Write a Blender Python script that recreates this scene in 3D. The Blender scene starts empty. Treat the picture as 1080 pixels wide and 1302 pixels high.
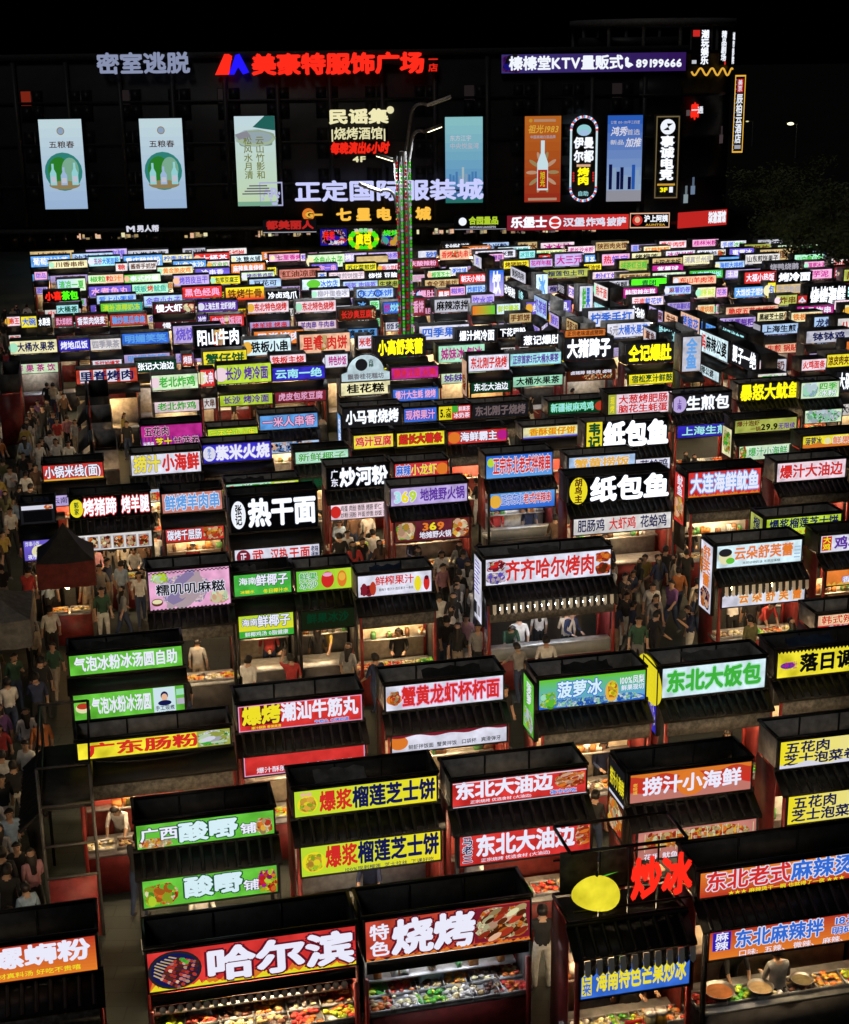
import bpy, bmesh, math, random
import numpy as np
from mathutils import Vector, Matrix

SC = bpy.context.scene
COL = SC.collection
R = math.radians
rnd = random.Random(7)

# ------------------------------------------------------------------ camera
H = 15.5                                   # height of the viewpoint over the square
FPX, CX, CY = 1900.0, 540.0, 651.0         # focal length / centre in photo pixels (1080 x 1302)
TILT, ROLL = R(17.0), R(0.8)
fwd = Vector((0, math.cos(TILT), -math.sin(TILT)))
R0 = Vector((1, 0, 0)); U0 = R0.cross(fwd)
RT = R0 * math.cos(ROLL) - U0 * math.sin(ROLL)
UP = R0 * math.sin(ROLL) + U0 * math.cos(ROLL)
EYE = Vector((0, 0, H))
cd = bpy.data.cameras.new('camera'); cam = bpy.data.objects.new('camera', cd); COL.objects.link(cam)
cd.sensor_fit = 'HORIZONTAL'; cd.sensor_width = 36.0; cd.lens = FPX / 1080 * 36.0
cd.clip_start = 0.5; cd.clip_end = 3000
M = Matrix((RT, UP, -fwd)).transposed().to_4x4(); M.translation = EYE
cam.matrix_world = M
SC.camera = cam

# ------------------------------------------------------------------ night sky, faint light of the town
SUN_EL, SUN_AZ = R(48), R(205)
w = bpy.data.worlds.new("World"); SC.world = w; w.use_nodes = True
nt = w.node_tree; nt.nodes.clear()
sky = nt.nodes.new('ShaderNodeTexSky'); sky.sky_type = 'NISHITA'; sky.sun_disc = False
sky.sun_elevation = R(-10.0); sky.sun_rotation = SUN_AZ
bg = nt.nodes.new('ShaderNodeBackground'); bg.inputs[1].default_value = 0.05
wo = nt.nodes.new('ShaderNodeOutputWorld')
nt.links.new(sky.outputs[0], bg.inputs[0]); nt.links.new(bg.outputs[0], wo.inputs[0])
sl = bpy.data.lights.new('night_light', 'SUN'); sl.energy = 0.18; sl.angle = R(14); sl.color = (1, .96, .9)
so = bpy.data.objects.new('night_light', sl); COL.objects.link(so)
d = Vector((math.sin(SUN_AZ) * math.cos(SUN_EL), math.cos(SUN_AZ) * math.cos(SUN_EL), math.sin(SUN_EL)))
so.rotation_euler = d.to_track_quat('Z', 'Y').to_euler(); so.location = (0, -20, 60)
SC.view_settings.view_transform = 'Standard'; SC.view_settings.look = 'None'
SC.view_settings.exposure = 0.0; SC.view_settings.gamma = 1.0
SC.cycles.use_denoising = True
SC.cycles.max_bounces = 5; SC.cycles.diffuse_bounces = 3; SC.cycles.glossy_bounces = 3
SC.cycles.sample_clamp_indirect = 4.0

# ------------------------------------------------------------------ picture <-> place
def ray(px, py):
    return (fwd + RT * ((px - CX) / FPX) - UP * ((py - CY) / FPX)).normalized()
def at_z(px, py, z):
    r = ray(px, py); return EYE + r * ((z - H) / r.z)
def at_y(px, py, Y):
    r = ray(px, py); return EYE + r * (Y / r.y)
def to_px(p):
    v = Vector(p) - EYE; dz = v.dot(fwd)
    return CX + FPX * v.dot(RT) / dz, CY - FPX * v.dot(UP) / dz
def ppm(p):                                    # photo pixels per metre at a point
    return FPX / (Vector(p) - EYE).dot(fwd)
def vppm(p):
    p = Vector(p); a = to_px(p); b = to_px(p + Vector((0, 0, 1))); return math.hypot(a[0] - b[0], a[1] - b[1])

# ------------------------------------------------------------------ colours and materials
PAL = {  # name: sRGB hex
 'white': 'dcdcec', 'milk': 'd6d2d0', 'lilac': 'b9a6dc', 'violet': '6a58c8', 'purple': '5a2f9a', 'blue': '2f68d0', 'royal': '2a20b8',
 'pale blue': 'a9c6ea', 'sky blue': '5d9ce0', 'cyan': '9fe0e6', 'teal': '3fa59a', 'mint': 'a5e2c0', 'green': '3fae3a', 'lime': 'b9d832',
 'leaf green': '62c036', 'yellow': 'ecdc28', 'cream': 'e6dfae', 'tan': 'c2a873', 'orange': 'e07a2a', 'peach': 'eab896', 'red': 'd02a26',
 'brick red': 'b83a24', 'maroon': '7e1c2c', 'pink': 'e6a6cc', 'magenta': 'b51f86', 'black': '08080a', 'grey': '9a96a2', 'salmon': 'c47a6e',
 'olive': 'a8b04e', 'navy': '14184e', 'brown': '5a2a14', 'pale pink': 'ecd2dc', 'pale green': 'cfe8c0', 'charcoal': '232226', 'gold': 'e8b040',
 'dark green': '0d4a2c', 'wine': '5c1020', 'hot red': 'ff2a1a', 'hot white': 'f2f6ff', 'hot yellow': 'fff21a', 'hot green': '52ff1a', 'skin': 'e8b48c',
 'dim green': '2c3a22', 'pale grey': 'b9b9c6', 'dusty': '6a5a5c', 'ice': 'd4ecf4',
}
INK = dict(r='red', n='navy', w='white', k='black', y='yellow', g='green', b='blue', p='purple', m='magenta', o='orange', c='cyan', d='brown',
           e='grey', v='violet', R='hot red', W='hot white', Y='hot yellow', G='hot green', u='dusty', t='teal', l='lime', h='gold', a='maroon', i='pink', x='dark green', s='sky blue')
def lin(h):
    return tuple(((c / 12.92) if c <= .04045 else ((c + .055) / 1.055) ** 2.4) for c in (int(h[i:i + 2], 16) / 255 for i in (0, 2, 4)))
MATS = {}
def new_mat(name):
    m = bpy.data.materials.new(name); m.use_nodes = True; t = m.node_tree; t.nodes.clear()
    o = t.nodes.new('ShaderNodeOutputMaterial'); return m, t, o
def glow(colour, k=1.0, light=False, vary=True):
    """backlit acrylic or a luminous letter: an emitter with a faint uneven backlight and a glossy skin"""
    key = ('glow', colour, k, light)
    if key in MATS: return MATS[key]
    m, t, o = new_mat('backlit_' + colour.replace(' ', '_'))
    c = lin(PAL[colour]); e = t.nodes.new('ShaderNodeEmission'); e.inputs[1].default_value = k
    if light and vary:
        tc = t.nodes.new('ShaderNodeTexCoord'); n = t.nodes.new('ShaderNodeTexNoise'); n.inputs['Scale'].default_value = 2.3; n.inputs['Detail'].default_value = 3
        cr = t.nodes.new('ShaderNodeValToRGB'); cr.color_ramp.elements[0].position = .3; cr.color_ramp.elements[1].position = .72
        cr.color_ramp.elements[0].color = tuple(x * .64 for x in c) + (1,); cr.color_ramp.elements[1].color = tuple(min(1.35, x * 1.28 + .02) for x in c) + (1,)
        t.links.new(tc.outputs['Object'], n.inputs['Vector']); t.links.new(n.outputs['Fac'], cr.inputs[0]); t.links.new(cr.outputs[0], e.inputs[0])
    else:
        e.inputs[0].default_value = c + (1,)
    t.links.new(e.outputs[0], o.inputs[0])
    m.cycles.emission_sampling = 'AUTO' if light else 'NONE'
    MATS[key] = m; return m
def solid(name, rgb, rough=.6, metal=0.0, noise=0.35, scale=6.0, spec=.4, bump=0.0):
    key = ('solid', name)
    if key in MATS: return MATS[key]
    m, t, o = new_mat(name); b = t.nodes.new('ShaderNodeBsdfPrincipled'); t.links.new(b.outputs[0], o.inputs[0])
    b.inputs['Roughness'].default_value = rough; b.inputs['Metallic'].default_value = metal; b.inputs['Specular IOR Level'].default_value = spec
    tc = t.nodes.new('ShaderNodeTexCoord'); n = t.nodes.new('ShaderNodeTexNoise'); n.inputs['Scale'].default_value = scale; n.inputs['Detail'].default_value = 5
    cr = t.nodes.new('ShaderNodeValToRGB'); cr.color_ramp.elements[0].position = .32; cr.color_ramp.elements[1].position = .68
    cr.color_ramp.elements[0].color = tuple(x * (1 - noise) for x in rgb) + (1,); cr.color_ramp.elements[1].color = tuple(x * (1 + noise * .5) for x in rgb) + (1,)
    t.links.new(tc.outputs['Object'], n.inputs['Vector']); t.links.new(n.outputs['Fac'], cr.inputs[0]); t.links.new(cr.outputs[0], b.inputs['Base Color'])
    if bump:
        bp = t.nodes.new('ShaderNodeBump'); bp.inputs['Strength'].default_value = bump; t.links.new(n.outputs['Fac'], bp.inputs['Height']); t.links.new(bp.outputs[0], b.inputs['Normal'])
    MATS[key] = m; return m
def S(n, *a, **k): return solid(n, *a, **k)
FRAME = S('black_painted_steel', (.018, .018, .02), .4, .2)
GREYB = S('grey_board', (.42, .41, .41), .7)
DARKB = S('charcoal_board', (.05, .05, .053), .6)
TILE = S('black_eave_tile', (.014, .014, .015), .5, spec=.25)
MAROON = S('maroon_sheet', (.17, .022, .022), .45)
REDP = S('red_painted_post', (.28, .03, .025), .45)
STEEL = S('stainless_steel', (.45, .45, .46), .42, .55)
DECK = S('dark_roof_deck', (.035, .034, .036), .8)
WHITEP = S('white_plastic', (.7, .7, .7), .5, noise=.1)

# ------------------------------------------------------------------ mesh builder
class MB:
    def __init__(s): s.c = []; s.m = []; s.n = 0
    def mi(s, m):
        if m not in s.m: s.m.append(m)
        return s.m.index(m)
    def add(s, v, f, m):
        v = np.asarray(v, float).reshape(-1, 3); f = np.asarray(f, int)
        s.c.append((v, f + s.n, s.mi(m))); s.n += len(v)
    def box(s, a, b, m):
        x0, y0, z0 = a; x1, y1, z1 = b
        s.add([(x0,y0,z0),(x1,y0,z0),(x1,y1,z0),(x0,y1,z0),(x0,y0,z1),(x1,y0,z1),(x1,y1,z1),(x0,y1,z1)],
              [(0,3,2,1),(4,5,6,7),(0,1,5,4),(1,2,6,5),(2,3,7,6),(3,0,4,7)], m)
    def tube(s, p, q, r, m, n=6, r2=None):
        p = Vector(p); q = Vector(q); a = (q - p).normalized(); e = a.orthogonal().normalized(); g = a.cross(e); r2 = r if r2 is None else r2
        v = []
        for k in range(n):
            t = 2 * math.pi * k / n; o = e * math.cos(t) + g * math.sin(t); v += [p + o * r, q + o * r2]
        s.add([tuple(x) for x in v], [(2*k, 2*((k+1) % n), 2*((k+1) % n)+1, 2*k+1) for k in range(n)], m)
        c = len(v)
        s.add([tuple(p)] + [tuple(v[2*k]) for k in range(n)], [(0, (k+1) % n + 1, k + 1) for k in range(n)], m)
        s.add([tuple(q)] + [tuple(v[2*k+1]) for k in range(n)], [(0, k + 1, (k+1) % n + 1) for k in range(n)], m)
    def lathe(s, o, prof, m, n=12):
        v = []; f = []; o = Vector(o)
        for r, z in prof:
            for k in range(n):
                t = 2 * math.pi * k / n; v.append((o.x + r * math.cos(t), o.y + r * math.sin(t), o.z + z))
        for i in range(len(prof) - 1):
            for k in range(n): f.append((i*n+k, i*n+(k+1) % n, (i+1)*n+(k+1) % n, (i+1)*n+k))
        s.add(v, f, m)
    def ball(s, o, r, m, n=10, k=6, sq=(1, 1, 1)):
        prof = [(max(1e-4, math.sin(math.pi*i/k)), -math.cos(math.pi*i/k)) for i in range(k + 1)]
        v = []; f = []
        for a, z in prof:
            for j in range(n):
                t = 2*math.pi*j/n; v.append((o[0]+r*sq[0]*a*math.cos(t), o[1]+r*sq[1]*a*math.sin(t), o[2]+r*sq[2]*z))
        for i in range(k):
            for j in range(n): f.append((i*n+j, i*n+(j+1) % n, (i+1)*n+(j+1) % n, (i+1)*n+j))
        s.add(v, f, m)
    def mesh(s, name, smooth=False):
        me = bpy.data.meshes.new(name)
        V = np.concatenate([c[0] for c in s.c])
        tot = sum(len(c[1]) for c in s.c)
        loops = np.concatenate([c[1].ravel() for c in s.c])
        sizes = np.concatenate([np.full(len(c[1]), c[1].shape[1]) for c in s.c])
        mats = np.concatenate([np.full(len(c[1]), c[2]) for c in s.c])
        me.vertices.add(len(V)); me.vertices.foreach_set('co', V.ravel().astype(np.float32))
        me.loops.add(len(loops)); me.loops.foreach_set('vertex_index', loops.astype(np.int32))
        me.polygons.add(tot); st = np.concatenate([[0], np.cumsum(sizes)[:-1]])
        me.polygons.foreach_set('loop_start', st.astype(np.int32)); me.polygons.foreach_set('loop_total', sizes.astype(np.int32))
        me.polygons.foreach_set('material_index', mats.astype(np.int32))
        if smooth: me.polygons.foreach_set('use_smooth', np.ones(tot, bool))
        for m in s.m: me.materials.append(m)
        me.update(calc_edges=True); me.validate(); return me
    def obj(s, name, parent=None, smooth=False, loc=None, rz=0):
        o = bpy.data.objects.new(name, s.mesh(name, smooth)); COL.objects.link(o)
        if parent is not None: o.parent = parent
        if loc is not None: o.location = loc; o.rotation_euler = (0, 0, rz)
        return o
def tag(o, label, cat, group=None, kind=None):
    if label: o['label'] = label
    if cat: o['category'] = cat
    if group: o['group'] = group
    if kind: o['kind'] = kind
    return o
def empty(name, loc, rz=0.0):
    o = bpy.data.objects.new(name, None); COL.objects.link(o); o.location = loc; o.rotation_euler = (0, 0, rz); o.empty_display_size = .3; return o

# ------------------------------------------------------------------ lettering
GL = {}
def glyph(ch):
    if ch in GL: return GL[ch]
    cu = bpy.data.curves.new('g', 'FONT'); cu.body = ch; cu.resolution_u = 2
    o = bpy.data.objects.new('g', cu); COL.objects.link(o)
    me = bpy.data.meshes.new_from_object(o.evaluated_get(bpy.context.evaluated_depsgraph_get()))
    me.calc_loop_triangles()
    v = np.empty(len(me.vertices) * 3); me.vertices.foreach_get('co', v); v = v.reshape(-1, 3)[:, :2]
    f = np.empty(len(me.loop_triangles) * 3, np.int32); me.loop_triangles.foreach_get('vertices', f); f = f.reshape(-1, 3)
    bpy.data.objects.remove(o); bpy.data.curves.remove(cu); bpy.data.meshes.remove(me)
    if len(v): 
        a = v[f[:, 1]] - v[f[:, 0]]; b = v[f[:, 2]] - v[f[:, 0]]
        neg = (a[:, 0]*b[:, 1] - a[:, 1]*b[:, 0]) < 0; f[neg] = f[neg][:, ::-1]
    wd = 1.0 if ord(ch) > 0x2000 else ((v[:, 0].max() + .09) if len(v) else .3)
    edges = {}
    for t in f.tolist():
        for i in range(3):
            e = (t[i], t[(i+1) % 3]); k = (min(e), max(e)); edges[k] = None if k in edges else e
    bd = np.array([e for e in edges.values() if e], int).reshape(-1, 2)
    GL[ch] = (v, f, wd, bd); return GL[ch]
def parse(text, ink):
    out = []; c = INK.get(ink, ink); i = 0
    while i < len(text):
        if text[i] == '{': c = INK[text[i+1]]; i += 3; continue
        out.append((text[i], c)); i += 1
    return out

class Board:
    """a flat printed or backlit face: layers of shapes on the plane origin + x*X + y*Y, each layer a little prouder (along N)"""
    def __init__(s, org, X, Y, w, h, mb=None):
        s.o = np.array(org, float); s.X = np.array(X, float); s.Y = np.array(Y, float); s.N = np.cross(s.X, s.Y)
        s.w, s.h = w, h; s.mb = mb or MB(); s.k = 0
    def put(s, v2, f, mat, lift=None):
        if lift is None: s.k += 1; lift = .004 * s.k
        v2 = np.asarray(v2, float)
        s.mb.add(s.o + v2[:, :1] * s.X + v2[:, 1:2] * s.Y + lift * s.N, f, mat)
    def rect(s, x0, y0, x1, y1, mat, skew=0):
        s.put([(x0*s.w, y0*s.h), (x1*s.w, y0*s.h), (x1*s.w + skew, y1*s.h), (x0*s.w + skew, y1*s.h)], [(0, 1, 2, 3)], mat)
    def grad(s, a, b, vert=False, k=1.0, light=True, n=10):
        A = lin(PAL[a]); B = lin(PAL[b])
        for i in range(n):
            t = i / (n - 1); key = ('mix', a, b, i, n, k)
            if key not in MATS:
                m, tr, o = new_mat('backlit_print'); e = tr.nodes.new('ShaderNodeEmission'); e.inputs[0].default_value = tuple(x*(1-t)+y*t for x, y in zip(A, B)) + (1,)
                e.inputs[1].default_value = k; tr.links.new(e.outputs[0], o.inputs[0]); MATS[key] = m
            u0, u1 = i/n, (i+1)/n
            q = [(0, u0), (1, u0), (1, u1), (0, u1)] if vert else [(u0, 0), (u1, 0), (u1, 1), (u0, 1)]
            s.put([(x*s.w, y*s.h) for x, y in q], [(0, 1, 2, 3)], MATS[key], 0.0)
    def oval(s, cx, cy, rx, ry, mat, n=20, lift=None, rot=0):
        v = [(0, 0)] + [(rx*math.cos(2*math.pi*i/n), ry*math.sin(2*math.pi*i/n)) for i in range(n)]
        c, q = math.cos(rot), math.sin(rot)
        v = [(cx*s.w + a*c - b*q, cy*s.h + a*q + b*c) for a, b in v]
        s.put(v, [(0, 1 + i, 1 + (i+1) % n) for i in range(n)], mat, lift)
    def poly(s, pts, mat, lift=None):
        n = len(pts); c = (sum(p[0] for p in pts)/n, sum(p[1] for p in pts)/n)
        s.put([(c[0]*s.w, c[1]*s.h)] + [(x*s.w, y*s.h) for x, y in pts], [(0, 1 + i, 1 + (i+1) % n) for i in range(n)], mat, lift)
    def text(s, x0, y0, x1, y1, text, ink, outline=None, bold=.024, k=1.0, depth=0.0, slant=0.0, copies=5, fit=True, vert=False, side=None, maxasp=1.35):
        run = parse(text, ink)
        if not run: return
        gs = [glyph(ch) for ch, _ in run]
        W = (x1 - x0) * s.w; Hh = (y1 - y0) * s.h
        if vert:
            n = len(run); cell = Hh / n
            for i, (ch, c) in enumerate(run):
                s.text(x0, y1 - (i+1)*cell/s.h, x1, y1 - i*cell/s.h, ch, c, outline, bold, k, depth, slant, copies)
                if i < n - 1: s.k -= (1 if depth else 2 if outline else 1)
            return
        tot = sum(g[2] for g in gs); sy = Hh / .98; sx = W / tot
        if sx > sy * maxasp: off = (W - sy * maxasp * tot) / 2; sx = sy * maxasp
        else: off = 0
        lay = []
        if outline: lay.append((bold + .055, outline, 8))
        lay.append((bold, None, copies))
        for bo, oc, cp in lay:
            s.k += 1; lift = .004 * s.k
            x = x0 * s.w + off
            for (ch, c), g in zip(run, gs):
                v, f, wd, bd = g
                if len(v):
                    base = np.stack([x + v[:, 0]*sx + slant*(v[:, 1]+.1)*sy, y0*s.h + (v[:, 1] + .13)*sy], 1)
                    mat = glow(oc or c, k)
                    if depth and not oc:
                        P = s.o + base[:, :1]*s.X + base[:, 1:2]*s.Y + lift*s.N; Q = P + depth*s.N; nv = len(P)
                        sm = glow(side or c, k * .25)
                        s.mb.add(np.concatenate([P, Q]), [(a, b, b + nv, a + nv) for a, b in bd], sm)
                    for j in range(cp):
                        if cp == 1: dx = dy = 0
                        else:
                            t = 2*math.pi*(j + .5)/cp; dx, dy = bo*math.cos(t), bo*math.sin(t)
                            if cp == 5 or cp == 4: dx *= 1.25; dy *= 1.25
                        s.put(base + np.array([dx*sx, dy*sy]), f, mat, lift + depth + j*.0002)
                x += wd * sx
    def blob(s, x0, y0, x1, y1, mat, q, n=28):
        cx, cy, rx, ry = (x0+x1)/2*s.w, (y0+y1)/2*s.h, (x1-x0)/2*s.w, (y1-y0)/2*s.h; v = [(cx, cy)]; ph = q.random()*6
        for i in range(n):
            t = 2*math.pi*i/n; c_, s_ = math.cos(t), math.sin(t); e = .62; j = .93 + .07*math.sin(5*t + ph)
            v.append((cx + rx*j*math.copysign(abs(c_)**e, c_), cy + ry*j*math.copysign(abs(s_)**e, s_)))
        s.put(v, [(0, 1 + i, 1 + (i+1) % n) for i in range(n)], mat)
    def food(s, x0, y0, x1, y1, cols, n=40, seed=1, base=None, size=.16, long=1.0, rot=None, clip=True, k=.85):
        q = random.Random(seed); s.k += 1; l0 = .004*s.k; W = (x1-x0); Hh = (y1-y0)
        if base: s.rect(x0, y0, x1, y1, glow(base, k)); l0 = .004*s.k
        s.blob(x0, y0, x1, y1, photo(cols, k), q); l0 = .004*s.k; n = n*2//3
        rr = min(W*s.w, Hh*s.h) * size
        mx, my = rr*long/s.w, rr*long/s.h
        for i in range(n):
            cx = q.uniform(x0 + min(mx, W*.45), x1 - min(mx, W*.45)); cy = q.uniform(y0 + min(my*.6, Hh*.4), y1 - min(my*.6, Hh*.4)); z = q.uniform(.7, 1.15)
            s.oval(cx, cy, rr*long*z, rr*z*q.uniform(.6, 1), glow(q.choice(cols), k * q.choice((.55, .8, 1))), 9, l0 + .0006*(i+1), rot if rot is not None else q.uniform(0, 3.14))
        s.k += 1 + int(n*.0006/.004)
def photo(cols, k=.8):
    """the look of a printed food photograph: small irregular patches of the dish's colours"""
    key = ('photo', tuple(cols), round(k, 2))
    if key in MATS: return MATS[key]
    m, t, o = new_mat('printed_photo'); e = t.nodes.new('ShaderNodeEmission'); e.inputs[1].default_value = k
    tc = t.nodes.new('ShaderNodeTexCoord'); v = t.nodes.new('ShaderNodeTexVoronoi'); v.inputs['Scale'].default_value = 15; v.inputs['Randomness'].default_value = 1
    n = t.nodes.new('ShaderNodeTexNoise'); n.inputs['Scale'].default_value = 26; n.inputs['Detail'].default_value = 4
    sp = t.nodes.new('ShaderNodeSeparateColor'); cr = t.nodes.new('ShaderNodeValToRGB'); cr.color_ramp.interpolation = 'CONSTANT'
    el = cr.color_ramp.elements
    for i, c in enumerate(cols[:8]):
        if i < 2: x = el[i]; x.position = i/len(cols[:8])
        else: x = el.new(i/len(cols[:8]))
        x.color = lin(PAL[c]) + (1,)
    mr = t.nodes.new('ShaderNodeMapRange'); mr.inputs[1].default_value = .3; mr.inputs[2].default_value = .7; mr.inputs[3].default_value = .3; mr.inputs[4].default_value = 1.15
    mx = t.nodes.new('ShaderNodeVectorMath'); mx.operation = 'SCALE'
    t.links.new(tc.outputs['Object'], v.inputs['Vector']); t.links.new(tc.outputs['Object'], n.inputs['Vector']); t.links.new(v.outputs['Color'], sp.inputs[0]); t.links.new(sp.outputs[0], cr.inputs[0])
    t.links.new(n.outputs['Fac'], mr.inputs[0]); t.links.new(cr.outputs[0], mx.inputs[0]); t.links.new(mr.outputs[0], mx.inputs['Scale']); t.links.new(mx.outputs[0], e.inputs[0]); t.links.new(e.outputs[0], o.inputs[0])
    m.cycles.emission_sampling = 'NONE'; MATS[key] = m; return m
MEAT = ['brown', 'brick red', 'orange', 'tan', 'cream', 'brown', 'peach']
VEG = ['leaf green', 'lime', 'green', 'cream', 'orange', 'red']
SEA = ['orange', 'peach', 'cream', 'brick red', 'gold', 'tan']
FRUIT = ['yellow', 'orange', 'lime', 'red', 'magenta', 'leaf green']

# ------------------------------------------------------------------ ground
m, t, o = new_mat('dark_asphalt'); b = t.nodes.new('ShaderNodeBsdfPrincipled'); t.links.new(b.outputs[0], o.inputs[0])
tc = t.nodes.new('ShaderNodeTexCoord'); n1 = t.nodes.new('ShaderNodeTexNoise'); n1.inputs['Scale'].default_value = .35; n1.inputs['Detail'].default_value = 8
n2 = t.nodes.new('ShaderNodeTexNoise'); n2.inputs['Scale'].default_value = 30; n2.inputs['Detail'].default_value = 3
cr = t.nodes.new('ShaderNodeValToRGB'); cr.color_ramp.elements[0].position = .35; cr.color_ramp.elements[1].position = .7
cr.color_ramp.elements[0].color = (.012, .022, .018, 1); cr.color_ramp.elements[1].color = (.036, .044, .040, 1)
t.links.new(tc.outputs['Object'], n1.inputs['Vector']); t.links.new(tc.outputs['Object'], n2.inputs['Vector'])
br = t.nodes.new('ShaderNodeTexBrick'); br.inputs['Scale'].default_value = 1.0; br.inputs['Brick Width'].default_value = .8; br.inputs['Row Height'].default_value = .4; br.inputs['Mortar Size'].default_value = .012
br.inputs['Color1'].default_value = (1, 1, 1, 1); br.inputs['Color2'].default_value = (.7, .7, .7, 1); br.inputs['Mortar'].default_value = (.3, .3, .3, 1); mu = t.nodes.new('ShaderNodeMix'); mu.data_type = 'RGBA'; mu.blend_type = 'MULTIPLY'; mu.inputs['Factor'].default_value = 1
t.links.new(tc.outputs['Object'], br.inputs['Vector']); t.links.new(n1.outputs['Fac'], cr.inputs[0]); t.links.new(cr.outputs[0], mu.inputs['A']); t.links.new(br.outputs['Color'], mu.inputs['B']); t.links.new(mu.outputs['Result'], b.inputs['Base Color'])
mr = t.nodes.new('ShaderNodeMapRange'); mr.inputs[3].default_value = .45; mr.inputs[4].default_value = .8; t.links.new(n1.outputs['Fac'], mr.inputs[0]); t.links.new(mr.outputs[0], b.inputs['Roughness'])
bp = t.nodes.new('ShaderNodeBump'); bp.inputs['Strength'].default_value = .15; t.links.new(n2.outputs['Fac'], bp.inputs['Height']); t.links.new(bp.outputs[0], b.inputs['Normal'])
g = MB(); g.add([(-900, -100, -.02), (900, -100, -.02), (900, 1800, -.02), (-900, 1800, -.02)], [(0, 1, 2, 3)], S('dark_earth', (.009, .010, .009), .95, scale=.05))
go = g.obj('ground'); go['kind'] = 'structure'
g = MB(); g.add([(-90, -20, 0), (75, -20, 0), (75, 150, 0), (-90, 150, 0)], [(0, 1, 2, 3)], m)
go = g.obj('pavement'); go['kind'] = 'structure'

# ------------------------------------------------------------------ the mall behind the market
YF = at_z(540, 313, 0).y
def fx(px, py=190): return at_y(px, py, YF).x
def fz(py, px=540): return at_y(px, py, YF).z
STONE = S('dark_facade_stone', (.030, .030, .034), .5, noise=.3, scale=.5)
GLASS = S('dark_window_glass', (.012, .013, .016), .4, spec=.15)
MULL = S('dark_aluminium', (.022, .022, .025), .5, .3)
ROOFM = S('roof_parapet', (.035, .034, .036), .7)
bx0, bx1, roof = fx(-90), fx(868), fz(70)
mall = tag(empty('shopping_mall', ((bx0 + bx1)/2, YF, 0)), 'long black four storey shopping mall with lit signs and a rounded corner tower', 'building')
def on(parent, mb, name):
    o = mb.obj(name); o.parent = parent; o.matrix_parent_inverse = Matrix.Translation(-parent.location); return o
gz = fz(283)
b = MB(); b.box((bx0, YF, gz), (bx1, YF + 30, roof), STONE)
for k in range(1, 4):
    z = gz + (roof - gz) * k / 4; b.box((bx0, YF - .12, z - .12), (bx1, YF, z + .12), MULL)
for px in range(-40, 860, 66):
    x = fx(px); b.box((x - .18, YF - .2, gz), (x + .18, YF - .005, roof), STONE)
on(mall, b, 'wall')
b = MB(); b.box((bx0 - .2, YF - .3, roof), (bx1 + .2, YF + 30.2, roof + .5), ROOFM); on(mall, b, 'roof')
b = MB(); b.box((bx0, YF + 1.6, 0), (bx1, YF + 30, gz - .002), STONE); on(mall, b, 'ground_floor_wall')
b = MB(); b.box((bx0, YF - 1.2, gz - .35), (bx1, YF - .003, gz - .05), ROOFM); on(mall, b, 'canopy')
SHOPW = {}
for i, px in enumerate(range(-60, 860, 46)):            # shop fronts at street level, glass between pillars
    x0, x1 = fx(px + 3), fx(px + 43)
    f = MB(); f.box((x0, YF + 1.45, .0), (x1, YF + 1.598, gz - .4), MULL); fo = on(mall, f, 'shop_window')
    lit = i in (3, 4, 6, 8, 9, 10, 12, 13, 14, 15, 16, 17, 18, 19)
    pm = S('shop_glass', (.02, .02, .02), .1)
    p = MB(); p.box((x0 + .1, YF + 1.40, .15), (x0 + (x1-x0)/2 - .05, YF + 1.448, gz - .5), pm); p.box((x0 + (x1-x0)/2 + .05, YF + 1.40, .15), (x1 - .1, YF + 1.448, gz - .5), pm)
    if lit:
        q = random.Random(i); 
        for k in range(9): 
            xx = q.uniform(x0 + .2, x1 - .4); zz = q.uniform(.8, gz - 1.0)
            p.box((xx, YF + 1.38, zz), (xx + q.uniform(.08, .35), YF + 1.40, zz + q.uniform(.1, .5)), glow(q.choice(['tan', 'cream', 'dusty', 'peach']), q.choice((.25, .6, 1.0))))
    po = p.obj('pane'); po.parent = fo
for i, px in enumerate(range(-30, 850, 62)):            # upper windows
    for (py0, py1) in ((108, 148), (160, 200), (212, 250)):
        x0, x1, z0, z1 = fx(px), fx(px + 28), fz(py1), fz(py0)
        f = MB(); f.box((x0, YF - .06, z0), (x1, YF - .003, z1), MULL); fo = on(mall, f, 'window')
        p = MB(); lit = py0 == 108 and px in (32, 156, 280, 590, 776)
        for a in (0, .5):
            for c in (0, .5):
                gm = GLASS
                if lit and a == 0 and c == .5: gm = glow('brick red' if px == 32 else 'dusty', .35 if px == 32 else .10)
                p.box((x0 + (x1-x0)*a + .06, YF - .09, z0 + (z1-z0)*c + .06), (x0 + (x1-x0)*(a+.5) - .06, YF - .061, z0 + (z1-z0)*(c+.5) - .06), gm)
        po = p.obj('pane'); po.parent = fo
# rounded corner tower with its crown ring
PXM = ppm((fx(840), YF, 8)); RT_ = 104 / PXM; TX, TY = fx(840), YF + RT_ * .96
tw = MB(); prof = [(RT_, 0), (RT_, gz - .4), (RT_ + .9, gz - .35), (RT_ + .9, gz), (RT_, gz + .02)]
for k in range(1, 5):
    z = gz + (roof - gz) * k / 4; prof += [(RT_, z - .2), (RT_ + .12, z - .18), (RT_ + .12, z + .1), (RT_, z + .12)]
prof += [(.01, roof + .15)]
tw.lathe((TX, TY, 0), prof, GLASS, 48); on(mall, tw, 'corner_tower')
zr0, zr1 = fz(37), fz(27)
rg = MB(); rr = RT_ * 1.02
rg.lathe((TX, TY, 0), [(rr, zr0), (rr + .12, zr0), (rr + .12, zr1), (rr - .5, zr1), (rr - .5, zr0), (rr, zr0)], S('ring_concrete', (.12, .12, .125), .6), 64); on(mall, rg, 'crown_ring')
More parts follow.
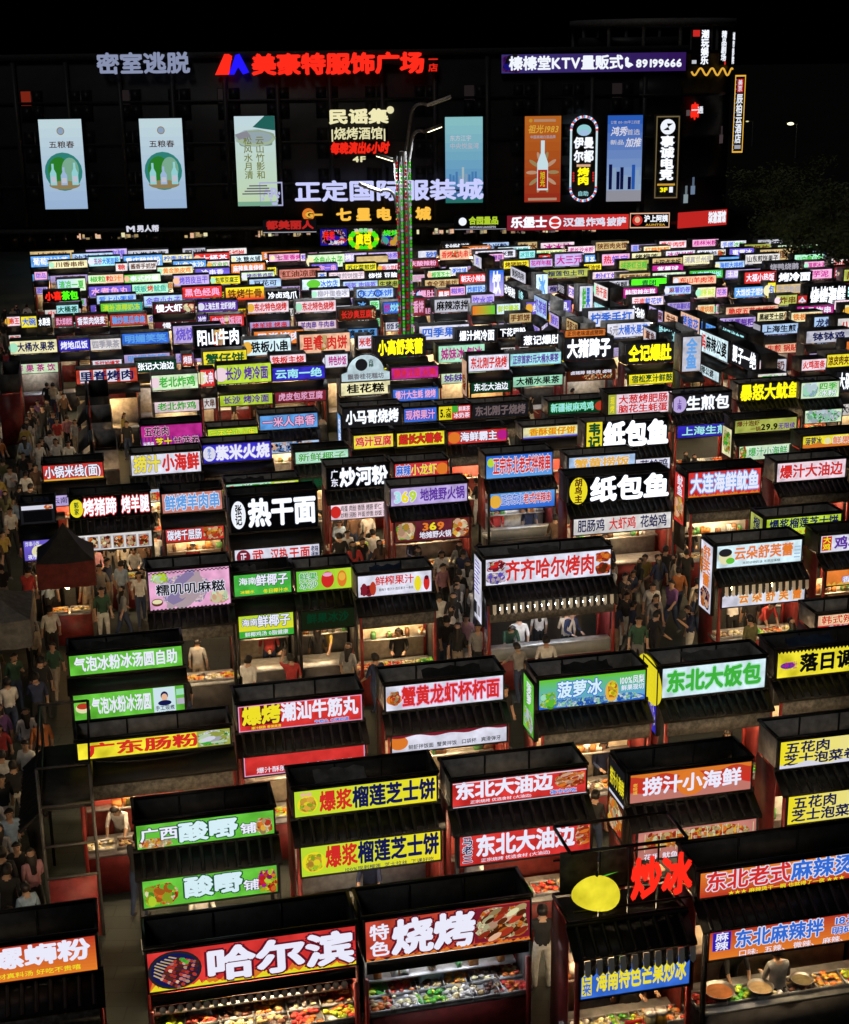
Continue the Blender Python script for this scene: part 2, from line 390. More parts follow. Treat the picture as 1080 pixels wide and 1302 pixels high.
for k in range(14):
    a = 2*math.pi*k/14 + .2; b = MB(); b.tube((TX + rr*.97*math.sin(a), TY - rr*.97*math.cos(a), roof), (TX + rr*.97*math.sin(a), TY - rr*.97*math.cos(a), zr0), .16, S('ring_concrete', (.12, .12, .125)), 6); on(mall, b, 'ring_post')
b = MB(); b.box((fx(742), YF + 3, roof + .5), (fx(868), YF + 12, fz(50)), STONE); on(mall, b, 'roof_plant_room')

def wall_board(px0, py0, px1, py1, off=.45):
    """a board on the mall front whose lower left / upper right corners are seen at these places"""
    a = at_y(px0, py1, YF - off); c = at_y(px1, py0, YF - off); return Board((a.x, YF - off, a.z), (1, 0, 0), (0, 0, 1), c.x - a.x, c.z - a.z)
def casing(bd, m=FRAME, d=.3, e=.06):
    x, y, z = bd.o; bd.mb.box((x - e, y + .003, z - e), (x + bd.w + e, y + d, z + bd.h + e), m)
def fin(bd, name, label, cat='sign', group=None):
    o = bd.mb.obj(name); c = Vector((bd.o[0] + bd.w/2, bd.o[1], bd.o[2])); o.data.transform(Matrix.Translation(-c)); o.location = c
    return tag(o, label, cat, group)
# --- tall hanging light boxes
def bottle(bd, cx, y0, w, h, col, k=.8):
    g_ = glow(col, k)
    bd.poly([(cx - w, y0), (cx + w, y0), (cx + w, y0 + h*.55), (cx + w*.35, y0 + h*.75), (cx + w*.35, y0 + h), (cx - w*.35, y0 + h), (cx - w*.35, y0 + h*.75), (cx - w, y0 + h*.55)], g_)
    bd.rect(cx - w*.75, y0 + h*.12, cx + w*.75, y0 + h*.4, glow('white', k*.9))
for i, (x0, y0, x1, y1, lab) in enumerate(((58, 151, 103, 266, 'pale blue banner with three liquor bottles in a green disc, under the reddish lit window'),
                                           (184, 150, 231, 265, 'pale blue banner with three liquor bottles in a green disc, below the dark grey letters'))):
    bd = wall_board(x0, y0, x1, y1); casing(bd); bd.grad('pale blue', 'ice', True, .78)
    bd.text(.2, .68, .8, .76, '五粮春', 'd', bold=.01, k=.5); bd.oval(.5, .87, .09*bd.w, .09*bd.w, glow('tan', .5)); bd.oval(.5, .87, .07*bd.w, .07*bd.w, glow('pale blue', .6))
    bd.oval(.5, .42, .44*bd.w, .44*bd.w, glow('teal', .55)); bd.oval(.4, .42, .26*bd.w, .34*bd.w, glow('green', .45)); bd.oval(.66, .44, .2*bd.w, .28*bd.w, glow('mint', .5))
    bd.oval(.5, .27, .36*bd.w, .1*bd.w, glow('tan', .5))
    for cx, hh in ((.25, .24), (.5, .2), (.76, .25)): bottle(bd, cx, .27, .075, hh, 'cyan' if cx != .5 else 'pale blue')
    fin(bd, 'hanging_banner', lab, 'banner', 'tall light boxes on the mall front')
bd = wall_board(303, 147, 349, 262); casing(bd); bd.grad('pale green', 'ice', True, .8)
bd.food(0, .66, 1, .84, ['pale grey', 'mint', 'pale green', 'ice'], 16, 2, None, .5, 2.2, 0, k=.55)
for px, tx in ((.2, '松风水月清'), (.5, '云山竹影和')): bd.text(px, .3, px + .22, .78, tx, 'olive', bold=.01, k=.42, vert=True)
bd.poly([(.45, .88), (.75, 1.0), (1, 1.0), (1, .84), (.7, .86)], glow('teal', .3)); bd.poly([(.0, .8), (.3, .84), (.4, .78), (.1, .74)], glow('pale grey', .5))
for k in range(4): bd.rect(.12 + .06*k, .13 + .03*k, .9 - .05*k, .145 + .03*k, glow('grey', .4)); 
bd.rect(.0, .0, 1, .05, glow('mint', .5))
fin(bd, 'hanging_banner', 'misty green ink painting banner with a pavilion roof, next to the logo square', 'banner', 'tall light boxes on the mall front')
bd = wall_board(567, 148, 614, 258); casing(bd); bd.grad('sky blue', 'cyan', True, .66)
bd.text(.12, .72, .7, .79, '东方江宇', 'w', bold=.01, k=.7); bd.text(.12, .63, .9, .7, '中央悦玺湾', 'w', bold=.01, k=.6)
q = random.Random(3)
for k in range(9): bd.rect(.1 + .085*k, .22, .16 + .085*k, .27 + q.uniform(.04, .16), glow(q.choice(['pale blue', 'ice', 'sky blue']), .55))
bd.rect(0, .05, 1, .2, glow('sky blue', .4)); bd.rect(0, .0, 1, .05, glow('teal', .4))
fin(bd, 'hanging_banner', 'sky blue property banner with pale towers above water, behind the light mast arm', 'banner', 'tall light boxes on the mall front')
bd = wall_board(667, 147, 714, 257); casing(bd); bd.grad('brick red', 'orange', True, .6)
bd.text(.08, .8, .92, .9, '祖光1983', 'h', bold=.02, k=.8, slant=.2); bd.text(.15, .74, .85, .78, '中国高端白酒品牌', 'w', bold=.01, k=.5)
for k in range(10):
    a = k*.63; bd.oval(.5 + .3*math.cos(a), .35 + .18*math.sin(a), .16*bd.w, .05*bd.w, glow('peach' if k % 2 else 'tan', .55), rot=a)
bottle(bd, .5, .14, .15, .58, 'ice', .85); bd.rect(.37, .16, .63, .38, glow('red', .6)); bd.text(.43, .18, .57, .36, '旭光', 'y', k=.7, vert=True)
bd.rect(.1, .02, .9, .05, glow('peach', .5)); bd.oval(.16, .95, .05*bd.w, .05*bd.w, glow('gold', .6)); bd.rect(.25, .935, .85, .965, glow('peach', .5))
fin(bd, 'hanging_banner', 'brick red liquor banner with one tall white bottle', 'banner', 'tall light boxes on the mall front')
bd = wall_board(771, 146, 818, 256); casing(bd); bd.grad('pale blue', 'blue', True, .7)
bd.text(.08, .76, .55, .87, '鸿秀', 'w', bold=.02, k=.9, slant=.2); bd.text(.55, .77, .93, .84, '首选', 'w', bold=.01, k=.7); bd.text(.06, .66, .5, .72, '新品', 'w', bold=.01, k=.8); bd.text(.5, .63, .95, .74, '加推', 'w', bold=.02, k=.9, slant=.2)
bd.text(.08, .9, .92, .94, '公馆 100-130平三四室', 'w', bold=.01, k=.6)
for k in range(8): bd.rect(.06 + .11*k, .14, .155 + .11*k, .26 + q.uniform(.02, .2), glow(q.choice(['navy', 'blue', 'pale blue']), .6))
bd.rect(0, .0, 1, .13, glow('pale grey', .55))
fin(bd, 'hanging_banner', 'deep blue property banner with dark towers, between the oval sign and the esports sign', 'banner', 'tall light boxes on the mall front')
# --- oval neon sign
def pill(bd, x0, y0, x1, y1, n=10):
    r = (x1-x0)/2; cx = (x0+x1)/2; ry = r*bd.w/bd.h
    return [(cx + r*math.cos(math.pi*i/n), y1 - ry + ry*math.sin(math.pi*i/n)) for i in range(n+1)] + [(cx - r*math.cos(math.pi*i/n), y0 + ry - ry*math.sin(math.pi*i/n)) for i in range(n+1)]
bd = wall_board(724, 146, 761, 257, .5)
bd.poly(pill(bd, 0, 0, 1, 1), glow('ice', .9)); bd.poly(pill(bd, .07, .03, .93, .97), FRAME)
for i, (x, y) in enumerate(pill(bd, .035, .015, .965, .985, 22)): bd.oval(x, y, .05*bd.w, .05*bd.w, glow(['red', 'hot white', 'sky blue'][i % 3], 1), 6, .03)
bd.k = 9
bd.oval(.5, .83, .26*bd.w, .2*bd.w, glow('cyan', .8)); bd.oval(.5, .8, .2*bd.w, .1*bd.w, glow('pale blue', .9))
bd.text(.14, .62, .86, .75, '伊曼', 'W', bold=.04, k=1.1, maxasp=2); bd.text(.14, .46, .86, .6, '尔都', 'W', bold=.04, k=1.1, maxasp=2)
bd.rect(.25, .41, .75, .44, glow('peach', .8)); bd.text(.28, .2, .72, .4, '烤肉', 'Y', bold=.045, k=1.1, vert=True)
for y in (.34, .31, .28, .25): bd.oval(.14, y, .04*bd.w, .04*bd.w, glow('red', .9), 6); bd.oval(.86, y, .04*bd.w, .04*bd.w, glow('red', .9), 6)
bd.text(.3, .07, .7, .13, '自助', 'c', k=.7); bd.mb.box((bd.o[0] + .3, YF - .49, bd.o[2] + 1), (bd.o[0] + bd.w - .3, YF - .003, bd.o[2] + bd.h - 1), FRAME)
fin(bd, 'oval_sign', 'tall oval barbecue sign ringed with small coloured bulbs', 'sign')
bd = wall_board(832, 147, 865, 252, .6); casing(bd, S('sign_box_dark', (.04, .038, .036)), .55, .12); bd.rect(0, 0, 1, 1, FRAME)
bd.oval(.5, .87, .32*bd.w, .32*bd.w, glow('hot white', 1.0)); bd.poly([(.3, .83), (.58, .83), (.5, .87), (.72, .91), (.45, .91), (.52, .87)], FRAME)
bd.text(.2, .22, .8, .76, '事诚电竞', 'W', bold=.045, k=1.15, vert=True); bd.rect(.12, .155, .88, .18, glow('gold', .7)); bd.text(.22, .07, .6, .14, '3F', 'Y', bold=.05); bd.rect(.64, .07, .8, .14, glow('hot white'))
for y in (0, .985): bd.rect(0, y, 1, y + .015, glow('tan', .3))
for x in (0, .95): bd.rect(x, 0, x + .05, 1, glow('tan', .25))
fin(bd, 'blade_sign', 'dark vertical esports sign with white characters and a round white badge', 'sign')
# --- letters
def letters(px0, py0, px1, py1, text, ink, lab, k=1.2, depth=.15, bold=.03, off=.62, name='channel_letter_sign', **kw):
    bd = wall_board(px0, py0, px1, py1, off); bd.mb.box((bd.o[0], YF - off + .05, bd.o[2] + bd.h*.42), (bd.o[0] + bd.w, YF - .003, bd.o[2] + bd.h*.5), FRAME)
    bd.text(0, 0, 1, 1, text, ink, None, bold, k, depth, maxasp=2.5, **kw); return fin(bd, name, lab, 'sign')
INK['q'] = 'dim letter'; PAL['dim letter'] = '8d96b4'; INK['L'] = 'lavender'; PAL['lavender'] = 'c6caf8'
letters(124, 66, 241, 95, '密室逃脱', 'dim letter', 'greyish blue letters reading 密室逃脱 on the mall parapet', .9)
letters(321, 66, 540, 96, '美豪特服饰广场', 'hot red', 'big glowing red letters along the parapet, beside the red and blue logo', 1.1, .25, .045)
letters(545, 70, 557, 91, '{R}一店', 'hot red', 'small stacked red characters ending the big red letters', .8, vert=True)
bd = wall_board(274, 68, 316, 95, .3)
def slab(bd, pts, mat, d=.2):
    n = len(pts); P = [bd.o + np.array([x*bd.w, 0, y*bd.h]) for x, y in pts]; Q = [p + d*bd.N for p in P]
    bd.mb.add(P + Q, [(i, (i+1) % n, (i+1) % n + n, i + n) for i in range(n)], mat); bd.poly(pts, mat, d + .001)
slab(bd, [(0, 0), (.2, 0), (.52, .75), (.42, 1), (.3, 1)], glow('hot red', 1.1)); 
PAL['logo blue'] = '2418ff'
slab(bd, [(.4, 0), (.62, .95), (.74, 1), (1, .1), (.82, 0), (.68, .4), (.56, 0)], glow('logo blue', 1.0)); slab(bd, [(.2, 0), (.42, 1), (.52, .9), (.4, 0)], glow('hot red', 1.1), .15)
fin(bd, 'logo_sign', 'red and blue mountain shaped logo on the mall parapet', 'sign')
bd = wall_board(638, 66, 873, 93, .5); casing(bd); bd.grad('violet', 'purple', False, .28)
bd.food(0, 0, .12, 1, ['magenta', 'purple', 'charcoal', 'royal'], 14, 4, None, .3, k=.35)
bd.text(.04, .12, .66, .9, '榛榛堂KTV量贩式', 'W', bold=.03, k=1.0, maxasp=2); bd.text(.73, .16, .98, .72, '89199666', 'W', bold=.04, k=1.0, maxasp=2)
bd.poly([(.672, .3), (.69, .2), (.715, .35), (.705, .45), (.69, .4), (.682, .62), (.69, .72), (.68, .8), (.668, .7)], glow('hot white'))
fin(bd, 'screen_sign', 'wide purple light strip with white karaoke lettering and a phone number', 'sign')
letters(418, 138, 494, 158, '民谣集', 'cream', 'cream letters 民谣集 above the barbecue bar lines', 1.1, .12, .04)
bd = wall_board(494, 136, 499, 143); bd.oval(.5, .5, .3, .3, glow('cream', 1)); fin(bd, 'round_lamp', 'tiny round cream light after the cream letters', 'lamp')
letters(421, 161, 491, 178, '|烧烤酒馆|', 'cream', 'small cream letters of the barbecue bar, second line of its sign', 1.0, .1, .02)
letters(420, 180, 494, 196, '每晚演出6小时', 'hot red', 'red handwritten neon line above the floor number', .9, .08, .05, slant=.15)
letters(449, 197, 466, 207, '4F', 'cream', 'small cream 4F floor mark under the red neon line', 1.0, .08, .03)
letters(375, 227, 615, 257, '正定国际服装城', 'lavender', 'large lavender letters in the middle of the mall front, partly behind the mast', 1.05, .2, .03)
bd = wall_board(331, 231, 359, 262)
for r in ((0, 0, 1, .06), (0, .94, 1, 1), (0, 0, .05, 1), (.95, 0, 1, 1)): bd.rect(*r, glow('lavender', .7))
for k in range(16):
    a = k/15; x = .15 + .7*a; y = .3 + .35*math.sin(a*7) ; bd.oval(x, min(.9, max(.1, y)), .05*bd.w, .07*bd.w, glow('lavender', .8), 7)
bd.text(.45, .3, .9, .85, 'R', 'L', k=.8); fin(bd, 'logo_sign', 'square lavender outline logo before the large lavender letters', 'sign')
letters(428, 263, 548, 282, '七星电竞城', 'h', 'amber letters of the esports hall spread over the entrance', 1.2, .15, .04) if False else letters(428, 263, 548, 281, '七 星 电 竞 城', 'gold', 'amber letters of the esports hall spread over the entrance', 1.25, .15, .05)
bd = wall_board(383, 264, 410, 281); bd.oval(.35, .5, .48*bd.h, .48*bd.h, glow('orange', 1)); bd.oval(.4, .48, .3*bd.h, .3*bd.h, glow('brown', .5)); bd.text(.2, .2, .6, .8, 'G', 'h', k=1, bold=.05); bd.rect(.6, .4, 1, .55, glow('gold', .9))
fin(bd, 'logo_sign', 'round orange letter logo beside the amber letters', 'sign')
# --- shop fascias under the canopy
def fascia(px0, py0, px1, py1, bgc, lab, els, k=.8, grad=None):
    bd = wall_board(px0, py0, px1, py1, 1.35); casing(bd, FRAME, .12, .05)
    if grad: bd.grad(grad[0], grad[1], False, k)
    else: bd.rect(0, 0, 1, 1, glow(bgc, k, True, False))
    for (x0, y0, x1, y1, tx, ink, kk) in els: bd.text(x0, y0, x1, y1, tx, ink, None, .04, kk, maxasp=2)
    return bd, lambda: fin(bd, 'shop_sign', lab, 'sign', 'shop signs along the mall ground floor')
bd, f = fascia(578, 274, 644, 292, 'black', 'black shop sign with a small white mark and lime writing', [(.28, .35, .85, .95, '合园量品', 'l', .9), (.3, .08, .8, .28, 'HEYUAN LIANGPIN', 'w', .6)], .5); bd.oval(.16, .6, .3*bd.h, .3*bd.h, glow('hot white')); bd.rect(.0, .0, 1, .05, glow('pale grey', .6)); f()
bd, f = fascia(645, 272, 800, 293, 'wine', 'long crimson burger shop sign in white writing', [(.03, .15, .33, .9, '乐堡士', 'W', 1.1), (.46, .2, .64, .8, '汉堡', 'w', 1), (.65, .2, .81, .8, '炸鸡', 'w', 1), (.82, .2, .98, .8, '披萨', 'w', 1)], 1.0, ('maroon', 'red')); bd.oval(.395, .5, .42*bd.h, .42*bd.h, glow('hot white')); bd.oval(.395, .62, .3*bd.h, .16*bd.h, glow('red')); bd.oval(.395, .32, .3*bd.h, .1*bd.h, glow('red')); f()
bd, f = fascia(801, 270, 852, 290, 'black', 'teal black tea shop sign framed in peach light', [(.36, .38, .96, .85, '沪上阿姨', 'W', 1), (.4, .12, .9, .3, 'AUNTEA', 'h', .7)], .6); bd.oval(.19, .52, .34*bd.h, .34*bd.h, glow('red', .9)); bd.oval(.19, .55, .18*bd.h, .2*bd.h, glow('peach', .9))
for r in ((0, 0, 1, .07), (0, .93, 1, 1), (0, 0, .02, 1), (.98, 0, 1, 1)): bd.rect(*r, glow('peach', 1))
f()
bd, f = fascia(160, 284, 202, 297, 'black', 'dark shop sign with small white menswear letters', [(.02, .1, .3, .9, 'M', 'w', .9), (.34, .15, 1, .85, '男人帮', 'w', .9)], .2); f()
bd, f = fascia(335, 279, 402, 296, 'charcoal', 'dim shop sign with red letters over a pale light strip', [(.06, .25, .95, .95, '都美丽人', 'r', .8)], .25); bd.rect(0, 0, 1, .06, glow('pale grey', .8)); f()
bd, f = fascia(236, 314, 274, 325, 'black', 'white letters of the lottery shop at street level', [(.0, .05, 1, .95, '中国体育彩票', 'W', 1)], .1); f()
# animated screens beside the entrance
bd = wall_board(408, 291, 441, 312, 1.3); casing(bd); bd.rect(0, 0, 1, 1, glow('royal', .6)); bd.food(0, 0, 1, 1, ['royal', 'red', 'white', 'black', 'black'], 26, 9, None, .2, 2, 0, k=.9); bd.text(.1, .3, .55, .9, '特卖', 'R', k=1); bd.text(.3, .05, .9, .3, '上新中', 'W', k=.9); fin(bd, 'screen_sign', 'blue shop screen with red and white scraps of writing', 'screen')
bd = wall_board(443, 290, 482, 318, 1.3); casing(bd); bd.rect(0, 0, 1, 1, FRAME); 
for k in range(18):
    a = math.pi*2*k/18; bd.oval(.5 + .42*math.cos(a), .5 + .4*math.sin(a), .09*bd.w, .09*bd.w, glow('hot green' if k % 3 else 'hot yellow', .8), 6, .02)
bd.k = 6; bd.text(.25, .25, .75, .75, '虞芭', 'Y', k=1.1, bold=.05); bd.text(.1, .84, .9, 1, '欢乐天地', 'w', k=.8); fin(bd, 'neon_sign', 'green and yellow neon sign shaped like a wreath', 'sign')
bd = wall_board(484, 291, 511, 313, 1.3); casing(bd); bd.rect(0, 0, 1, 1, FRAME); bd.food(0, 0, 1, 1, ['royal', 'red', 'gold', 'black', 'teal'], 18, 12, None, .25, k=.9); bd.text(.05, .6, .95, .95, '烧烤', 'G', k=.9); fin(bd, 'screen_sign', 'small mixed colour shop screen next to the mast', 'screen')
# --- signs on the corner tower
def tower_board(px, py0, py1, wpx, out=.25):
    sn = max(-.97, min(.97, (px - 840) / 104)); th = math.asin(sn); X = Vector((math.cos(th), math.sin(th), 0)); c = Vector((TX + (RT_ + out)*sn, TY - (RT_ + out)*math.cos(th), 0))
    wd = wpx / PXM / max(.3, math.cos(th)); z0 = at_y(px, py1, c.y).z; z1 = at_y(px, py0, c.y).z; a = c - X*wd/2
    return Board((a.x, a.y, z0), tuple(X), (0, 0, 1), wd, z1 - z0)
bd = tower_board(885, 37, 83, 25); bd.rect(0, 0, 1, 1, FRAME); bd.rect(.06, .8, .44, .98, glow('red', .9)); bd.text(.52, .02, .95, .98, '潮玩娱乐', 'W', k=1.1, bold=.04, vert=True); bd.rect(.05, .05, .3, .15, glow('hot white', .6)); fin(bd, 'tower_sign', 'white vertical letters with a red square at the top of the corner tower', 'sign', 'vertical signs round the tower top')
bd = tower_board(918, 38, 82, 14); bd.rect(0, 0, 1, 1, FRAME); bd.text(.1, .1, .9, .98, '精品剧场', 'W', k=1.0, bold=.04, vert=True); bd.oval(.7, .05, .1*bd.w, .12*bd.w, glow('red')); fin(bd, 'tower_sign', 'narrow white vertical letters in the middle of the tower top', 'sign', 'vertical signs round the tower top')
bd = tower_board(935, 40, 82, 7); bd.rect(0, 0, 1, 1, FRAME); bd.text(.1, .02, .9, .98, '城市影院', 'W', k=1.0, bold=.04, vert=True); fin(bd, 'tower_sign', 'thin white vertical letters at the outer edge of the tower top', 'sign', 'vertical signs round the tower top')
lb = MB()
pts = []
for i in range(40):
    px = 874 + i*60/39; sn = (px - 840)/104; th = math.asin(sn); y = TY - (RT_ + .3)*math.cos(th); pts.append(Vector((TX + (RT_ + .3)*sn, y, at_y(px, 91 + 4.5*math.sin(i*.62), y).z)))
for a, c in zip(pts, pts[1:]): lb.tube(a, c, .08, glow('gold', 1.0), 5)
tag(lb.obj('light_string'), 'wavy amber light line running round the tower', 'light line')
bd = Board((fx(930), YF + 4, fz(195)), (1, 0, 0), (0, 0, 1), 1, 1)
a = at_y(931, 194, YF + 3); c = at_y(949, 95, YF + 3); bd = Board((a.x, YF + 3, a.z), (1, 0, 0), (0, 0, 1), c.x - a.x, c.z - a.z); casing(bd); bd.rect(0, 0, 1, 1, FRAME)
for r in ((.0, 0, .08, 1), (.92, 0, 1, 1), (0, 0, 1, .02), (0, .98, 1, 1)): bd.rect(*r, glow('gold', 1.1))
bd.rect(.22, .78, .78, .95, glow('red', .9)); bd.text(.3, .79, .7, .94, '美京', 'w', k=1, vert=True); bd.text(.2, .12, .8, .76, '辰柏云酒店', 'W', k=.9, bold=.03, vert=True); bd.rect(.2, .05, .8, .1, glow('pale grey', .7))
for k in range(16): bd.oval(.1, .04 + k*.06, .05, .05, glow('sky blue', .9), 6, .05)
fin(bd, 'hotel_sign', 'vertical hotel sign outlined in amber tube at the tower edge', 'sign')
bd = tower_board(880, 131, 152, 27); bd.rect(.1, .25, .3, .6, glow('dusty', .6)); bd.text(.3, 0, .75, 1, '串', 'R', k=1, bold=.06); bd.text(.35, .35, .95, .8, '一通', 'W', k=.9); fin(bd, 'neon_sign', 'small red and white neon characters on the tower glass', 'sign')
bd = tower_board(889, 268, 288, 70, 1.0); bd.rect(0, 0, 1, 1, glow('red', .8, True, False)); bd.text(.62, .15, .98, .9, '柒渝酒馆', 'W', k=1, bold=.05); fin(bd, 'shop_sign', 'plain red fascia curving round the tower foot, white writing at its end', 'sign', 'shop signs along the mall ground floor')
for i, (px, py, c) in enumerate(((882, 225, 'pale blue'), (873, 236, 'ice'), (920, 160, 'dusty'))):
    bd = tower_board(px, py, py + 22, 6); bd.rect(0, 0, 1, .5, glow(c, .35)); bd.rect(.3, .5, .8, 1, glow(c, .2)); fin(bd, 'lit_window', ['pale blue lit slit in the tower glass', 'icy lit slit beside the esports sign', 'faint brownish lit slit high in the tower glass'][i], 'window')

# ------------------------------------------------------------------ light mast in the square
mp = at_z(518, 497, 0); k_ = ppm(mp + Vector((0, 0, 7)))
mast = tag(empty('light_mast', mp), 'tall light mast with curved arms, its pole wound with red and green light strips', 'street lamp')
def mz(py): return at_y(518, py, mp.y).z
def mxo(px, py): return at_y(px, py, mp.y).x - mp.x
GALV = S('galvanised_steel', (.22, .22, .22), .45, .6)
zt = mz(192)
b = MB(); b.lathe((0, 0, 0), [(.38, 0), (.38, .4), (.26, .5), (.24, zt*.75), (.18, zt)], GALV, 12); b.obj('pole', mast)
b = MB(); b.lathe((0, 0, 0), [(.55, 0), (.55, .3), (.001, .31)], S('concrete_footing', (.2, .2, .2)), 12); b.obj('footing', mast)
for k, cc in enumerate(('red', 'hot green', 'red', 'hot green')):
    b = MB(); x = (-.3, -.1, .1, .3)[k]; n = 60
    b.box((x - .03, -.28, .5), (x + .03, -.24, zt - .2), S('strip_housing', (.08, .08, .08)))
    for j in range(n):
        z0 = .6 + (zt - 1.0) * j / n; cl = cc if (j + k) % 3 else ('white' if k % 2 else 'green'); b.box((x - .05, -.33, z0), (x + .05, -.281, z0 + (zt - 1)/n * .7), glow(cl, .42))
    b.obj('light_strip', mast)
HEADS = ((574, 124, 546, 134, 0), (563, 160, 541, 168, 1), (478, 196, 503, 204, 1), (456, 233, 482, 243, 0))
LAMPS = []
for i, (hx, hy, jx, jy, lit) in enumerate(HEADS):
    top = Vector((mxo(hx, hy), 0, mz(hy))); root = Vector((.12 if hx > 518 else -.12, 0, mz(hy + 70)))
    elbow = Vector((root.x + (.25 if hx > 518 else -.25), 0, mz(hy + 26))); j = Vector((mxo(jx, jy), 0, mz(jy)))
    b = MB(); P = [root, elbow]
    for q_ in range(1, 7):
        u = q_/6; P.append(elbow*(1-u)**2 + Vector((elbow.x*.9 + j.x*.1, 0, j.z + .3))*2*u*(1-u) + j*u*u)
    for a, c in zip(P, P[1:]): b.tube(a, c, .07, GALV, 8)
    b.obj('arm', mast)
    hb = MB(); dv = (top - j); hd = dv.normalized(); pr = Vector((0, 1, 0)); up = hd.cross(pr); up = up if up.z > 0 else -up
    def hbox(s, e, wd, t0, t1, mt):
        v = []
        for aa in (s, e):
            for cc in (-wd, wd):
                for tt in (t0, t1): v.append(tuple(j + hd*aa + pr*cc + up*tt))
        hb.add(v, [(0, 1, 3, 2), (4, 6, 7, 5), (0, 4, 5, 1), (2, 3, 7, 6), (0, 2, 6, 4), (1, 5, 7, 3)], mt)
    hbox(-.1, dv.length, .2, -.03, .1, WHITEP if not lit else GALV)
    ho = hb.obj('lamp_head', mast)
    hb = MB(); hbox(.1, dv.length - .05, .16, -.06, -.032, glow('cream', 6.0 if lit else .1)); hb.obj('lamp_lens', ho)
    if lit:
        l = bpy.data.lights.new('lamp_light', 'SPOT'); l.energy = 1500; l.spot_size = R(150); l.spot_blend = .6; l.shadow_soft_size = .2; l.color = (.95, .98, 1)
        lo = bpy.data.objects.new('lamp_light', l); COL.objects.link(lo); lo.location = mp + (j + top)/2 + Vector((0, 0, -.2))

# ------------------------------------------------------------------ far street lamps and trees
for i, (px, py, Y, lab) in enumerate(((958, 154, 260, 'faint far street lamp next to the hotel sign'), (1014, 157, 230, 'brighter far street lamp glowing warm above the dark trees'), (1023, 176, 300, 'tiny far street lamp just below the warm one'), (1064, 176, 300, 'tiny far street lamp nearest the tree at the edge of the square'))):
    p = at_y(px, py, Y); e = tag(empty('street_lamp', (p.x, Y, 0)), lab, 'street lamp', 'far street lamps')
    b = MB(); b.tube((0, 0, 0), (0, 0, p.z), .12, GALV, 6); b.tube((0, 0, p.z), (-1.2, 0, p.z + .15), .07, GALV, 6); b.obj('pole', e)
    b = MB(); b.ball((-1.0, -.1, p.z), .42 if i == 1 else .22, glow('cream', 3.0 if i == 1 else 1.0), 8, 5, (1.2, .6, .5)); b.obj('lamp_head', e)
LEAF = S('night_leaf', (.08, .11, .04), .5, noise=.5, scale=1.2); LEAF2 = S('young_leaf', (.13, .16, .05), .5, noise=.4, scale=1.5); BARK = S('dark_bark', (.06, .045, .035), .9, bump=.4, scale=12)
def tree(px, Y, hgt, rad, lab, seed, n=5200):
    q = random.Random(seed); p = at_y(px, 330, Y); e = tag(empty('broadleaf_tree', (p.x, Y, 0)), lab, 'tree', 'trees at the edge of the square')
    b = MB(); b.tube((0, 0, 0), (.1, 0, hgt*.4), .2, BARK, 8, .14); tips = []
    for k in range(9):
        a = k*2.4; t0 = Vector((.1, 0, hgt*(.28 + .015*k))); mid = t0 + Vector((math.cos(a)*rad*.45, math.sin(a)*rad*.45, hgt*.18)); tip = t0 + Vector((math.cos(a)*rad*.8, math.sin(a)*rad*.8, hgt*q.uniform(.2, .55)))
        b.tube(t0, mid, .07, BARK, 6, .05); b.tube(mid, tip, .05, BARK, 5, .02); tips += [mid, tip]
    b.obj('trunk', e)
    cl = [(t_ + Vector((q.gauss(0, .5), q.gauss(0, .5), q.gauss(0, .5))), q.uniform(.6, 1.25)) for t_ in tips for _ in range(3)]
    cl += [(Vector((q.gauss(0, rad*.35), q.gauss(0, rad*.35), hgt*q.uniform(.55, .95))), q.uniform(.6, 1.2)) for _ in range(14)]
    V = []; F = []; V2 = []; F2 = []
    for i in range(n):
        c, r = q.choice(cl); o_ = Vector((q.gauss(0, 1), q.gauss(0, 1), q.gauss(0, 1))).normalized() * r * q.random()**.4; o_.z *= .75
        u = Vector((q.gauss(0, 1), q.gauss(0, 1), q.gauss(0, .6))).normalized(); v_ = u.orthogonal().normalized(); s_ = q.uniform(.08, .17); c2 = c + o_
        tgt, ff = (V, F) if q.random() < .8 else (V2, F2); k0 = len(tgt)
        tgt += [tuple(c2 - u*s_), tuple(c2 + v_*s_*.5), tuple(c2 + u*s_), tuple(c2 - v_*s_*.5)]; ff.append((k0, k0+1, k0+2, k0+3))
    b = MB(); b.add(V, F, LEAF); b.add(V2, F2, LEAF2); b.obj('crown', e)
tree(1045, 93, 7.2, 2.6, 'dark bushy tree at the edge of the square, in front of pink signs', 3)
tree(1000, 101, 5.2, 2.4, 'low dark tree between the mall tower and the taller bushy tree', 5)
tree(1092, 88, 8.4, 2.8, 'tall dark tree cut by the edge of the view', 8)

tree(985, 128, 6.5, 3.6, 'dark tree under the far street lamps, behind the other trees', 13, 3500)

# ------------------------------------------------------------------ the market stalls
YAW = R(12.5); UX = Vector((math.cos(YAW), math.sin(YAW), 0)); VX = Vector((-math.sin(YAW), math.cos(YAW), 0))
ZB, DEP = 2.75, .84
T = lambda x0, y0, x1, y1, s, ink='k', out=None, **k: ('t', x0, y0, x1, y1, s, ink, out, k)
Rr = lambda x0, y0, x1, y1, c: ('r', x0, y0, x1, y1, c)
O = lambda cx, cy, rx, ry, c: ('o', cx, cy, rx, ry, c)
F = lambda x0, y0, x1, y1, p, n=24, base=None, size=.16, long=1.0, rot=None: ('f', x0, y0, x1, y1, p, n, base, size, long, rot)
FL = lambda c, hh=.25: ('fl', c, hh)
SK = lambda cx, cy, s: ('sk', cx, cy, s)
BIG = dict(bold=.04)
def full(s, ink, out=None, **k): return [T(.04, .14, .96, .88, s, ink, out, **k)]

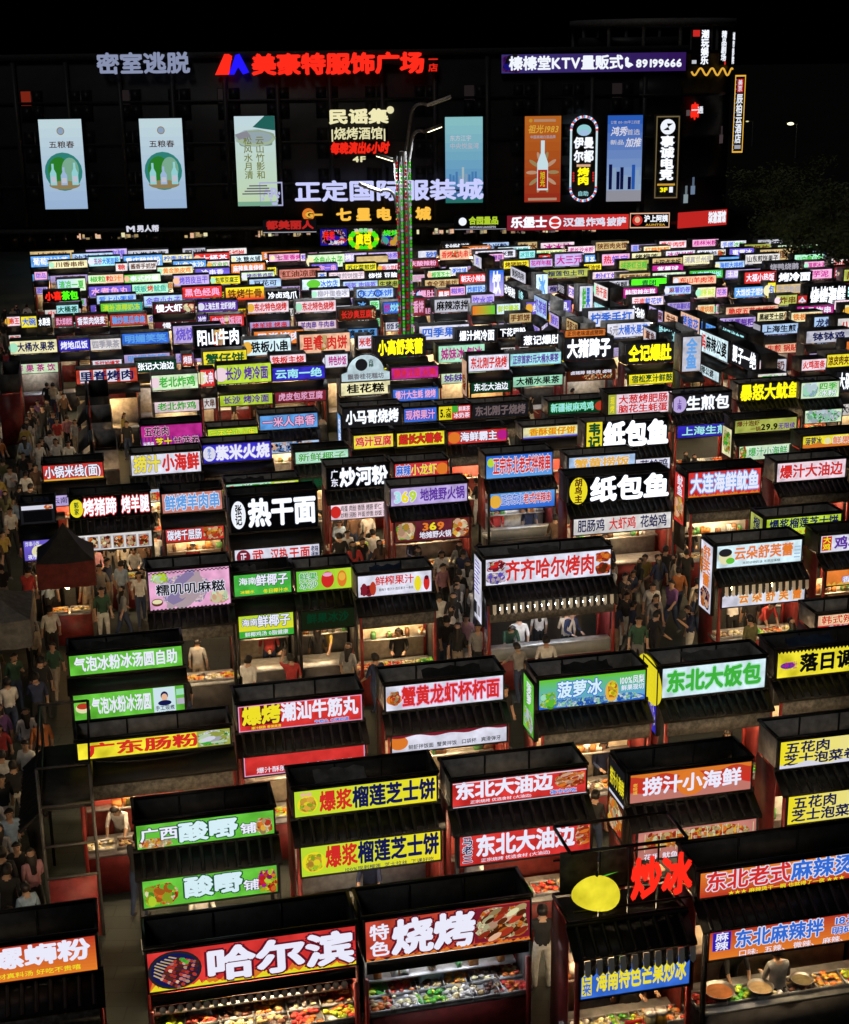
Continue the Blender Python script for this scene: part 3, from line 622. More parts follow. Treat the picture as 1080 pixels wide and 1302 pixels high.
NEAR = []
def A(x1, y1, x2, y2, h, bg, els, short, desc, low=None, side=None, **k):
    NEAR.append(dict(q=(x1, y1, x2, y2, h), bg=bg, els=els, short=short, desc=desc, low=low, side=side, **k))
# --- first row
A(-112, 1266, 127, 1238, 50, 'brick red^orange', [T(.06, .34, .97, .95, '柳州螺蛳粉', 'w', **BIG), T(.1, .08, .95, .24, '正宗螺蛳粉 真材真料汤 好吃不贵嘻', 'y', bold=.01)], 'orange snail noodle', 'orange sign with white snail noodle writing', fringe=False, dark=True)
A(188, 1263, 455, 1226, 54, 'red', [FL('orange', .3), FL('yellow', .18), O(.125, .5, .6, .49, 'charcoal'), O(.125, .5, .53, .43, 'navy'), SK(.125, .5, .5), T(.27, .1, .99, .96, '哈尔滨', 'w', 'wine', bold=.045)], 'skewer plate', 'red sign with a skewer plate and three huge white characters', dark=True, zb=2.15, flat=True, rail=True, cz=1.12)
A(463, 1222, 675, 1193, 53, 'brick red', [F(.66, .04, 1, .96, MEAT, 60, 'maroon', .11, 1.8, .5), T(.02, .5, .14, .92, '特', 'w', bold=.03), T(.02, .08, .14, .48, '色', 'w', bold=.03), T(.15, .04, .66, .97, '烧烤', 'w', 'wine', bold=.045), FL('orange', .12)], 'barbecue platter', 'red sign with white barbecue characters and a platter picture', dark=True, zb=2.15, flat=True, cold=True, cz=1.12)
A(724, 1178, 871, 1163, 66, None, [], 'mango ice', 'open black frame carrying a glowing mango', low=('blue', [T(.14, .15, .97, .9, '海南特色芒果炒冰', 'y', bold=.035), Rr(.01, .1, .1, .95, 'yellow'), T(.015, .1, .095, .95, '芒来', 'b', vert=True)], .52), mango=True, fringe=True, red=True)
A(886, 1144, 1118, 1112, 37, 'orange^brick red', [T(.03, .2, .5, .98, '东北老式', 'r', 'white', bold=.03), T(.5, .2, .86, .98, '麻辣烫', 'b', 'white', bold=.03), T(.06, .0, .9, .17, '★★★ 麻辣烫干一碗 也就得了一夜 ★★★', 'y', bold=.02)], 'hot pot', 'orange sign with red and blue hot pot writing beside the mango', low=('brick red^orange', [Rr(.02, .3, .12, .95, 'royal'), T(.025, .3, .115, .95, '麻辣', 'w', vert=True), T(.14, .3, .64, .95, '东北麻辣拌', 'b', 'white', bold=.03), T(.66, .62, .98, .96, '18元/斤', 'b', 'white'), T(.68, .3, .96, .6, '明码标价', 'b', 'white'), T(.16, .03, .95, .26, '口味:  五辣、 微辣、 麻辣、 甜辣、', 'w', bold=.01)], .5), goods='bowls')
# --- second row
A(173, 1082, 351, 1060, 35, 'leaf green', [F(0, 0, .26, .42, SEA, 22, None, .16, 1.3), T(.02, .3, .3, .85, '广西', 'w', 'dark green', bold=.03), T(.29, .12, .74, .92, '酸嘢', 'ice', 'dark green', bold=.045), T(.74, .16, .88, .62, '铺', 'w', 'dark green', bold=.03), F(.86, .1, .99, .8, SEA, 20, None, .2)], 'pickled fruit', 'two green boards with white pickled fruit writing and dish pictures', low=('leaf green', [F(0, .04, .26, .85, ['red', 'cream', 'leaf green', 'orange', 'lime'], 30, None, .18, 1.2), T(.3, .2, .74, .95, '酸嘢', 'ice', 'dark green', bold=.045), T(.74, .2, .87, .6, '铺', 'w', 'dark green'), F(.85, .1, 1, .95, FRUIT, 24, None, .18)], .52), dark=True)
A(373, 1041, 557, 1019, 37, 'lime>yellow', [O(.09, .45, .36, .34, 'yellow'), F(.03, .15, .15, .75, ['lime', 'gold', 'yellow'], 16, None, .2), O(.06, .86, .1, .08, 'peach'), O(.1, .86, .1, .08, 'peach'), T(.17, .12, .4, .92, '爆浆', 'r', bold=.035), T(.4, .12, .99, .95, '榴莲芝士饼', 'n', bold=.04)], 'durian pancake', 'two lime yellow boards with red and navy durian pancake writing', low=('lime>yellow', [O(.09, .45, .36, .34, 'yellow'), F(.03, .15, .15, .75, ['lime', 'gold', 'yellow'], 16, None, .2), T(.17, .2, .4, .95, '爆浆', 'r', bold=.035), T(.4, .22, .99, .97, '榴莲芝士饼', 'n', bold=.04), T(.3, .02, .95, .16, '100%现剥榴莲  芝士拉丝  下课好吃', 'n', bold=.01)], .58), dark=True)
A(573, 1028, 746, 1006, 35, 'red', [T(.02, .25, .75, .96, '东北大油边', 'w', bold=.045), T(.12, .06, .6, .2, '正宗烧烤 优选食材 (大油边)', 'w', bold=.01), T(.68, .05, .98, .24, '夜市必吃', 'b', 'white'), F(.76, .28, 1, .95, ['orange', 'brick red', 'peach'], 26, None, .12, 2.4, .2), Rr(0, .96, 1, 1, 'white'), Rr(0, 0, 1, .03, 'white')], 'beef rim', 'two red boards with bold white beef rim writing', low=('red', [T(.02, .06, .1, .96, '马老三', 'n', 'white', vert=True), T(.12, .22, .88, .95, '东北大油边', 'w', bold=.045), T(.15, .05, .7, .18, '正宗烧烤 优选食材 (大油边)', 'w', bold=.01), F(.88, .2, 1, .95, ['orange', 'brick red', 'peach'], 16, None, .12, 2.4, .2), ('sc', 'charcoal')], .58))
A(798, 1023, 955, 1004, 40, 'brick red^red', [('w', 'orange', .85), ('w', 'salmon', .3), O(.5, .5, .5, .45, 'orange'), T(.1, .2, .92, .84, '捞汁小海鲜', 'w', bold=.035), T(.02, .3, .06, .7, '老味道', 'h', vert=True)], 'juicy seafood', 'red orange sign, white seafood writing and picture board on its side', low=('salmon', [F(.02, .3, .95, .95, SEA, 70, None, .12, 1.3), *[Rr(.05 + .13*i, .3, .055 + .13*i, .95, 'cream') for i in range(8)], T(.04, .04, .95, .26, '花甲 鱿鱼 蛏子 海螺 扇贝 虾尾', 'w', bold=.01), ('sc', 'charcoal')], .55), side=('charcoal', [T(.04, .62, .96, .86, '捞汁小海鲜', 'y', bold=.03), Rr(.0, .5, 1, .54, 'white'), F(.03, .03, .97, .48, SEA, 50, 'brown', .13, 1.2)], 1.95, 3.35), red=True)
A(988, 979, 1142, 961, 38, 'yellow>cream', [T(.04, .5, .42, .94, '五花肉', 'n', bold=.03), T(.03, .06, .66, .5, '芝士泡菜卷', 'n', bold=.03), Rr(.72, .35, 1, 1, 'white'), T(.74, .4, .98, .9, '{n}¥{r}15', 'r', bold=.03), ('w', 'white', .12)], 'pork cheese roll', 'two yellow boards each with two lines of navy pork roll writing', low=('yellow>cream', [T(.04, .5, .42, .94, '五花肉', 'n', bold=.03), T(.03, .06, .66, .5, '芝士泡菜卷', 'n', bold=.03), Rr(.72, .4, 1, 1, 'white'), T(.74, .45, .98, .9, '{n}¥{r}15', 'r', bold=.03), ('sc', 'charcoal')], .58), red=True)
# --- third row
A(98, 968, 295, 951, 24, 'yellow', [T(.06, .1, .8, .92, '广东肠粉', 'r', bold=.035, maxasp=2.2), F(.78, .02, 1, .98, ['pale green', 'olive', 'green', 'white'], 26, 'olive', .2, 2, .2)], 'rice roll', 'yellow sign with spaced red rice roll writing and green rolls')
A(302, 932, 462, 914, 36, 'red', [Rr(.03, .2, .34, .96, 'wine'), T(.03, .2, .34, .96, '爆烤', 'y', bold=.045), T(.34, .22, .97, .96, '潮汕牛筋丸', 'w', bold=.04), T(.1, .04, .34, .16, '爆汁酥脆 香弹爽滑', 'y', bold=.01), T(.55, .04, .95, .17, '牛筋丸 Q弹劲道', 'b', 'white'), *[Rr(*r, 'pink') for r in ((0, 0, 1, .03), (0, .97, 1, 1), (0, 0, .008, 1), (.992, 0, 1, 1))]], 'beef ball', 'red sign with yellow and white beef ball writing, pink border', low=('red', [('sc', 'wine'), T(.1, .1, .9, .4, '爆汁酥脆 口口留香 潮汕味道', 'w', bold=.01), *[Rr(*r, 'pink') for r in ((0, 0, 1, .05), (0, 0, .008, 1), (.992, 0, 1, 1))]], .42), red=True)
A(489, 906, 641, 891, 35, 'white', [O(.07, .45, .3, .22, 'orange'), F(.03, .2, .12, .8, ['orange', 'brick red', 'tan'], 12, None, .2), T(.13, .12, .97, .92, '蟹黄龙虾杯杯面', 'r', 'pink', bold=.035)], 'crab noodle', 'pale sign with red crab noodle writing and an orange bowl', low=('white', [O(.06, .55, .5, .4, 'orange'), ('w', 'maroon', .85), T(.14, .12, .95, .4, '鲜虾拌饭面  蟹黄拌饭   口袋杯   爽滑弹牙', 'k', bold=.01), ('sc', 'wine')], .38), red=True)
A(683, 904, 821, 892, 41, 'leaf green^sky blue', [('w', 'blue', .12), F(0, 0, 1, .3, ['sky blue', 'ice', 'blue', 'mint'], 30, None, .1, 2.5, 0), O(.68, .4, .22, .36, 'gold'), F(.64, .15, .73, .75, ['orange', 'yellow', 'gold'], 14, None, .25), F(.0, .05, .16, .6, ['mint', 'leaf green', 'lime'], 16, None, .2), T(.16, .35, .58, .92, '菠萝冰', 'ice', 'blue', bold=.03), T(.74, .6, .98, .9, '100%凤梨', 'w', bold=.02), T(.76, .4, .98, .6, '鲜果现切', 'w', bold=.02)], 'pineapple ice', 'green and blue sign with a pineapple ice cream', side=('leaf green', [T(.1, .5, .9, .92, '菠萝', 'w', bold=.03, vert=True), F(.1, .05, .9, .45, ['mint', 'white', 'lime'], 14, None, .2)], 2.1, 3.3), red=True)
A(839, 889, 973, 878, 41, 'ice', full('东北大饭包', 'g', 'mint', bold=.045), 'rice wrap', 'icy white sign with fat green rice wrap writing', side=('royal', [O(.4, .72, .5, .35, 'yellow'), T(.2, .45, .8, .9, '饭包', 'y', bold=.03, vert=True), F(.1, .03, .95, .42, ['white', 'violet', 'cream'], 14, None, .25)], 1.95, 3.4), red=True)
A(985, 864, 1135, 847, 37, 'yellow', [('zz', 'black'), O(.09, .45, .28, .12, 'purple'), T(.03, .3, .17, .6, '一杯下肚', 'magenta' if 0 else 'm', bold=.01), T(.19, .14, .98, .84, '落日调酒馆', 'k', bold=.045)], 'sunset cocktail', 'yellow zigzag edged sign, black writing and a purple scribble')
A(88, 861, 234, 846, 29, 'leaf green', full('气泡冰粉冰汤圆自助', 'w', bold=.03), 'ice jelly', 'two green ice jelly boards, a portrait poster on the lower', low=('leaf green', [O(.08, .55, .22, .16, 'cream'), O(.08, .62, .18, .1, 'brick red'), T(.16, .3, .7, .85, '气泡冰粉冰汤圆', 'w', bold=.03), ('w', 'pale blue', .02), Rr(.72, .04, .92, .98, 'ice'), O(.82, .72, .11, .13, 'navy'), O(.82, .66, .09, .12, 'peach'), O(.82, .48, .2, .09, 'navy'), T(.73, .24, .91, .4, '手工现煮', 'k', bold=.01), T(.74, .08, .9, .22, '冰凉夏天', 'k', bold=.01), Rr(.93, .7, 1, .9, 'mint'), Rr(.93, .4, 1, .6, 'pale grey')], .72), gz=.18)
# --- fourth row
A(190, 778, 295, 773, 52, 'pink', [F(.12, .1, .75, .9, ['lilac', 'pale pink', 'pale pink'], 12, None, .3, 2, .9), F(.02, .7, .25, .96, ['lime', 'pale green'], 12, None, .4), F(.74, .06, .98, .4, ['cream', 'pale green', 'peach'], 14, None, .3), O(.09, .22, .14, .1, 'brown'), O(.09, .24, .12, .06, 'cream'), T(.08, .38, .94, .68, '糯叽叽麻糍', 'k', 'white', bold=.02), ('ck', 'black')], 'mochi', 'pink sign with black mochi writing and a chequered edge')
A(297, 760, 372, 753, 30, 'green', [T(.08, .5, .4, .85, '海南', 'w', bold=.02), T(.38, .4, .95, .95, '鲜椰子', 'w', 'dark green', bold=.03), T(.1, .1, .35, .26, '冰糖水', 'y'), T(.5, .06, .95, .26, '冬日椰汁水', 'y')], 'green coconut', 'green sign with white coconut writing over a yellow green one', low=('lime^yellow', [T(.05, .5, .35, .85, '海南', 'w', 'dark green'), T(.34, .42, .95, .96, '鲜椰子', 'w', 'dark green', bold=.03), Rr(0, 0, 1, .3, 'green'), T(.1, .04, .9, .26, '鲜椰鸡汤 0脂健康', 'w', bold=.01)], .58))
A(376, 754, 449, 747, 29, 'leaf green>lime', [T(.05, .5, .38, .9, '鲜果', 'g', 'white', bold=.02), T(.05, .1, .38, .5, '冰沙', 'g', 'white', bold=.02), O(.56, .5, .3, .4, 'red'), O(.56, .75, .22, .1, 'pink'), O(.82, .5, .22, .4, 'orange'), O(.82, .6, .16, .2, 'gold')], 'fruit slush', 'lime green sign with a red and an orange slush cup', low=('dim green', [T(.1, .3, .9, .85, '鲜果冰沙', 'x', bold=.03)], .5), lowk=.45)
A(454, 761, 550, 753, 30, 'white', [F(.02, .05, .24, .55, ['maroon', 'red', 'wine'], 8, None, .25), O(.08, .35, .14, .3, 'maroon'), O(.2, .38, .14, .32, 'brick red'), T(.23, .48, .76, .92, '鲜榨果汁', 'r', bold=.02), T(.28, .22, .75, .36, '酸梅汁 橙子汁 西瓜果汁 一条街', 'k', bold=.005), O(.81, .45, .16, .36, 'yellow'), O(.93, .45, .14, .34, 'red'), O(.93, .7, .1, .1, 'wine')], 'fresh juice', 'white sign with thin red juice writing between juice cups', fringe=False)
A(616, 746, 777, 734, 36, 'white', [F(.0, .5, .16, .95, ['red', 'maroon', 'tan', 'white'], 16, None, .2, 1.6, .3), F(.0, .05, .16, .5, ['violet', 'pale pink', 'grey'], 14, None, .2), T(.15, .1, .87, .9, '齐齐哈尔烤肉', 'r', bold=.03), F(.87, .55, 1, .95, ['brick red', 'orange'], 12, None, .3), F(.87, .08, 1, .5, ['brick red', 'orange', 'brown'], 12, None, .3)], 'grilled meat', 'long white sign, red grilled meat writing and side price board', side=('white', [*[Rr(.12, .9 - .055*i, .6 + .3*((i*7) % 3)/3, .92 - .055*i, 'violet') for i in range(9)], Rr(.1, .1, .5, .3, 'charcoal'), Rr(.6, .12, .9, .28, 'grey')], 1.7, 3.4), fringe=True, cold=True, red=True, goods='meat')
A(909, 724, 1019, 715, 31, 'ice', [O(.1, .5, .3, .36, 'cream'), O(.1, .68, .3, .18, 'charcoal'), O(.16, .3, .2, .14, 'leaf green'), T(.2, .3, .9, .9, '云朵舒芙蕾', 'o', 'white', bold=.03), T(.3, .1, .75, .22, '天然动物奶油 无添加蛋糕', 'k', bold=.005), *[Rr(.91, .2 + .16*i, .98, .26 + .16*i, 'pale blue') for i in range(4)]], 'souffle pancake', 'pale icy sign with orange souffle writing and tall side menu', low=('white', [*[T(.2 + .16*i, .15, .32 + .16*i, .95, c, 'o', 'cream', bold=.03) for i, c in enumerate('云朵舒芙蕾')], ('sc', 'grey')], .4), side=('white', [T(.2, .35, .8, .95, '舒芙蕾', 'o', bold=.03, vert=True), F(.1, .03, .9, .35, ['navy', 'orange', 'peach'], 12, None, .2), F(.05, .5, .3, .9, ['cream', 'orange'], 6, None, .3)], 1.5, 3.35), fringe=True, red=True, goods='cakes')
A(1041, 704, 1130, 696, 24, 'white', [Rr(.02, .1, .16, .95, 'red'), T(.03, .1, .15, .95, '大鸡', 'y', vert=True), T(.2, .1, .6, .9, '鸡柳', 'p', bold=.035), T(.6, .3, .98, .8, '炸鸡排', 'p')], 'chicken strip', 'white sign with purple chicken strip writing', low=('orange', [T(.2, .1, .95, .55, '香酥大鸡柳', 'w', 'purple'), FL('gold', .3), ('sc', 'gold')], .42), red=True)
A(1037, 803, 1130, 795, 22, 'peach', [T(.05, .35, .95, .95, '韩式辣炒年糕', 'r', 'cream', bold=.02), Rr(0, 0, 1, .3, 'red'), T(.06, .03, .9, .27, '芝士鱼饼 正宗韩味 ★', 'w')], 'spicy rice cake', 'peach sign with red outlined rice cake writing over a red strip', dark=False)
A(972, 684, 1069, 667, 25, 'lime', [T(.04, .36, .97, .95, '爆浆榴莲芝士饼', 'n', bold=.03), T(.2, .06, .9, .26, '100% 榴莲果肉', 'r', bold=.01)], 'small durian', 'one lime sign with small navy durian writing and side board', side=('olive', [T(.2, .5, .8, .95, '榴莲', 'n', vert=True), F(.1, .05, .9, .5, ['yellow', 'lime', 'cream'], 14, None, .2)], 1.9, 3.3))
A(722, 641, 850, 634, 33, None, [], 'paper wrapped fish', 'big white paper wrapped fish letters beside a yellow oval', low=('milk', [T(.04, .12, .32, .9, '肥肠鸡', 'n', bold=.02), T(.36, .12, .64, .9, '大虾鸡', 'r', bold=.02), T(.68, .12, .96, .9, '花蛤鸡', 'n', bold=.02)], .5), chan=[T(.2, -.02, 1.0, 1.02, '纸包鱼', 'W', depth=.08, bold=.045, maxasp=1.6)], oval=('yellow', '胡鸟主', 'd'))
A(744, 572, 849, 566, 33, None, [], 'fish letters', 'white paper wrapped fish letters and a square yellow plate', low=('white', [T(.62, .1, .98, .9, '花蛤鸡', 'n', bold=.02)], .4), chan=[T(.2, .0, 1.0, 1.05, '纸包鱼', 'W', depth=.08, bold=.06, maxasp=1.6)], oval=('yellow', '韦记', 'x'))
A(722, 601, 808, 596, 20, 'pale blue', full('蟹黄捞饭', 'h', 'white', bold=.03), 'crab rice', 'pale blue sign with golden letters, half hidden by fish letters')
A(873, 634, 967, 625, 34, 'red', [FL('orange', .15), T(.03, .14, .98, .92, '大连海鲜鱿鱼', 'w', 'sky blue', bold=.035)], 'squid', 'red sign with white squid writing and red side board', side=('red', [T(.15, .55, .85, .97, '鱿鱼', 'w', bold=.03, vert=True), F(.05, .05, .95, .55, SEA, 30, 'brick red', .16, 1.3)], 1.9, 3.4), goods='meat')
A(986, 614, 1075, 605, 26, 'pale pink', full('爆汁大油边', 'r', 'white', bold=.035), 'juicy beef rim', 'pale pink sign with dark red juicy beef writing', red=True)
A(617, 610, 703, 602, 31, 'blue^sky blue', [O(.07, .7, .16, .2, 'lime'), T(.1, .15, .98, .9, '正宗东北老式拌辣串', 'r', 'white', bold=.03)], 'blue spicy skewer', 'two bright blue boards with red outlined skewer writing', low=('sky blue^blue', [O(.08, .5, .34, .4, 'gold'), T(.16, .25, .95, .9, '{b}正宗东北{r}老式拌辣串', 'r', 'white', bold=.02)], .55), goods='bowls', cold=True)
A(496, 645, 595, 638, 25, 'lilac', [T(.04, .1, .34, .9, '{c}3{y}6{l}9', 'c', 'white', bold=.04), T(.38, .15, .97, .88, '地摊野火锅', 'p', bold=.03)], 'wild hot pot', 'lilac sign with 369 and purple hot pot writing', low=('wine', [F(.01, .06, .27, .95, ['cream', 'peach', 'leaf green', 'gold'], 24, 'brown', .2), F(.76, .06, .99, .95, SEA, 24, 'brown', .2), T(.3, .45, .72, .95, '{o}3{y}6{o}9', 'o', bold=.04), T(.32, .1, .75, .45, '地摊野火锅', 'w')], .62), red=True)
A(415, 624, 496, 615, 30, 'black', [T(.06, .5, .18, .9, '广', 'w'), T(.06, .12, .18, .5, '东', 'w'), T(.2, .08, .98, .96, '炒河粉', 'W', bold=.045)], 'fried noodle', 'black sign with white fried noodle letters over a menu', low=('pale pink', [O(.08, .5, .34, .4, 'red'), *[T(.16 + .14*i, .5, .28 + .14*i, .9, c, 'k', bold=.01) for i, c in enumerate(('鸡蛋', '肉丝', '香肠', '烤肠', '虾仁', '青菜'))], *[T(.16 + .14*i, .1, .28 + .14*i, .46, c, 'k', bold=.01) for i, c in enumerate(('炒粉', '河粉', '拌面', '炒面', '炒饭', '米线'))]], .48), red=True)
A(501, 610, 570, 604, 21, 'red', [T(.02, .15, .3, .9, '麻辣', 'b', 'white', bold=.03), T(.3, .15, .8, .9, '小龙虾', 'y', 'magenta', bold=.03), O(.9, .5, .4, .4, 'orange')], 'crayfish', 'small red sign with blue and yellow crayfish writing')
A(293, 679, 405, 664, 47, 'black', [O(.09, .5, .2, .4, 'hot white'), T(.05, .5, .13, .8, '张', 'k', bold=.03), T(.05, .2, .13, .5, '记', 'k', bold=.03), T(.2, .12, .99, .92, '热干面', 'W', bold=.05, maxasp=1.6)], 'hot dry noodle', 'black sign with huge white dry noodle letters, white oval', low=('white', [O(.1, .5, .42, .46, 'maroon'), T(.06, .2, .14, .8, '正', 'w'), T(.2, .1, .34, .9, '武', 'r', bold=.03), T(.42, .1, .62, .9, '汉热', 'r', bold=.03), T(.64, .1, .76, .9, '干', 'r', bold=.03), T(.77, .1, .89, .9, '面', 'r', bold=.03), T(.9, .5, .99, .9, '老味', 'n'), T(.9, .1, .99, .5, '道面', 'n')], .46), plate=True)
A(287, 632, 381, 620, 17, 'mint', [T(.03, .1, .2, .9, '手工', 'r', bold=.02), T(.2, .06, .62, .95, '鲜果茶', 'g', 'white', bold=.03), Rr(.62, 0, 1, 1, 'lime'), T(.66, .1, .96, .9, '百香果', 'y', 'white')], 'green fruit tea', 'mint and lime sign with green fruit tea writing')
A(89, 662, 193, 651, 30, 'black', [O(.08, .5, .3, .42, 'yellow'), T(.05, .2, .11, .8, '郭家', 'x', vert=True), T(.16, .1, .58, .92, '烤猪蹄', 'W', 'red', bold=.035), T(.64, .12, .99, .94, '烤羊腿', 'W', 'red', bold=.035)], 'pig trotter', 'black sign with white trotter writing over six food pictures', low=('milk', [F(.015 + .163*i, .12, .15 + .163*i, .88, MEAT, 14, 'grey', .2) for i in range(6)], .48))
A(206, 654, 284, 649, 27, 'salmon', [T(.04, .1, .97, .92, '鲜烤羊肉串', 's', 'white', bold=.03)], 'lamb skewer', 'reddish sign with pale blue lamb skewer writing', low=('red', [T(.02, .1, .62, .9, '碳烤千层肠', 'w', 'wine', bold=.03), F(.64, .05, 1, .95, SEA, 20, None, .2)], .4), goods='meat')
A(55, 613, 133, 605, 22, 'red', [T(.02, .14, .97, .93, '小锅米线(面)', 'w', 'brown', bold=.03), Rr(0, 0, 1, .1, 'gold')], 'rice noodle', 'red sign with white small pot noodle writing by the lane', low=('lilac', [T(.1, .2, .9, .8, '云南小锅米线', 'n', bold=.01)], .35), red=True)
A(167, 606, 257, 600, 28, 'white', [T(.03, .1, .42, .95, '捞汁', 'y', 'grey', bold=.03), T(.44, .1, .98, .95, '小海鲜', 'r', bold=.045)], 'white seafood', 'white sign with yellow and red seafood writing', low=('milk', [F(.02, .05, .98, .75, SEA, 40, None, .2), T(.3, .1, .45, .8, '拌', 'r', bold=.03), Rr(0, .8, 1, .95, 'pale blue')], .42))
A(180, 572, 259, 564, 31, 'magenta', [T(.05, .52, .46, .95, '五花肉', 'k', 'pink', bold=.02), T(.02, .05, .2, .3, '米香来', 'w'), T(.22, .05, .5, .45, '芝士', 'y', 'wine', bold=.03), T(.52, .05, .95, .45, '甘蓝卷', 'k', 'pink', bold=.02), ('st', 'purple')], 'magenta roll', 'magenta striped sign with black pork and yellow cheese writing')
A(264, 562, 329, 556, 17, 'lime', full('三不羊小上串', 'y', 'green', bold=.02), 'lime skewer', 'small lime sign with pale yellow writing, next to the magenta sign')
A(258, 590, 346, 584, 25, 'royal', [O(.09, .5, .34, .42, 'white'), T(.06, .2, .12, .8, '手工', 'b', vert=True), T(.18, .1, .98, .92, '紫米火烧', 'w', 'violet', bold=.045)], 'purple rice cake', 'royal blue sign with white rice cake writing')
A(330, 548, 405, 541, 20, 'sky blue', full('一米人串香', 'i', 'navy', bold=.03), 'pink and blue', 'sky blue sign with pink outlined writing', low=('pale blue', [F(0, 0, 1, 1, ['navy', 'white', 'sky blue', 'peach'], 24, None, .2)], .4))
A(375, 591, 444, 584, 17, 'mint', full('新鲜椰子', 'g', 'white', bold=.02), 'mint coconut', 'mint sign with green coconut writing over a dim board', low=('dim green', full('新鲜椰子', 'x'), .42), lowk=.8)
A(449, 572, 501, 568, 19, 'yellow', full('鸡汁豆腐', 'r', 'peach', bold=.025), 'chicken tofu', 'yellow sign with red chicken tofu writing', low=None)
A(504, 569, 566, 563, 19, 'yellow', full('超长大薯条', 'r', 'brown', bold=.04), 'long fries', 'yellow sign with heavy dark red fries writing')
A(569, 566, 645, 557, 18, 'red', [O(.1, .5, .5, .45, 'orange'), O(.93, .5, .45, .4, 'magenta'), T(.2, .12, .84, .9, '海鲜霸主', 'w', 'wine', bold=.035)], 'seafood king', 'red sign with white seafood writing and an orange crab disc')
A(436, 545, 511, 538, 26, 'charcoal', full('小马哥烧烤', 'W', bold=.045), 'brother barbecue', 'charcoal sign with glowing white barbecue letters', side=('sky blue', [T(.2, .1, .8, .9, '烧烤', 'w', vert=True)], 1.9, 3.2))
A(513, 538, 556, 534, 19, 'blue', full('现榨果汁', 'i', 'royal', bold=.03), 'blue juice', 'blue sign with pink outlined juice writing')
A(557, 535, 599, 530, 19, 'red', [Rr(0, 0, .42, 1, 'yellow'), T(.04, .1, .2, .9, '5.', 'k', bold=.04), T(.22, .1, .4, .9, '大桶', 'k', vert=True), Rr(.42, .5, .6, 1, 'green'), T(.62, .55, .98, .95, '鲜果茶', 'w'), T(.46, .06, .98, .48, '冰奶茶', 'w')], 'five yuan tea', 'small yellow and red price sign with a large figure five')
A(600, 533, 672, 527, 19, 'charcoal', full('东北刚子烧烤', 'u', bold=.035), 'unlit barbecue', 'charcoal sign with unlit dusty letters')
A(697, 528, 770, 521, 17, 'dark green', [T(.03, .15, .8, .9, '新疆椒麻鸡鸡', 'c', 'green', bold=.02), O(.92, .5, .5, .4, 'brick red')], 'pepper chicken', 'dark green sign with cyan pepper chicken writing')
A(772, 529, 854, 521, 28, 'pale pink', [Rr(0, 0, .13, 1, 'olive'), T(.03, .1, .1, .9, '现烤', 'y', vert=True), T(.16, .5, .94, .95, '大葱烤肥肠', 'r', 'white', bold=.03), T(.16, .06, .94, .48, '脑花生蚝蛋', 'r', 'white', bold=.03)], 'scallion intestine', 'pale pink sign with two lines of red writing and an olive end')
A(855, 527, 929, 521, 25, 'charcoal', [O(.1, .5, .42, .46, 'lilac'), T(.06, .2, .14, .8, '上海', 'p', vert=True), T(.22, .1, .98, .92, '生煎包', 'W', bold=.04)], 'fried bun', 'charcoal sign with white fried bun letters over a blue board', low=('royal', full('上海生煎', 'c', 'navy', bold=.03), .45))
A(939, 510, 1016, 505, 21, 'charcoal', [T(.0, -.05, 1, 1.05, '暴怒大鱿鱼', 'Y', depth=.06, bold=.045, maxasp=1.8)], 'yellow squid letters', 'fat glowing yellow squid letters on a dark board')
A(1017, 508, 1067, 503, 22, 'pale green', [F(.02, .05, .45, .95, ['pale blue', 'ice', 'mint'], 16, None, .3), T(.45, .5, .95, .95, '四季', 'g'), T(.45, .06, .95, .5, '冰粉', 'w', 'green')], 'pale ice jelly', 'pale green picture sign next to the yellow squid letters', low=('pale green', [F(0, 0, 1, 1, ['mint', 'white', 'green', 'ice'], 30, None, .2)], .5))
A(933, 552, 1013, 546, 18, 'olive', [T(.03, .5, .4, .95, '爆汁泡虾', 'd'), T(.25, .05, .42, .45, '一锅', 'd'), T(.42, .05, .7, .7, '29.9', 'k', bold=.04), T(.7, .1, .98, .6, '无限续', 'p')], 'soaked shrimp', 'olive sign with brown writing and a black price', low=('pale green', [T(.15, .2, .8, .85, '爆汁小海鲜', 'g', 'white', bold=.02), O(.93, .5, .4, .4, 'brick red'), F(0, 0, .12, 1, VEG, 10)], .5), side=('cream', [F(.1, .1, .9, .9, VEG, 14)], 1.9, 2.9))
A(1019, 571, 1096, 564, 17, 'yellow', [T(.04, .15, .32, .9, '菠萝冰', 'n'), O(.42, .5, .3, .3, 'cream'), ('w', 'orange', .3), T(.5, .2, .95, .85, '鲜果饮', 'o', 'white')], 'yellow pineapple', 'yellow sign with small navy pineapple writing', goods='meat')
A(664, 559, 740, 553, 16, 'cream', [('w', 'pale blue', .2), T(.1, .2, .9, .9, '香酥蛋仔饼', 'o', 'yellow', bold=.02), Rr(0, 0, 1, .12, 'violet')], 'egg waffle', 'cream sign with orange writing and a violet lower edge')
A(26, 668, 72, 664, 26, 'charcoal', [Rr(.08, .1, .92, .68, 'black'), Rr(.04, .76, .96, .98, 'white'), F(.7, .76, .95, .98, ['peach', 'orange', 'red'], 6, None, .3)], 'dark screen', 'charcoal screen board over a violet board, beside the lane', low=('violet', [O(.5, .42, .4, .34, 'cream'), F(.36, .2, .64, .6, ['cream', 'violet', 'gold'], 12, None, .3), T(.05, .7, .5, .96, '炸串小吃', 'w', bold=.01), T(.1, .06, .4, .3, '夜市', 'w')], .6), dark=True)

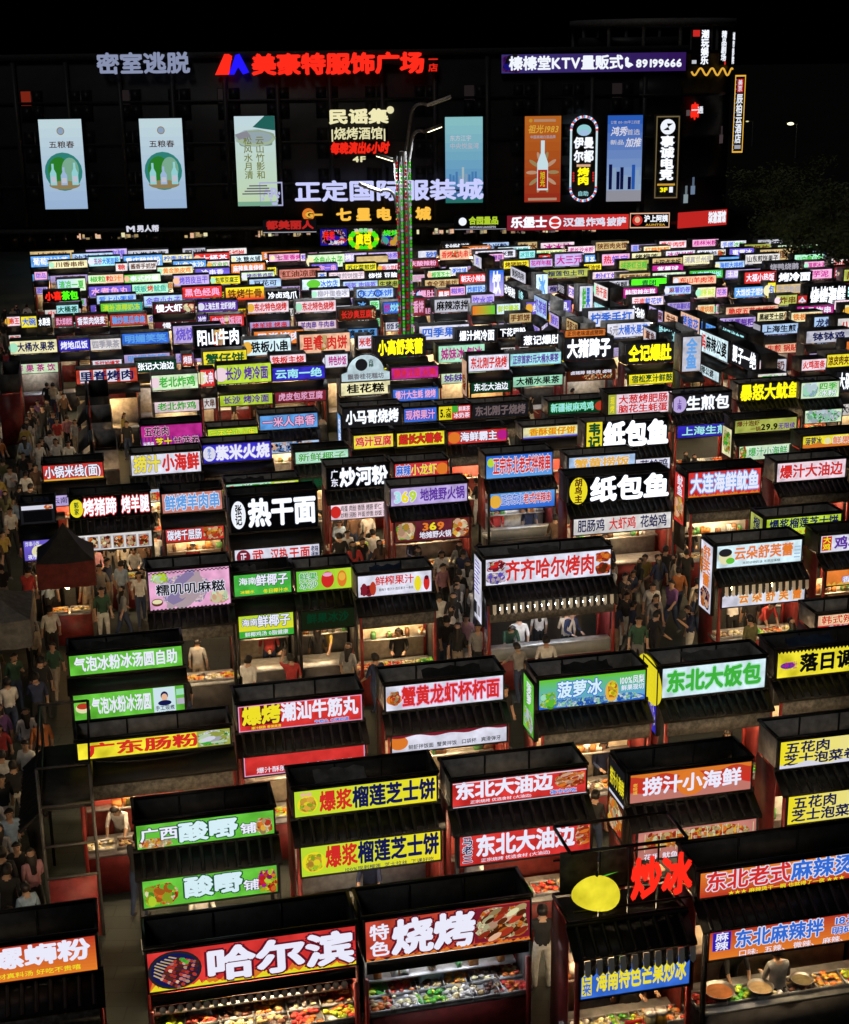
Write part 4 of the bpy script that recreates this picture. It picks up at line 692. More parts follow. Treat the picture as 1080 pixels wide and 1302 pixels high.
# --- the further rows: (left, bottom left, right, bottom right, height, ground, ink, writing[, second board])
FAR = []
def B(x1, y1, x2, y2, h, bg, ink, text, low=None, **k): FAR.append(dict(q=(x1, y1, x2, y2, h), bg=bg, ink=ink, els=text, low=low, **k))
B(433, 504, 497, 499, 14, 'cream', 'k', '桂花糕', dome=True)
B(499, 511, 558, 507, 13, 'blue', 'i', '爆汁大生蚝 烧烤')
B(346, 485, 414, 480, 14, 'royal', 'c', '云南一绝', ('maroon', 'i', '虎皮包浆豆腐'))
B(381, 450, 446, 446, 20, 'peach', 'r', '里脊 肉饼', food=.43)
B(310, 453, 371, 449, 17, 'ice', 'k', '铁板小串')
B(247, 443, 309, 440, 20, 'black', 'W', '阳山牛肉', food=.5)
B(155, 439, 216, 437, 12, 'blue', 's', '明媚笑笑')
B(13, 451, 74, 447, 14, 'cream', 'n', '大桶水果茶', ('pale green', 'm', '鲜 果 茶 饮'))
B(75, 447, 115, 445, 12, 'royal', 'w', '烤地瓜饭')
B(115, 446, 155, 443, 12, 'milk', 'e', '四季果茶', ('white', 'r', '手打柠檬茶'))
B(97, 489, 176, 485, 15, 'brick red', 'n', '里脊烤肉', squares=True)
B(172, 474, 225, 471, 11, 'dark green', 'W', '张记大油边')
B(193, 497, 253, 493, 16, 'pale green', 'g', '老北炸鸡')
B(255, 492, 274, 490, 18, 'red', 'w', '大串')
B(276, 489, 346, 485, 20, 'lime', 'p', '长沙 烤冷面')
B(232, 465, 246, 464, 10, 'brick red', 'w', '烤肠')
B(413, 468, 443, 465, 14, 'white', 'm', '特色炒饭')
B(343, 466, 390, 464, 10, 'pale pink', 'r', '铁板主烧')
B(455, 444, 474, 442, 14, 'white', 'r', '米老')
B(477, 455, 542, 451, 19, 'charcoal', 'Y', '小高舒芙蕾', ('hot yellow', 'k', '舒芙蕾 松饼'), fat=True)
B(497, 483, 558, 478, 11, 'magenta', 'r', '狼牙土豆 火鸡')
B(557, 462, 617, 458, 18, 'mint', 'm', '姊妹冰 刨冰', ('pale green', 'p', '姊妹刨冰'))
B(595, 473, 648, 468, 17, 'white', 'r', '东北刚子烧烤', ('dark green', 'W', '东北大油边'), sidebd='peach')
B(648, 466, 714, 461, 13, 'cyan', 'p', '正宗首家5元大桶水果茶', ('mint', 'k', '大桶水果茶'))
B(581, 437, 632, 433, 14, 'charcoal', 'W', '爆汁烤冷面')
B(633, 430, 671, 427, 10, 'black', 'W', '下花甲粉')
B(662, 441, 716, 438, 12, 'charcoal', 'W', '葱记爆肚', ('yellow', 'd', '爆肚凉粉'))
B(717, 459, 780, 455, 23, 'charcoal', 'W', '大猪蹄子', ('brown', 'w', '卤猪蹄 猪头肉 卤味'), fat=True, topstrip='orange', food2=True)
B(795, 463, 857, 459, 20, 'charcoal', 'Y', '仝记爆肚', ('hot yellow', 'x', '宿松烹汁鲜鼓'), fat=True)
B(771, 430, 827, 427, 15, 'white', 'b', '{e}5元{b}大桶水果茶')
B(866, 473, 891, 471, 36, 'pale grey', 's', '全鱼', tall=True, vertical=True)
B(968, 426, 1015, 422, 11, 'pale blue', 'k', '上海生煎', ('peach', 'r', '生煎 锅贴'), sidebd='pale grey')
B(1034, 419, 1083, 415, 13, 'pale blue', 'n', '龙卷烧麦')
B(1024, 437, 1083, 433, 13, 'pale grey', 'n', '钵钵鸡')
B(962, 410, 1005, 407, 10, 'cream', 'k', '黑椒芝士肠', food=.8)
B(1005, 410, 1046, 407, 10, 'cream', 'o', '铁板豆腐')
B(914, 418, 961, 414, 11, 'lilac', 'p', '冰汤圆糍粑')
B(1018, 472, 1051, 470, 8, 'pale pink', 'r', '火鸡面条')
B(1050, 468, 1088, 464, 14, 'yellow', 'd', '凉皮肉夹馍')
B(962, 491, 1000, 488, 9, 'milk', 'g', '豆乳脆皮')
B(962, 475, 1000, 471, 14, 'pale grey', 'd', '炒酸奶')
B(70, 416, 94, 415, 11, 'maroon', 'i', '武大郎烧饼', ('maroon', 'i', '武大郎烧饼'))
B(96, 416, 139, 413, 12, 'maroon', 'w', '香菜肉烧麦', ('wine', 'i', '香菜肉烧麦'), food=.9)
B(140, 415, 188, 411, 12, 'brick red', 's', '糖炒栗瓜串烧', ('maroon', 'w', '糖炒栗瓜烤'))
B(27, 417, 48, 415, 12, 'yellow', 'b', '大碗', ('tan', 'w', '酸辣粉'))
B(9, 415, 27, 413, 9, 'pale pink', 'r', '串王')
B(48, 416, 66, 414, 9, 'black', 'W', '水果捞')
B(267, 416, 311, 413, 12, 'red', 'i', '肉夹 饭团', food=.5)
B(251, 413, 264, 412, 10, 'purple', 'w', '冷饮')
B(431, 408, 479, 404, 12, 'brown', 'r', '长沙臭豆腐', ('sky blue', 'k', '臭臭 臭豆腐'), food=.88)
B(487, 399, 513, 397, 12, 'blue', 'c', '{m}炒{c}炒饭', ('white', 'n', '炒饭 焖面'))
B(552, 398, 599, 395, 14, 'pale grey', 'k', '麻辣凉拌', ('milk', 'd', '什么都能拌'))
B(600, 401, 630, 399, 9, 'orange>leaf green', 'd', '')
B(631, 400, 662, 398, 11, 'ice', 'l', '鲜柠檬茶')
B(647, 411, 676, 409, 6, 'tan', 'd', '手抓饼')
B(517, 402, 541, 400, 18, 'maroon', 'i', '酱香饼')
B(886, 400, 909, 398, 10, 'cream', 'o', '蛋烘糕')
B(909, 399, 921, 398, 10, 'pink', 'm', '桃胶')
B(1026, 395, 1077, 391, 25, 'black', 'W', '烧烤海鲜', ('white', 'k', '鲜活海鲜现捞现做'), fat=True, redside=True)
B(986, 389, 1014, 386, 11, 'olive', 'd', '炸串')
B(922, 403, 990, 399, 6, 'peach', 'r', '脆皮五花肉拌饭')
# rows nearer the mall
B(195, 399, 249, 395, 10, 'wine', 'W', '慢大虾', ('wine', 'W', '慢大虾'), food=.7)
B(252, 397, 303, 394, 11, 'purple', 'w', '上海生煎 龙虾烧烤')
B(315, 399, 368, 396, 12, 'pale pink', 'r', '东北特色烧烤', ('lilac', 'r', '烤羊排 烤串'))
B(376, 398, 428, 395, 12, 'pale pink', 'r', '东北特色烧烤', ('pale pink', 'p', '羊肉串 牛肉串'))
B(128, 398, 182, 395, 10, 'leaf green>teal', 'l', '清补凉椰奶冻')
B(72, 400, 101, 398, 9, 'cyan', 'x', '大桶茶')
B(123, 387, 174, 384, 7, 'pale blue', 'b', '爱上小粥屋')
B(183, 390, 233, 387, 11, 'pale blue', 'v', '金典小丸子')
B(338, 383, 381, 380, 10, 'black', 'W', '冷卤鸡爪')
B(287, 383, 337, 380, 14, 'yellow^red', 'd', '铁烤牛骨')
B(232, 380, 283, 377, 12, 'red', 'i', '黑色经典')
B(113, 378, 168, 374, 11, 'violet', 'i', '水煮鱼丸')
B(168, 374, 215, 371, 10, 'mint', 'r', '{t}铁板{r}烤{t}鱿鱼')
B(73, 371, 110, 369, 13, 'pale blue>pale green', 'g', '清凉一夏')
B(55, 384, 103, 382, 11, 'black', 'G', '{R}小喜{G}茶包', fat=True)
B(112, 361, 158, 359, 9, 'pale green>peach', 'g', '{g}椒粒{r}粒{o}汁')
B(158, 360, 205, 357, 8, 'leaf green>pale green', 'w', '泰式柠檬')
B(221, 364, 267, 361, 11, 'lilac', 'v', '烤苕皮豆干')
B(268, 362, 306, 359, 8, 'yellow', 'x', '包浆豆腐王')
B(317, 366, 358, 363, 8, 'pale blue', 'k', '豆花可')
B(307, 357, 350, 354, 6, 'pale green', 'p', '烤面筋鸡架')
B(384, 369, 433, 366, 11, 'ice', 'b', '{b}冰饮店', green_oval=True)
B(436, 369, 481, 365, 7, 'pale blue', 'v', '锅盔 肉锅盔')
B(481, 367, 508, 364, 7, 'olive', 'k', '生烤串')
B(396, 380, 445, 376, 9, 'white', 'e', '柳叶蛋卷冰')
B(453, 380, 502, 377, 10, 'pale blue', 'b', '东方酥饼', rings=True)
B(470, 394, 483, 393, 9, 'mint', 'g', '肠')
B(452, 394, 469, 393, 9, 'charcoal', 's', '冰')
B(504, 382, 556, 378, 11, 'wine', 'i', '爆肚 爆肚', rings=True)
B(556, 382, 573, 380, 11, 'brick red', 'w', '暴肥')
B(592, 374, 629, 371, 9, 'pale blue', 'b', '炸鲜奶冰酪')
B(572, 376, 592, 374, 8, 'pink', 'v', '糍粑')
B(599, 391, 629, 388, 13, 'lilac', 'v', '饮水吧')
B(540, 367, 584, 363, 9, 'tan', 'd', '食全酒美坊')
B(544, 355, 574, 353, 8, 'pale green', 'g', '榴莲芝士')
B(584, 361, 620, 357, 10, 'red', 'w', '朝天小辣鱼')
B(571, 350, 595, 347, 7, 'white', 'b', '粥饼铺')
B(622, 377, 641, 375, 27, 'blue^lilac', 'w', '饮', tall=True, vertical=False)
B(681, 381, 697, 379, 26, 'ice', 's', '冰', tall=True)
B(736, 396, 754, 395, 26, 'white', 'g', '{g}鲜{b}果', tall=True, vertical=True)
B(559, 331, 598, 328, 11, 'peach', 'r', '香烤大肉串', food=.5)
B(604, 329, 656, 326, 8, 'white', 'k', '酸奶紫米露')
B(612, 333, 641, 331, 6, 'pink', 'p', '草莓糖葫')
B(660, 329, 681, 327, 8, 'cyan', 't', '冰豆浆')
B(682, 328, 718, 324, 8, 'cream', 'g', '绿豆沙牛乳')
B(640, 342, 673, 339, 8, 'yellow', 'd', '烤猪脑花')
B(685, 334, 701, 332, 8, 'red', 'w', '串')
B(673, 340, 703, 338, 4, 'lilac', 'm', '花样年糕')
B(705, 339, 743, 336, 13, 'lilac', 'm', '大三元')
B(743, 339, 757, 337, 12, 'sky blue', 'w', '乳茶')
B(757, 319, 800, 317, 9, 'tan', 'd', '陕西肉夹馍')
B(722, 323, 757, 320, 7, 'pale pink', 'm', '老长沙米粉')
B(802, 321, 835, 318, 8, 'lilac', 'b', '蓝莓酸奶')
B(818, 323, 853, 320, 5, 'cream', 'o', '红糖糍粑')
B(838, 316, 873, 313, 5, 'pale pink', 'r', '酱牛肉饼')
B(765, 338, 801, 335, 12, 'pink', 'v', '{r}热{v}奶宝')
B(803, 333, 841, 330, 9, 'cream', 'k', '烤榴莲')
B(846, 329, 884, 326, 6, 'white', 'm', '冰皮月饼')
B(787, 345, 825, 342, 11, 'olive', 'g', '抹茶红豆糕')
B(829, 342, 868, 339, 11, 'tan', 'k', '大碗卤肉饭')
B(868, 337, 907, 334, 10, 'cream', 'e', '清真兰州面')
B(690, 354, 750, 350, 8, 'olive', 'n', '榴莲包土司')
B(742, 346, 765, 343, 7, 'yellow', 'd', '葱油饼')
B(753, 357, 800, 354, 9, 'pale pink', 'v', '粉红炸鸡')
B(829, 358, 872, 355, 8, 'pale green', 'e', '绿茶绿豆饼')
B(829, 348, 869, 344, 4, 'magenta', 'w', '紫薯球')
B(787, 359, 829, 357, 5, 'tan', 'd', '红薯粉条')
B(757, 369, 800, 366, 9, 'pale grey', 'k', '黑芝麻糊')
B(802, 366, 848, 363, 6, 'hot green', 'x', '青团')
B(792, 379, 836, 376, 10, 'magenta', 'w', '韩国辣年糕')
B(803, 390, 844, 387, 10, 'pale pink', 'b', '{r}云南{b}鲜花饼')
B(845, 375, 880, 373, 9, 'pale blue', 'v', '{a}麻{v}薯奶卷', ('lilac', 'v', '手工麻薯奶糕'))
B(855, 363, 911, 360, 5, 'peach', 'r', '东山羊肉汤')
B(876, 355, 920, 352, 8, 'green', 'c', '八宝糯米饭')
B(880, 314, 914, 310, 4, 'pink', 'm', '桂林米粉')
B(916, 316, 949, 313, 7, 'white', 'g', '{b}手搓{g}冰粉')
B(886, 328, 923, 324, 8, 'white', 'k', '烤生蚝', food=.7)
B(927, 326, 960, 322, 8, 'violet', 'w', '蜜雪冰')
B(947, 336, 992, 332, 10, 'milk', 'k', '山东煎饼果子')
B(914, 337, 940, 334, 5, 'sky blue', 'w', '')
B(909, 343, 947, 340, 6, 'pale blue', 'b', '海鲜大排档')
B(922, 354, 967, 351, 8, 'lilac', 'w', '土豆粉 米线')
B(946, 361, 987, 357, 12, 'red', 'w', '大福小热饭')
B(987, 360, 1033, 355, 11, 'black', 'W', '烤冷面', fat=True)
B(986, 374, 1020, 371, 10, 'tan', 'e', '牛肉板面')
B(975, 379, 986, 378, 16, 'yellow', 'b', '包')
B(933, 379, 975, 375, 11, 'sky blue', 'w', '大馅饺子馄饨')
B(886, 379, 910, 376, 11, 'cream', 'l', '油茶 麻花')
B(910, 378, 925, 376, 10, 'pink', 'v', '花茶')
B(976, 346, 1018, 342, 10, 'charcoal', 'e', '烧鸭烧鹅')
B(1022, 343, 1057, 340, 7, 'pink', 'm', '草莓冰淇淋')
B(1028, 355, 1058, 351, 10, 'pink', 'm', '芋泥')
B(1060, 353, 1090, 350, 11, 'maroon', 'w', '烤全羊')
B(1060, 394, 1092, 391, 9, 'pale pink', 'm', '冰激凌')
B(1012, 402, 1060, 398, 6, 'magenta', 'w', '全品炸串')
B(113, 339, 154, 336, 10, 'cyan', 'm', '{m}五谷{b}大粥面粉')
B(62, 342, 112, 339, 5, 'cream', 'd', '川香串串')
B(59, 336, 79, 334, 4, 'red', 'w', '')
B(147, 345, 163, 344, 5, 'milk', 'r', '糖')
B(164, 344, 201, 341, 5, 'milk', 'd', '酱香手抓饼')
B(44, 356, 61, 354, 8, 'pink', 'v', '甜品')
B(157, 339, 194, 337, 4, 'cream', 'k', '冰镇酸梅汤')
B(206, 334, 245, 331, 8, 'cream', 'b', '柠季手打')
B(220, 343, 263, 340, 9, 'sky blue', 'w', '小鱼冰沙')
B(264, 342, 293, 340, 6, 'pale pink', 'g', '双皮奶')
B(294, 335, 334, 332, 6, 'ice', 'k', '冰 糖水铺')
B(294, 349, 338, 346, 11, 'orange', 'w', '麻辣臭臭烧烤')
B(200, 350, 246, 347, 6, 'cream', 'o', '黄金脆皮鸡')
B(248, 352, 293, 349, 8, 'violet', 'w', '冷串香')
B(340, 350, 352, 349, 7, 'yellow', 'd', '饼')
B(355, 355, 408, 352, 10, 'salmon', 'd', '红油凉面')
B(342, 333, 404, 330, 7, 'pink', 'm', '{d}七{m}里香烤鸡翅')
B(382, 332, 393, 331, 6, 'pale pink', 'v', '糕')
B(437, 333, 467, 330, 9, 'lilac', 'w', '烤奶坊')
B(468, 331, 508, 328, 8, 'lilac', 'v', '葡萄冰冰茶')
B(453, 336, 494, 334, 4, 'tan', 'w', '')
B(396, 347, 430, 344, 9, 'violet', 'i', '鱼你一串')
B(439, 346, 480, 343, 8, 'yellow', 'x', '苏北菜煎饼')
B(481, 346, 509, 343, 8, 'white', 'r', '麻小龙虾')
B(418, 357, 465, 354, 7, 'pale pink', 'e', '天津煎饼馃子')
B(404, 357, 416, 356, 6, 'milk', 'b', '茶')
B(510, 341, 558, 338, 8, 'maroon', 'i', '重庆酸辣粉')
B(466, 357, 508, 354, 6, 'charcoal', 'W', '烧饼 豆脑')
# stalls turned to the aisle, their signs facing it
B(890, 445, 926, 462, 17, 'ice', 'k', '{r}妈{k}麻辣公婆', ('ice', 'k', '麻辣公婆'), L=True)
B(929, 460, 968, 476, 16, 'charcoal', 'W', '腰子一绝', L=True)
B(888, 423, 912, 433, 11, 'sky blue', 'b', '蟹仔饼', L=True)
B(912, 430, 960, 446, 13, 'charcoal', 'c', '大胡子烤串王', L=True)
B(756, 402, 777, 412, 12, 'cyan', 'w', '冰冰坊', L=True)
B(804, 402, 824, 410, 10, 'charcoal', 'W', '牛杂粉', L=True)
B(826, 404, 845, 412, 10, 'lilac', 'd', '臭豆腐', L=True)
B(845, 411, 864, 419, 10, 'peach', 'd', '牛排', L=True)
B(866, 417, 887, 428, 14, 'peach', 'b', '烤脑花', L=True)
B(864, 440, 888, 452, 14, 'charcoal', 'c', '鱼丸子', L=True) if False else None
B(819, 432, 836, 440, 10, 'pale grey', 'd', '章鱼', L=True)
B(837, 430, 862, 443, 13, 'charcoal', 'c', '铁板鱿鱼', L=True)
B(680, 398, 698, 407, 15, 'pale blue', 'v', '奶茶铺', L=True)
B(699, 412, 717, 419, 10, 'lilac', 'v', '酸奶', L=True)
B(650, 352, 680, 363, 9, 'pale grey', 'k', '黄焖鸡排', L=True)
B(640, 373, 662, 383, 8, 'charcoal', 'W', '砂锅粉', L=True)
B(655, 379, 671, 387, 10, 'charcoal', 'c', '面条', L=True)
B(756, 376, 773, 384, 11, 'milk', 'r', '热干面', L=True)
B(722, 376, 734, 381, 9, 'pale pink', 'v', '花茶', L=True)
B(709, 372, 721, 377, 9, 'charcoal', 'e', '烤肠', L=True)
B(721, 420, 739, 428, 9, 'tan', 'd', '鸡蛋汉堡', L=True)
B(603, 337, 617, 342, 9, 'pale grey', 'v', '奶', L=True)
B(111, 506, 112, 530, 14, 'charcoal', 'e', '麻辣拌', L=True)
B(113, 538, 114, 562, 14, 'pale grey', 'd', '烤冷面', L=True)
B(117, 570, 119, 598, 14, 'charcoal', 'e', '炒米粉', L=True)
B(2, 482, 4, 500, 14, 'leaf green', 'w', '果汁', L=True)
FAR = [f for f in FAR if f]

def paint(bd, bg, k=.85):
    if bg is None: return
    if '>' in bg: a, c = bg.split('>'); bd.grad(a, c, False, k)
    elif '^' in bg: a, c = bg.split('^'); bd.grad(c, a, True, k)
    elif bg in ('black', 'charcoal', 'dark green', 'brown', 'dim green'): bd.rect(0, 0, 1, 1, glow(bg, k*.6))
    else: bd.put([(0, 0), (bd.w, 0), (bd.w, bd.h), (0, bd.h)], [(0, 1, 2, 3)], glow(bg, k, True), 0.0)
def draw(bd, els, seed, k=.9, copies=6):
    q = random.Random(seed)
    for e in els:
        c = e[0]
        if c == 't': bd.text(*e[1:6], e[6], e[7], **{'bold': .024, 'copies': copies, 'k': k*1.05, **e[8]}) if False else bd.text(e[1], e[2], e[3], e[4], e[5], INK[e[6]] if e[6] in INK else e[6], e[7], **{'bold': .024, 'copies': copies, 'k': k * (1.12 if e[6] in 'wWY' else 1), **e[8]})
        elif c == 'r': bd.rect(e[1], e[2], e[3], e[4], glow(e[5], k*.9))
        elif c == 'o': bd.oval(e[1], e[2], e[3]*bd.h, e[4]*bd.h, glow(e[5], k*.95), 24)
        elif c == 'f': bd.food(e[1], e[2], e[3], e[4], e[5], e[6], q.randint(0, 9999), e[7], e[8], e[9], e[10], k=k*.85)
        elif c == 'fl':
            n = 26
            for i in range(n):
                x = (i + q.random())/n; w_ = .03; hh = e[2]*q.uniform(.4, 1); bd.put([(max(0, x-w_)*bd.w, 0), (min(1, x+w_)*bd.w, 0), (min(1, max(0, x + q.uniform(-.01, .02)))*bd.w, hh*bd.h)], [(0, 1, 2)], glow(e[1], k*.9), .004*bd.k + .004 + i*.0002)
            bd.k += 2
        elif c == 'w':
            n = 24; up = e[2] > .5; v = []; f = []
            for i in range(n + 1):
                y = e[2] + .06*math.sin(i*.9 + seed) + .04*math.sin(i*.37); v += [(i/n*bd.w, (1 if up else 0)*bd.h), (i/n*bd.w, y*bd.h)]
            for i in range(n): f.append((2*i, 2*i+2, 2*i+3, 2*i+1) if not up else (2*i, 2*i+1, 2*i+3, 2*i+2))
            bd.put(v, f, glow(e[1], k*.9))
        elif c == 'zz':
            n = 32; v = []; f = []
            for i in range(n): v += [(i/n*bd.w, bd.h), ((i+1)/n*bd.w, bd.h), ((i+.5)/n*bd.w, .9*bd.h)]; f.append((3*i, 3*i+2, 3*i+1))
            bd.put(v, f, glow(e[1], k*.9))
        elif c == 'ck':
            for row in range(2):
                for y in (0.0, .95):
                    for i in range(40):
                        if (i + row) % 2 == 0: bd.put([(i/40*bd.w, (y + row*.025)*bd.h), ((i+1)/40*bd.w, (y + row*.025)*bd.h), ((i+1)/40*bd.w, (y + row*.025 + .025)*bd.h), (i/40*bd.w, (y + row*.025 + .025)*bd.h)], [(0, 1, 2, 3)], glow(e[1], k), .004*bd.k + .004)
            bd.k += 1
        elif c == 'st':
            for i in range(18): bd.put([(i/18*bd.w, 0), ((i+.35)/18*bd.w, 0), ((i+.35)/18*bd.w, .5*bd.h), (i/18*bd.w, .5*bd.h)], [(0, 1, 2, 3)], glow(e[1], k*.8), .002)
        elif c == 'sk':
            cx, cy, s_ = e[1]*bd.w, e[2]*bd.h, e[3]*bd.h; bd.k += 1; l0 = .004*bd.k; cnt = 0
            for i in range(8):
                a = -.62 + .04*i; dx, dy = math.cos(a), math.sin(a); ox, oy = cx + s_*1.0*(i/7 - .5)*.8, cy + 1.2*s_*(i/7 - .5)*.85
                ln = s_*(.98 - .6*abs(i/7 - .5)); bd.put([(ox - dx*ln - .008, oy - dy*ln - .008), (ox - dx*ln + .008, oy - dy*ln + .008), (ox + dx*ln + .008, oy + dy*ln + .008), (ox + dx*ln - .008, oy + dy*ln - .008)], [(0, 3, 2, 1)] if False else [(0, 1, 2, 3)][::1], glow('tan', k*.9), l0 + .001*i)
                for j in range(8):
                    u_ = (-.35 + 1.3*j/7)*ln; cnt += 1; bd.oval((ox + dx*u_)/bd.w, (oy + dy*u_)/bd.h, ln*.13, s_*.085, glow(q.choice(['brown', 'brick red', 'salmon', 'brown', 'brick red', 'peach']), k*q.choice((.5, .7, .9))), 8, l0 + .001*i + .0005 + .00003*j, a + q.uniform(-.3, .3))
            bd.k += 3
            for i in range(5): bd.oval(.16 + .006*i, .78 - .02*i, .06*bd.h, .04*bd.h, glow(q.choice(['leaf green', 'green']), k*.7), 7, None, i)

STALLS = []
def place(q, L=False, zb=ZB):
    x1, y1, x2, y2, h = q
    a = at_z(x1, y1, zb)
    if L:
        c = at_z(x2, y2, zb); wd = max(1.3, min(3.2, abs((c - a).dot(-VX)))); X = -VX; rz = YAW - math.pi/2
    else:
        wd = (x2 - x1) / ppm(a) / UX.dot(RT)
        for _ in range(4): wd *= (x2 - x1) / max(1e-3, (to_px(a + UX*wd)[0] - x1))
        X = UX; rz = YAW
    hm = h / vppm(a)
    fwd_n = VX if not L else UX
    c = a + X*wd/2 + fwd_n*(DEP/2); c.z = 0
    return c, rz, wd, max(.4, min(1.3, hm))

def eave(b, W, near=True, zb=ZB, gz=.3, flat=False):
    y0, z0, y1, z1 = -DEP/2, zb - .04, -DEP/2 - .42, zb - .04 - gz
    b.add([(-W/2 - .05, y0, z0), (W/2 + .05, y0, z0), (W/2 + .05, y1, z1), (-W/2 - .05, y1, z1), (-W/2 - .05, y0, z0 - .05), (W/2 + .05, y0, z0 - .05), (W/2 + .05, y1, z1 - .05), (-W/2 - .05, y1, z1 - .05)],
          [(0, 3, 2, 1), (4, 5, 6, 7), (0, 1, 5, 4), (1, 2, 6, 5), (2, 3, 7, 6), (3, 0, 4, 7)], TILE)
    if near:
        n = int(W / .19) if not flat else 0
        for i in range(n):
            x = -W/2 + (i + .5)*W/n; b.tube((x, y0 - .01, z0 + .02), (x, y1 - .01, z1 + .02), .036, TILE, 6)
        b.tube((-W/2 - .05, y0, z0 + .04), (W/2 + .05, y0, z0 + .04), .05, TILE, 6)
PAL['bulb'] = 'ffc880'; PAL['tube'] = 'ffe0b0'; WARM = glow('tube', 125.0, True, False); COOL = glow('hot white', 40.0, True, False); BULB = glow('bulb', 125.0, True, False)
def board_part(root, name, org, X, w_, h_, bg, els, seed, k=.85, copies=6, edge=True, parent=None):
    bd = Board(org, X, (0, 0, 1), w_, h_)
    Xv = np.array(X); N = bd.N; o = bd.o
    lo = o - Xv*.025 - np.array([0, 0, .025]) - N*.08; hi = o + Xv*(w_ + .025) + np.array([0, 0, h_ + .025]) - N*.004
    bd.mb.box(np.minimum(lo, hi), np.maximum(lo, hi), FRAME)
    if edge:
        for (p, r_) in (((0, -.028), (w_, .0)), ((0, h_), (w_, h_ + .028)), ((-.028, -.028), (0, h_ + .028)), ((w_, -.028), (w_ + .028, h_ + .028))):
            p0 = o + Xv*p[0] + np.array([0, 0, p[1]]) - N*.003; p1 = o + Xv*r_[0] + np.array([0, 0, r_[1]]) + N*.022
            bd.mb.box(np.minimum(p0, p1), np.maximum(p0, p1), FRAME)
    paint(bd, bg, k); draw(bd, els, seed, k, copies); return bd.mb.obj(name, root)

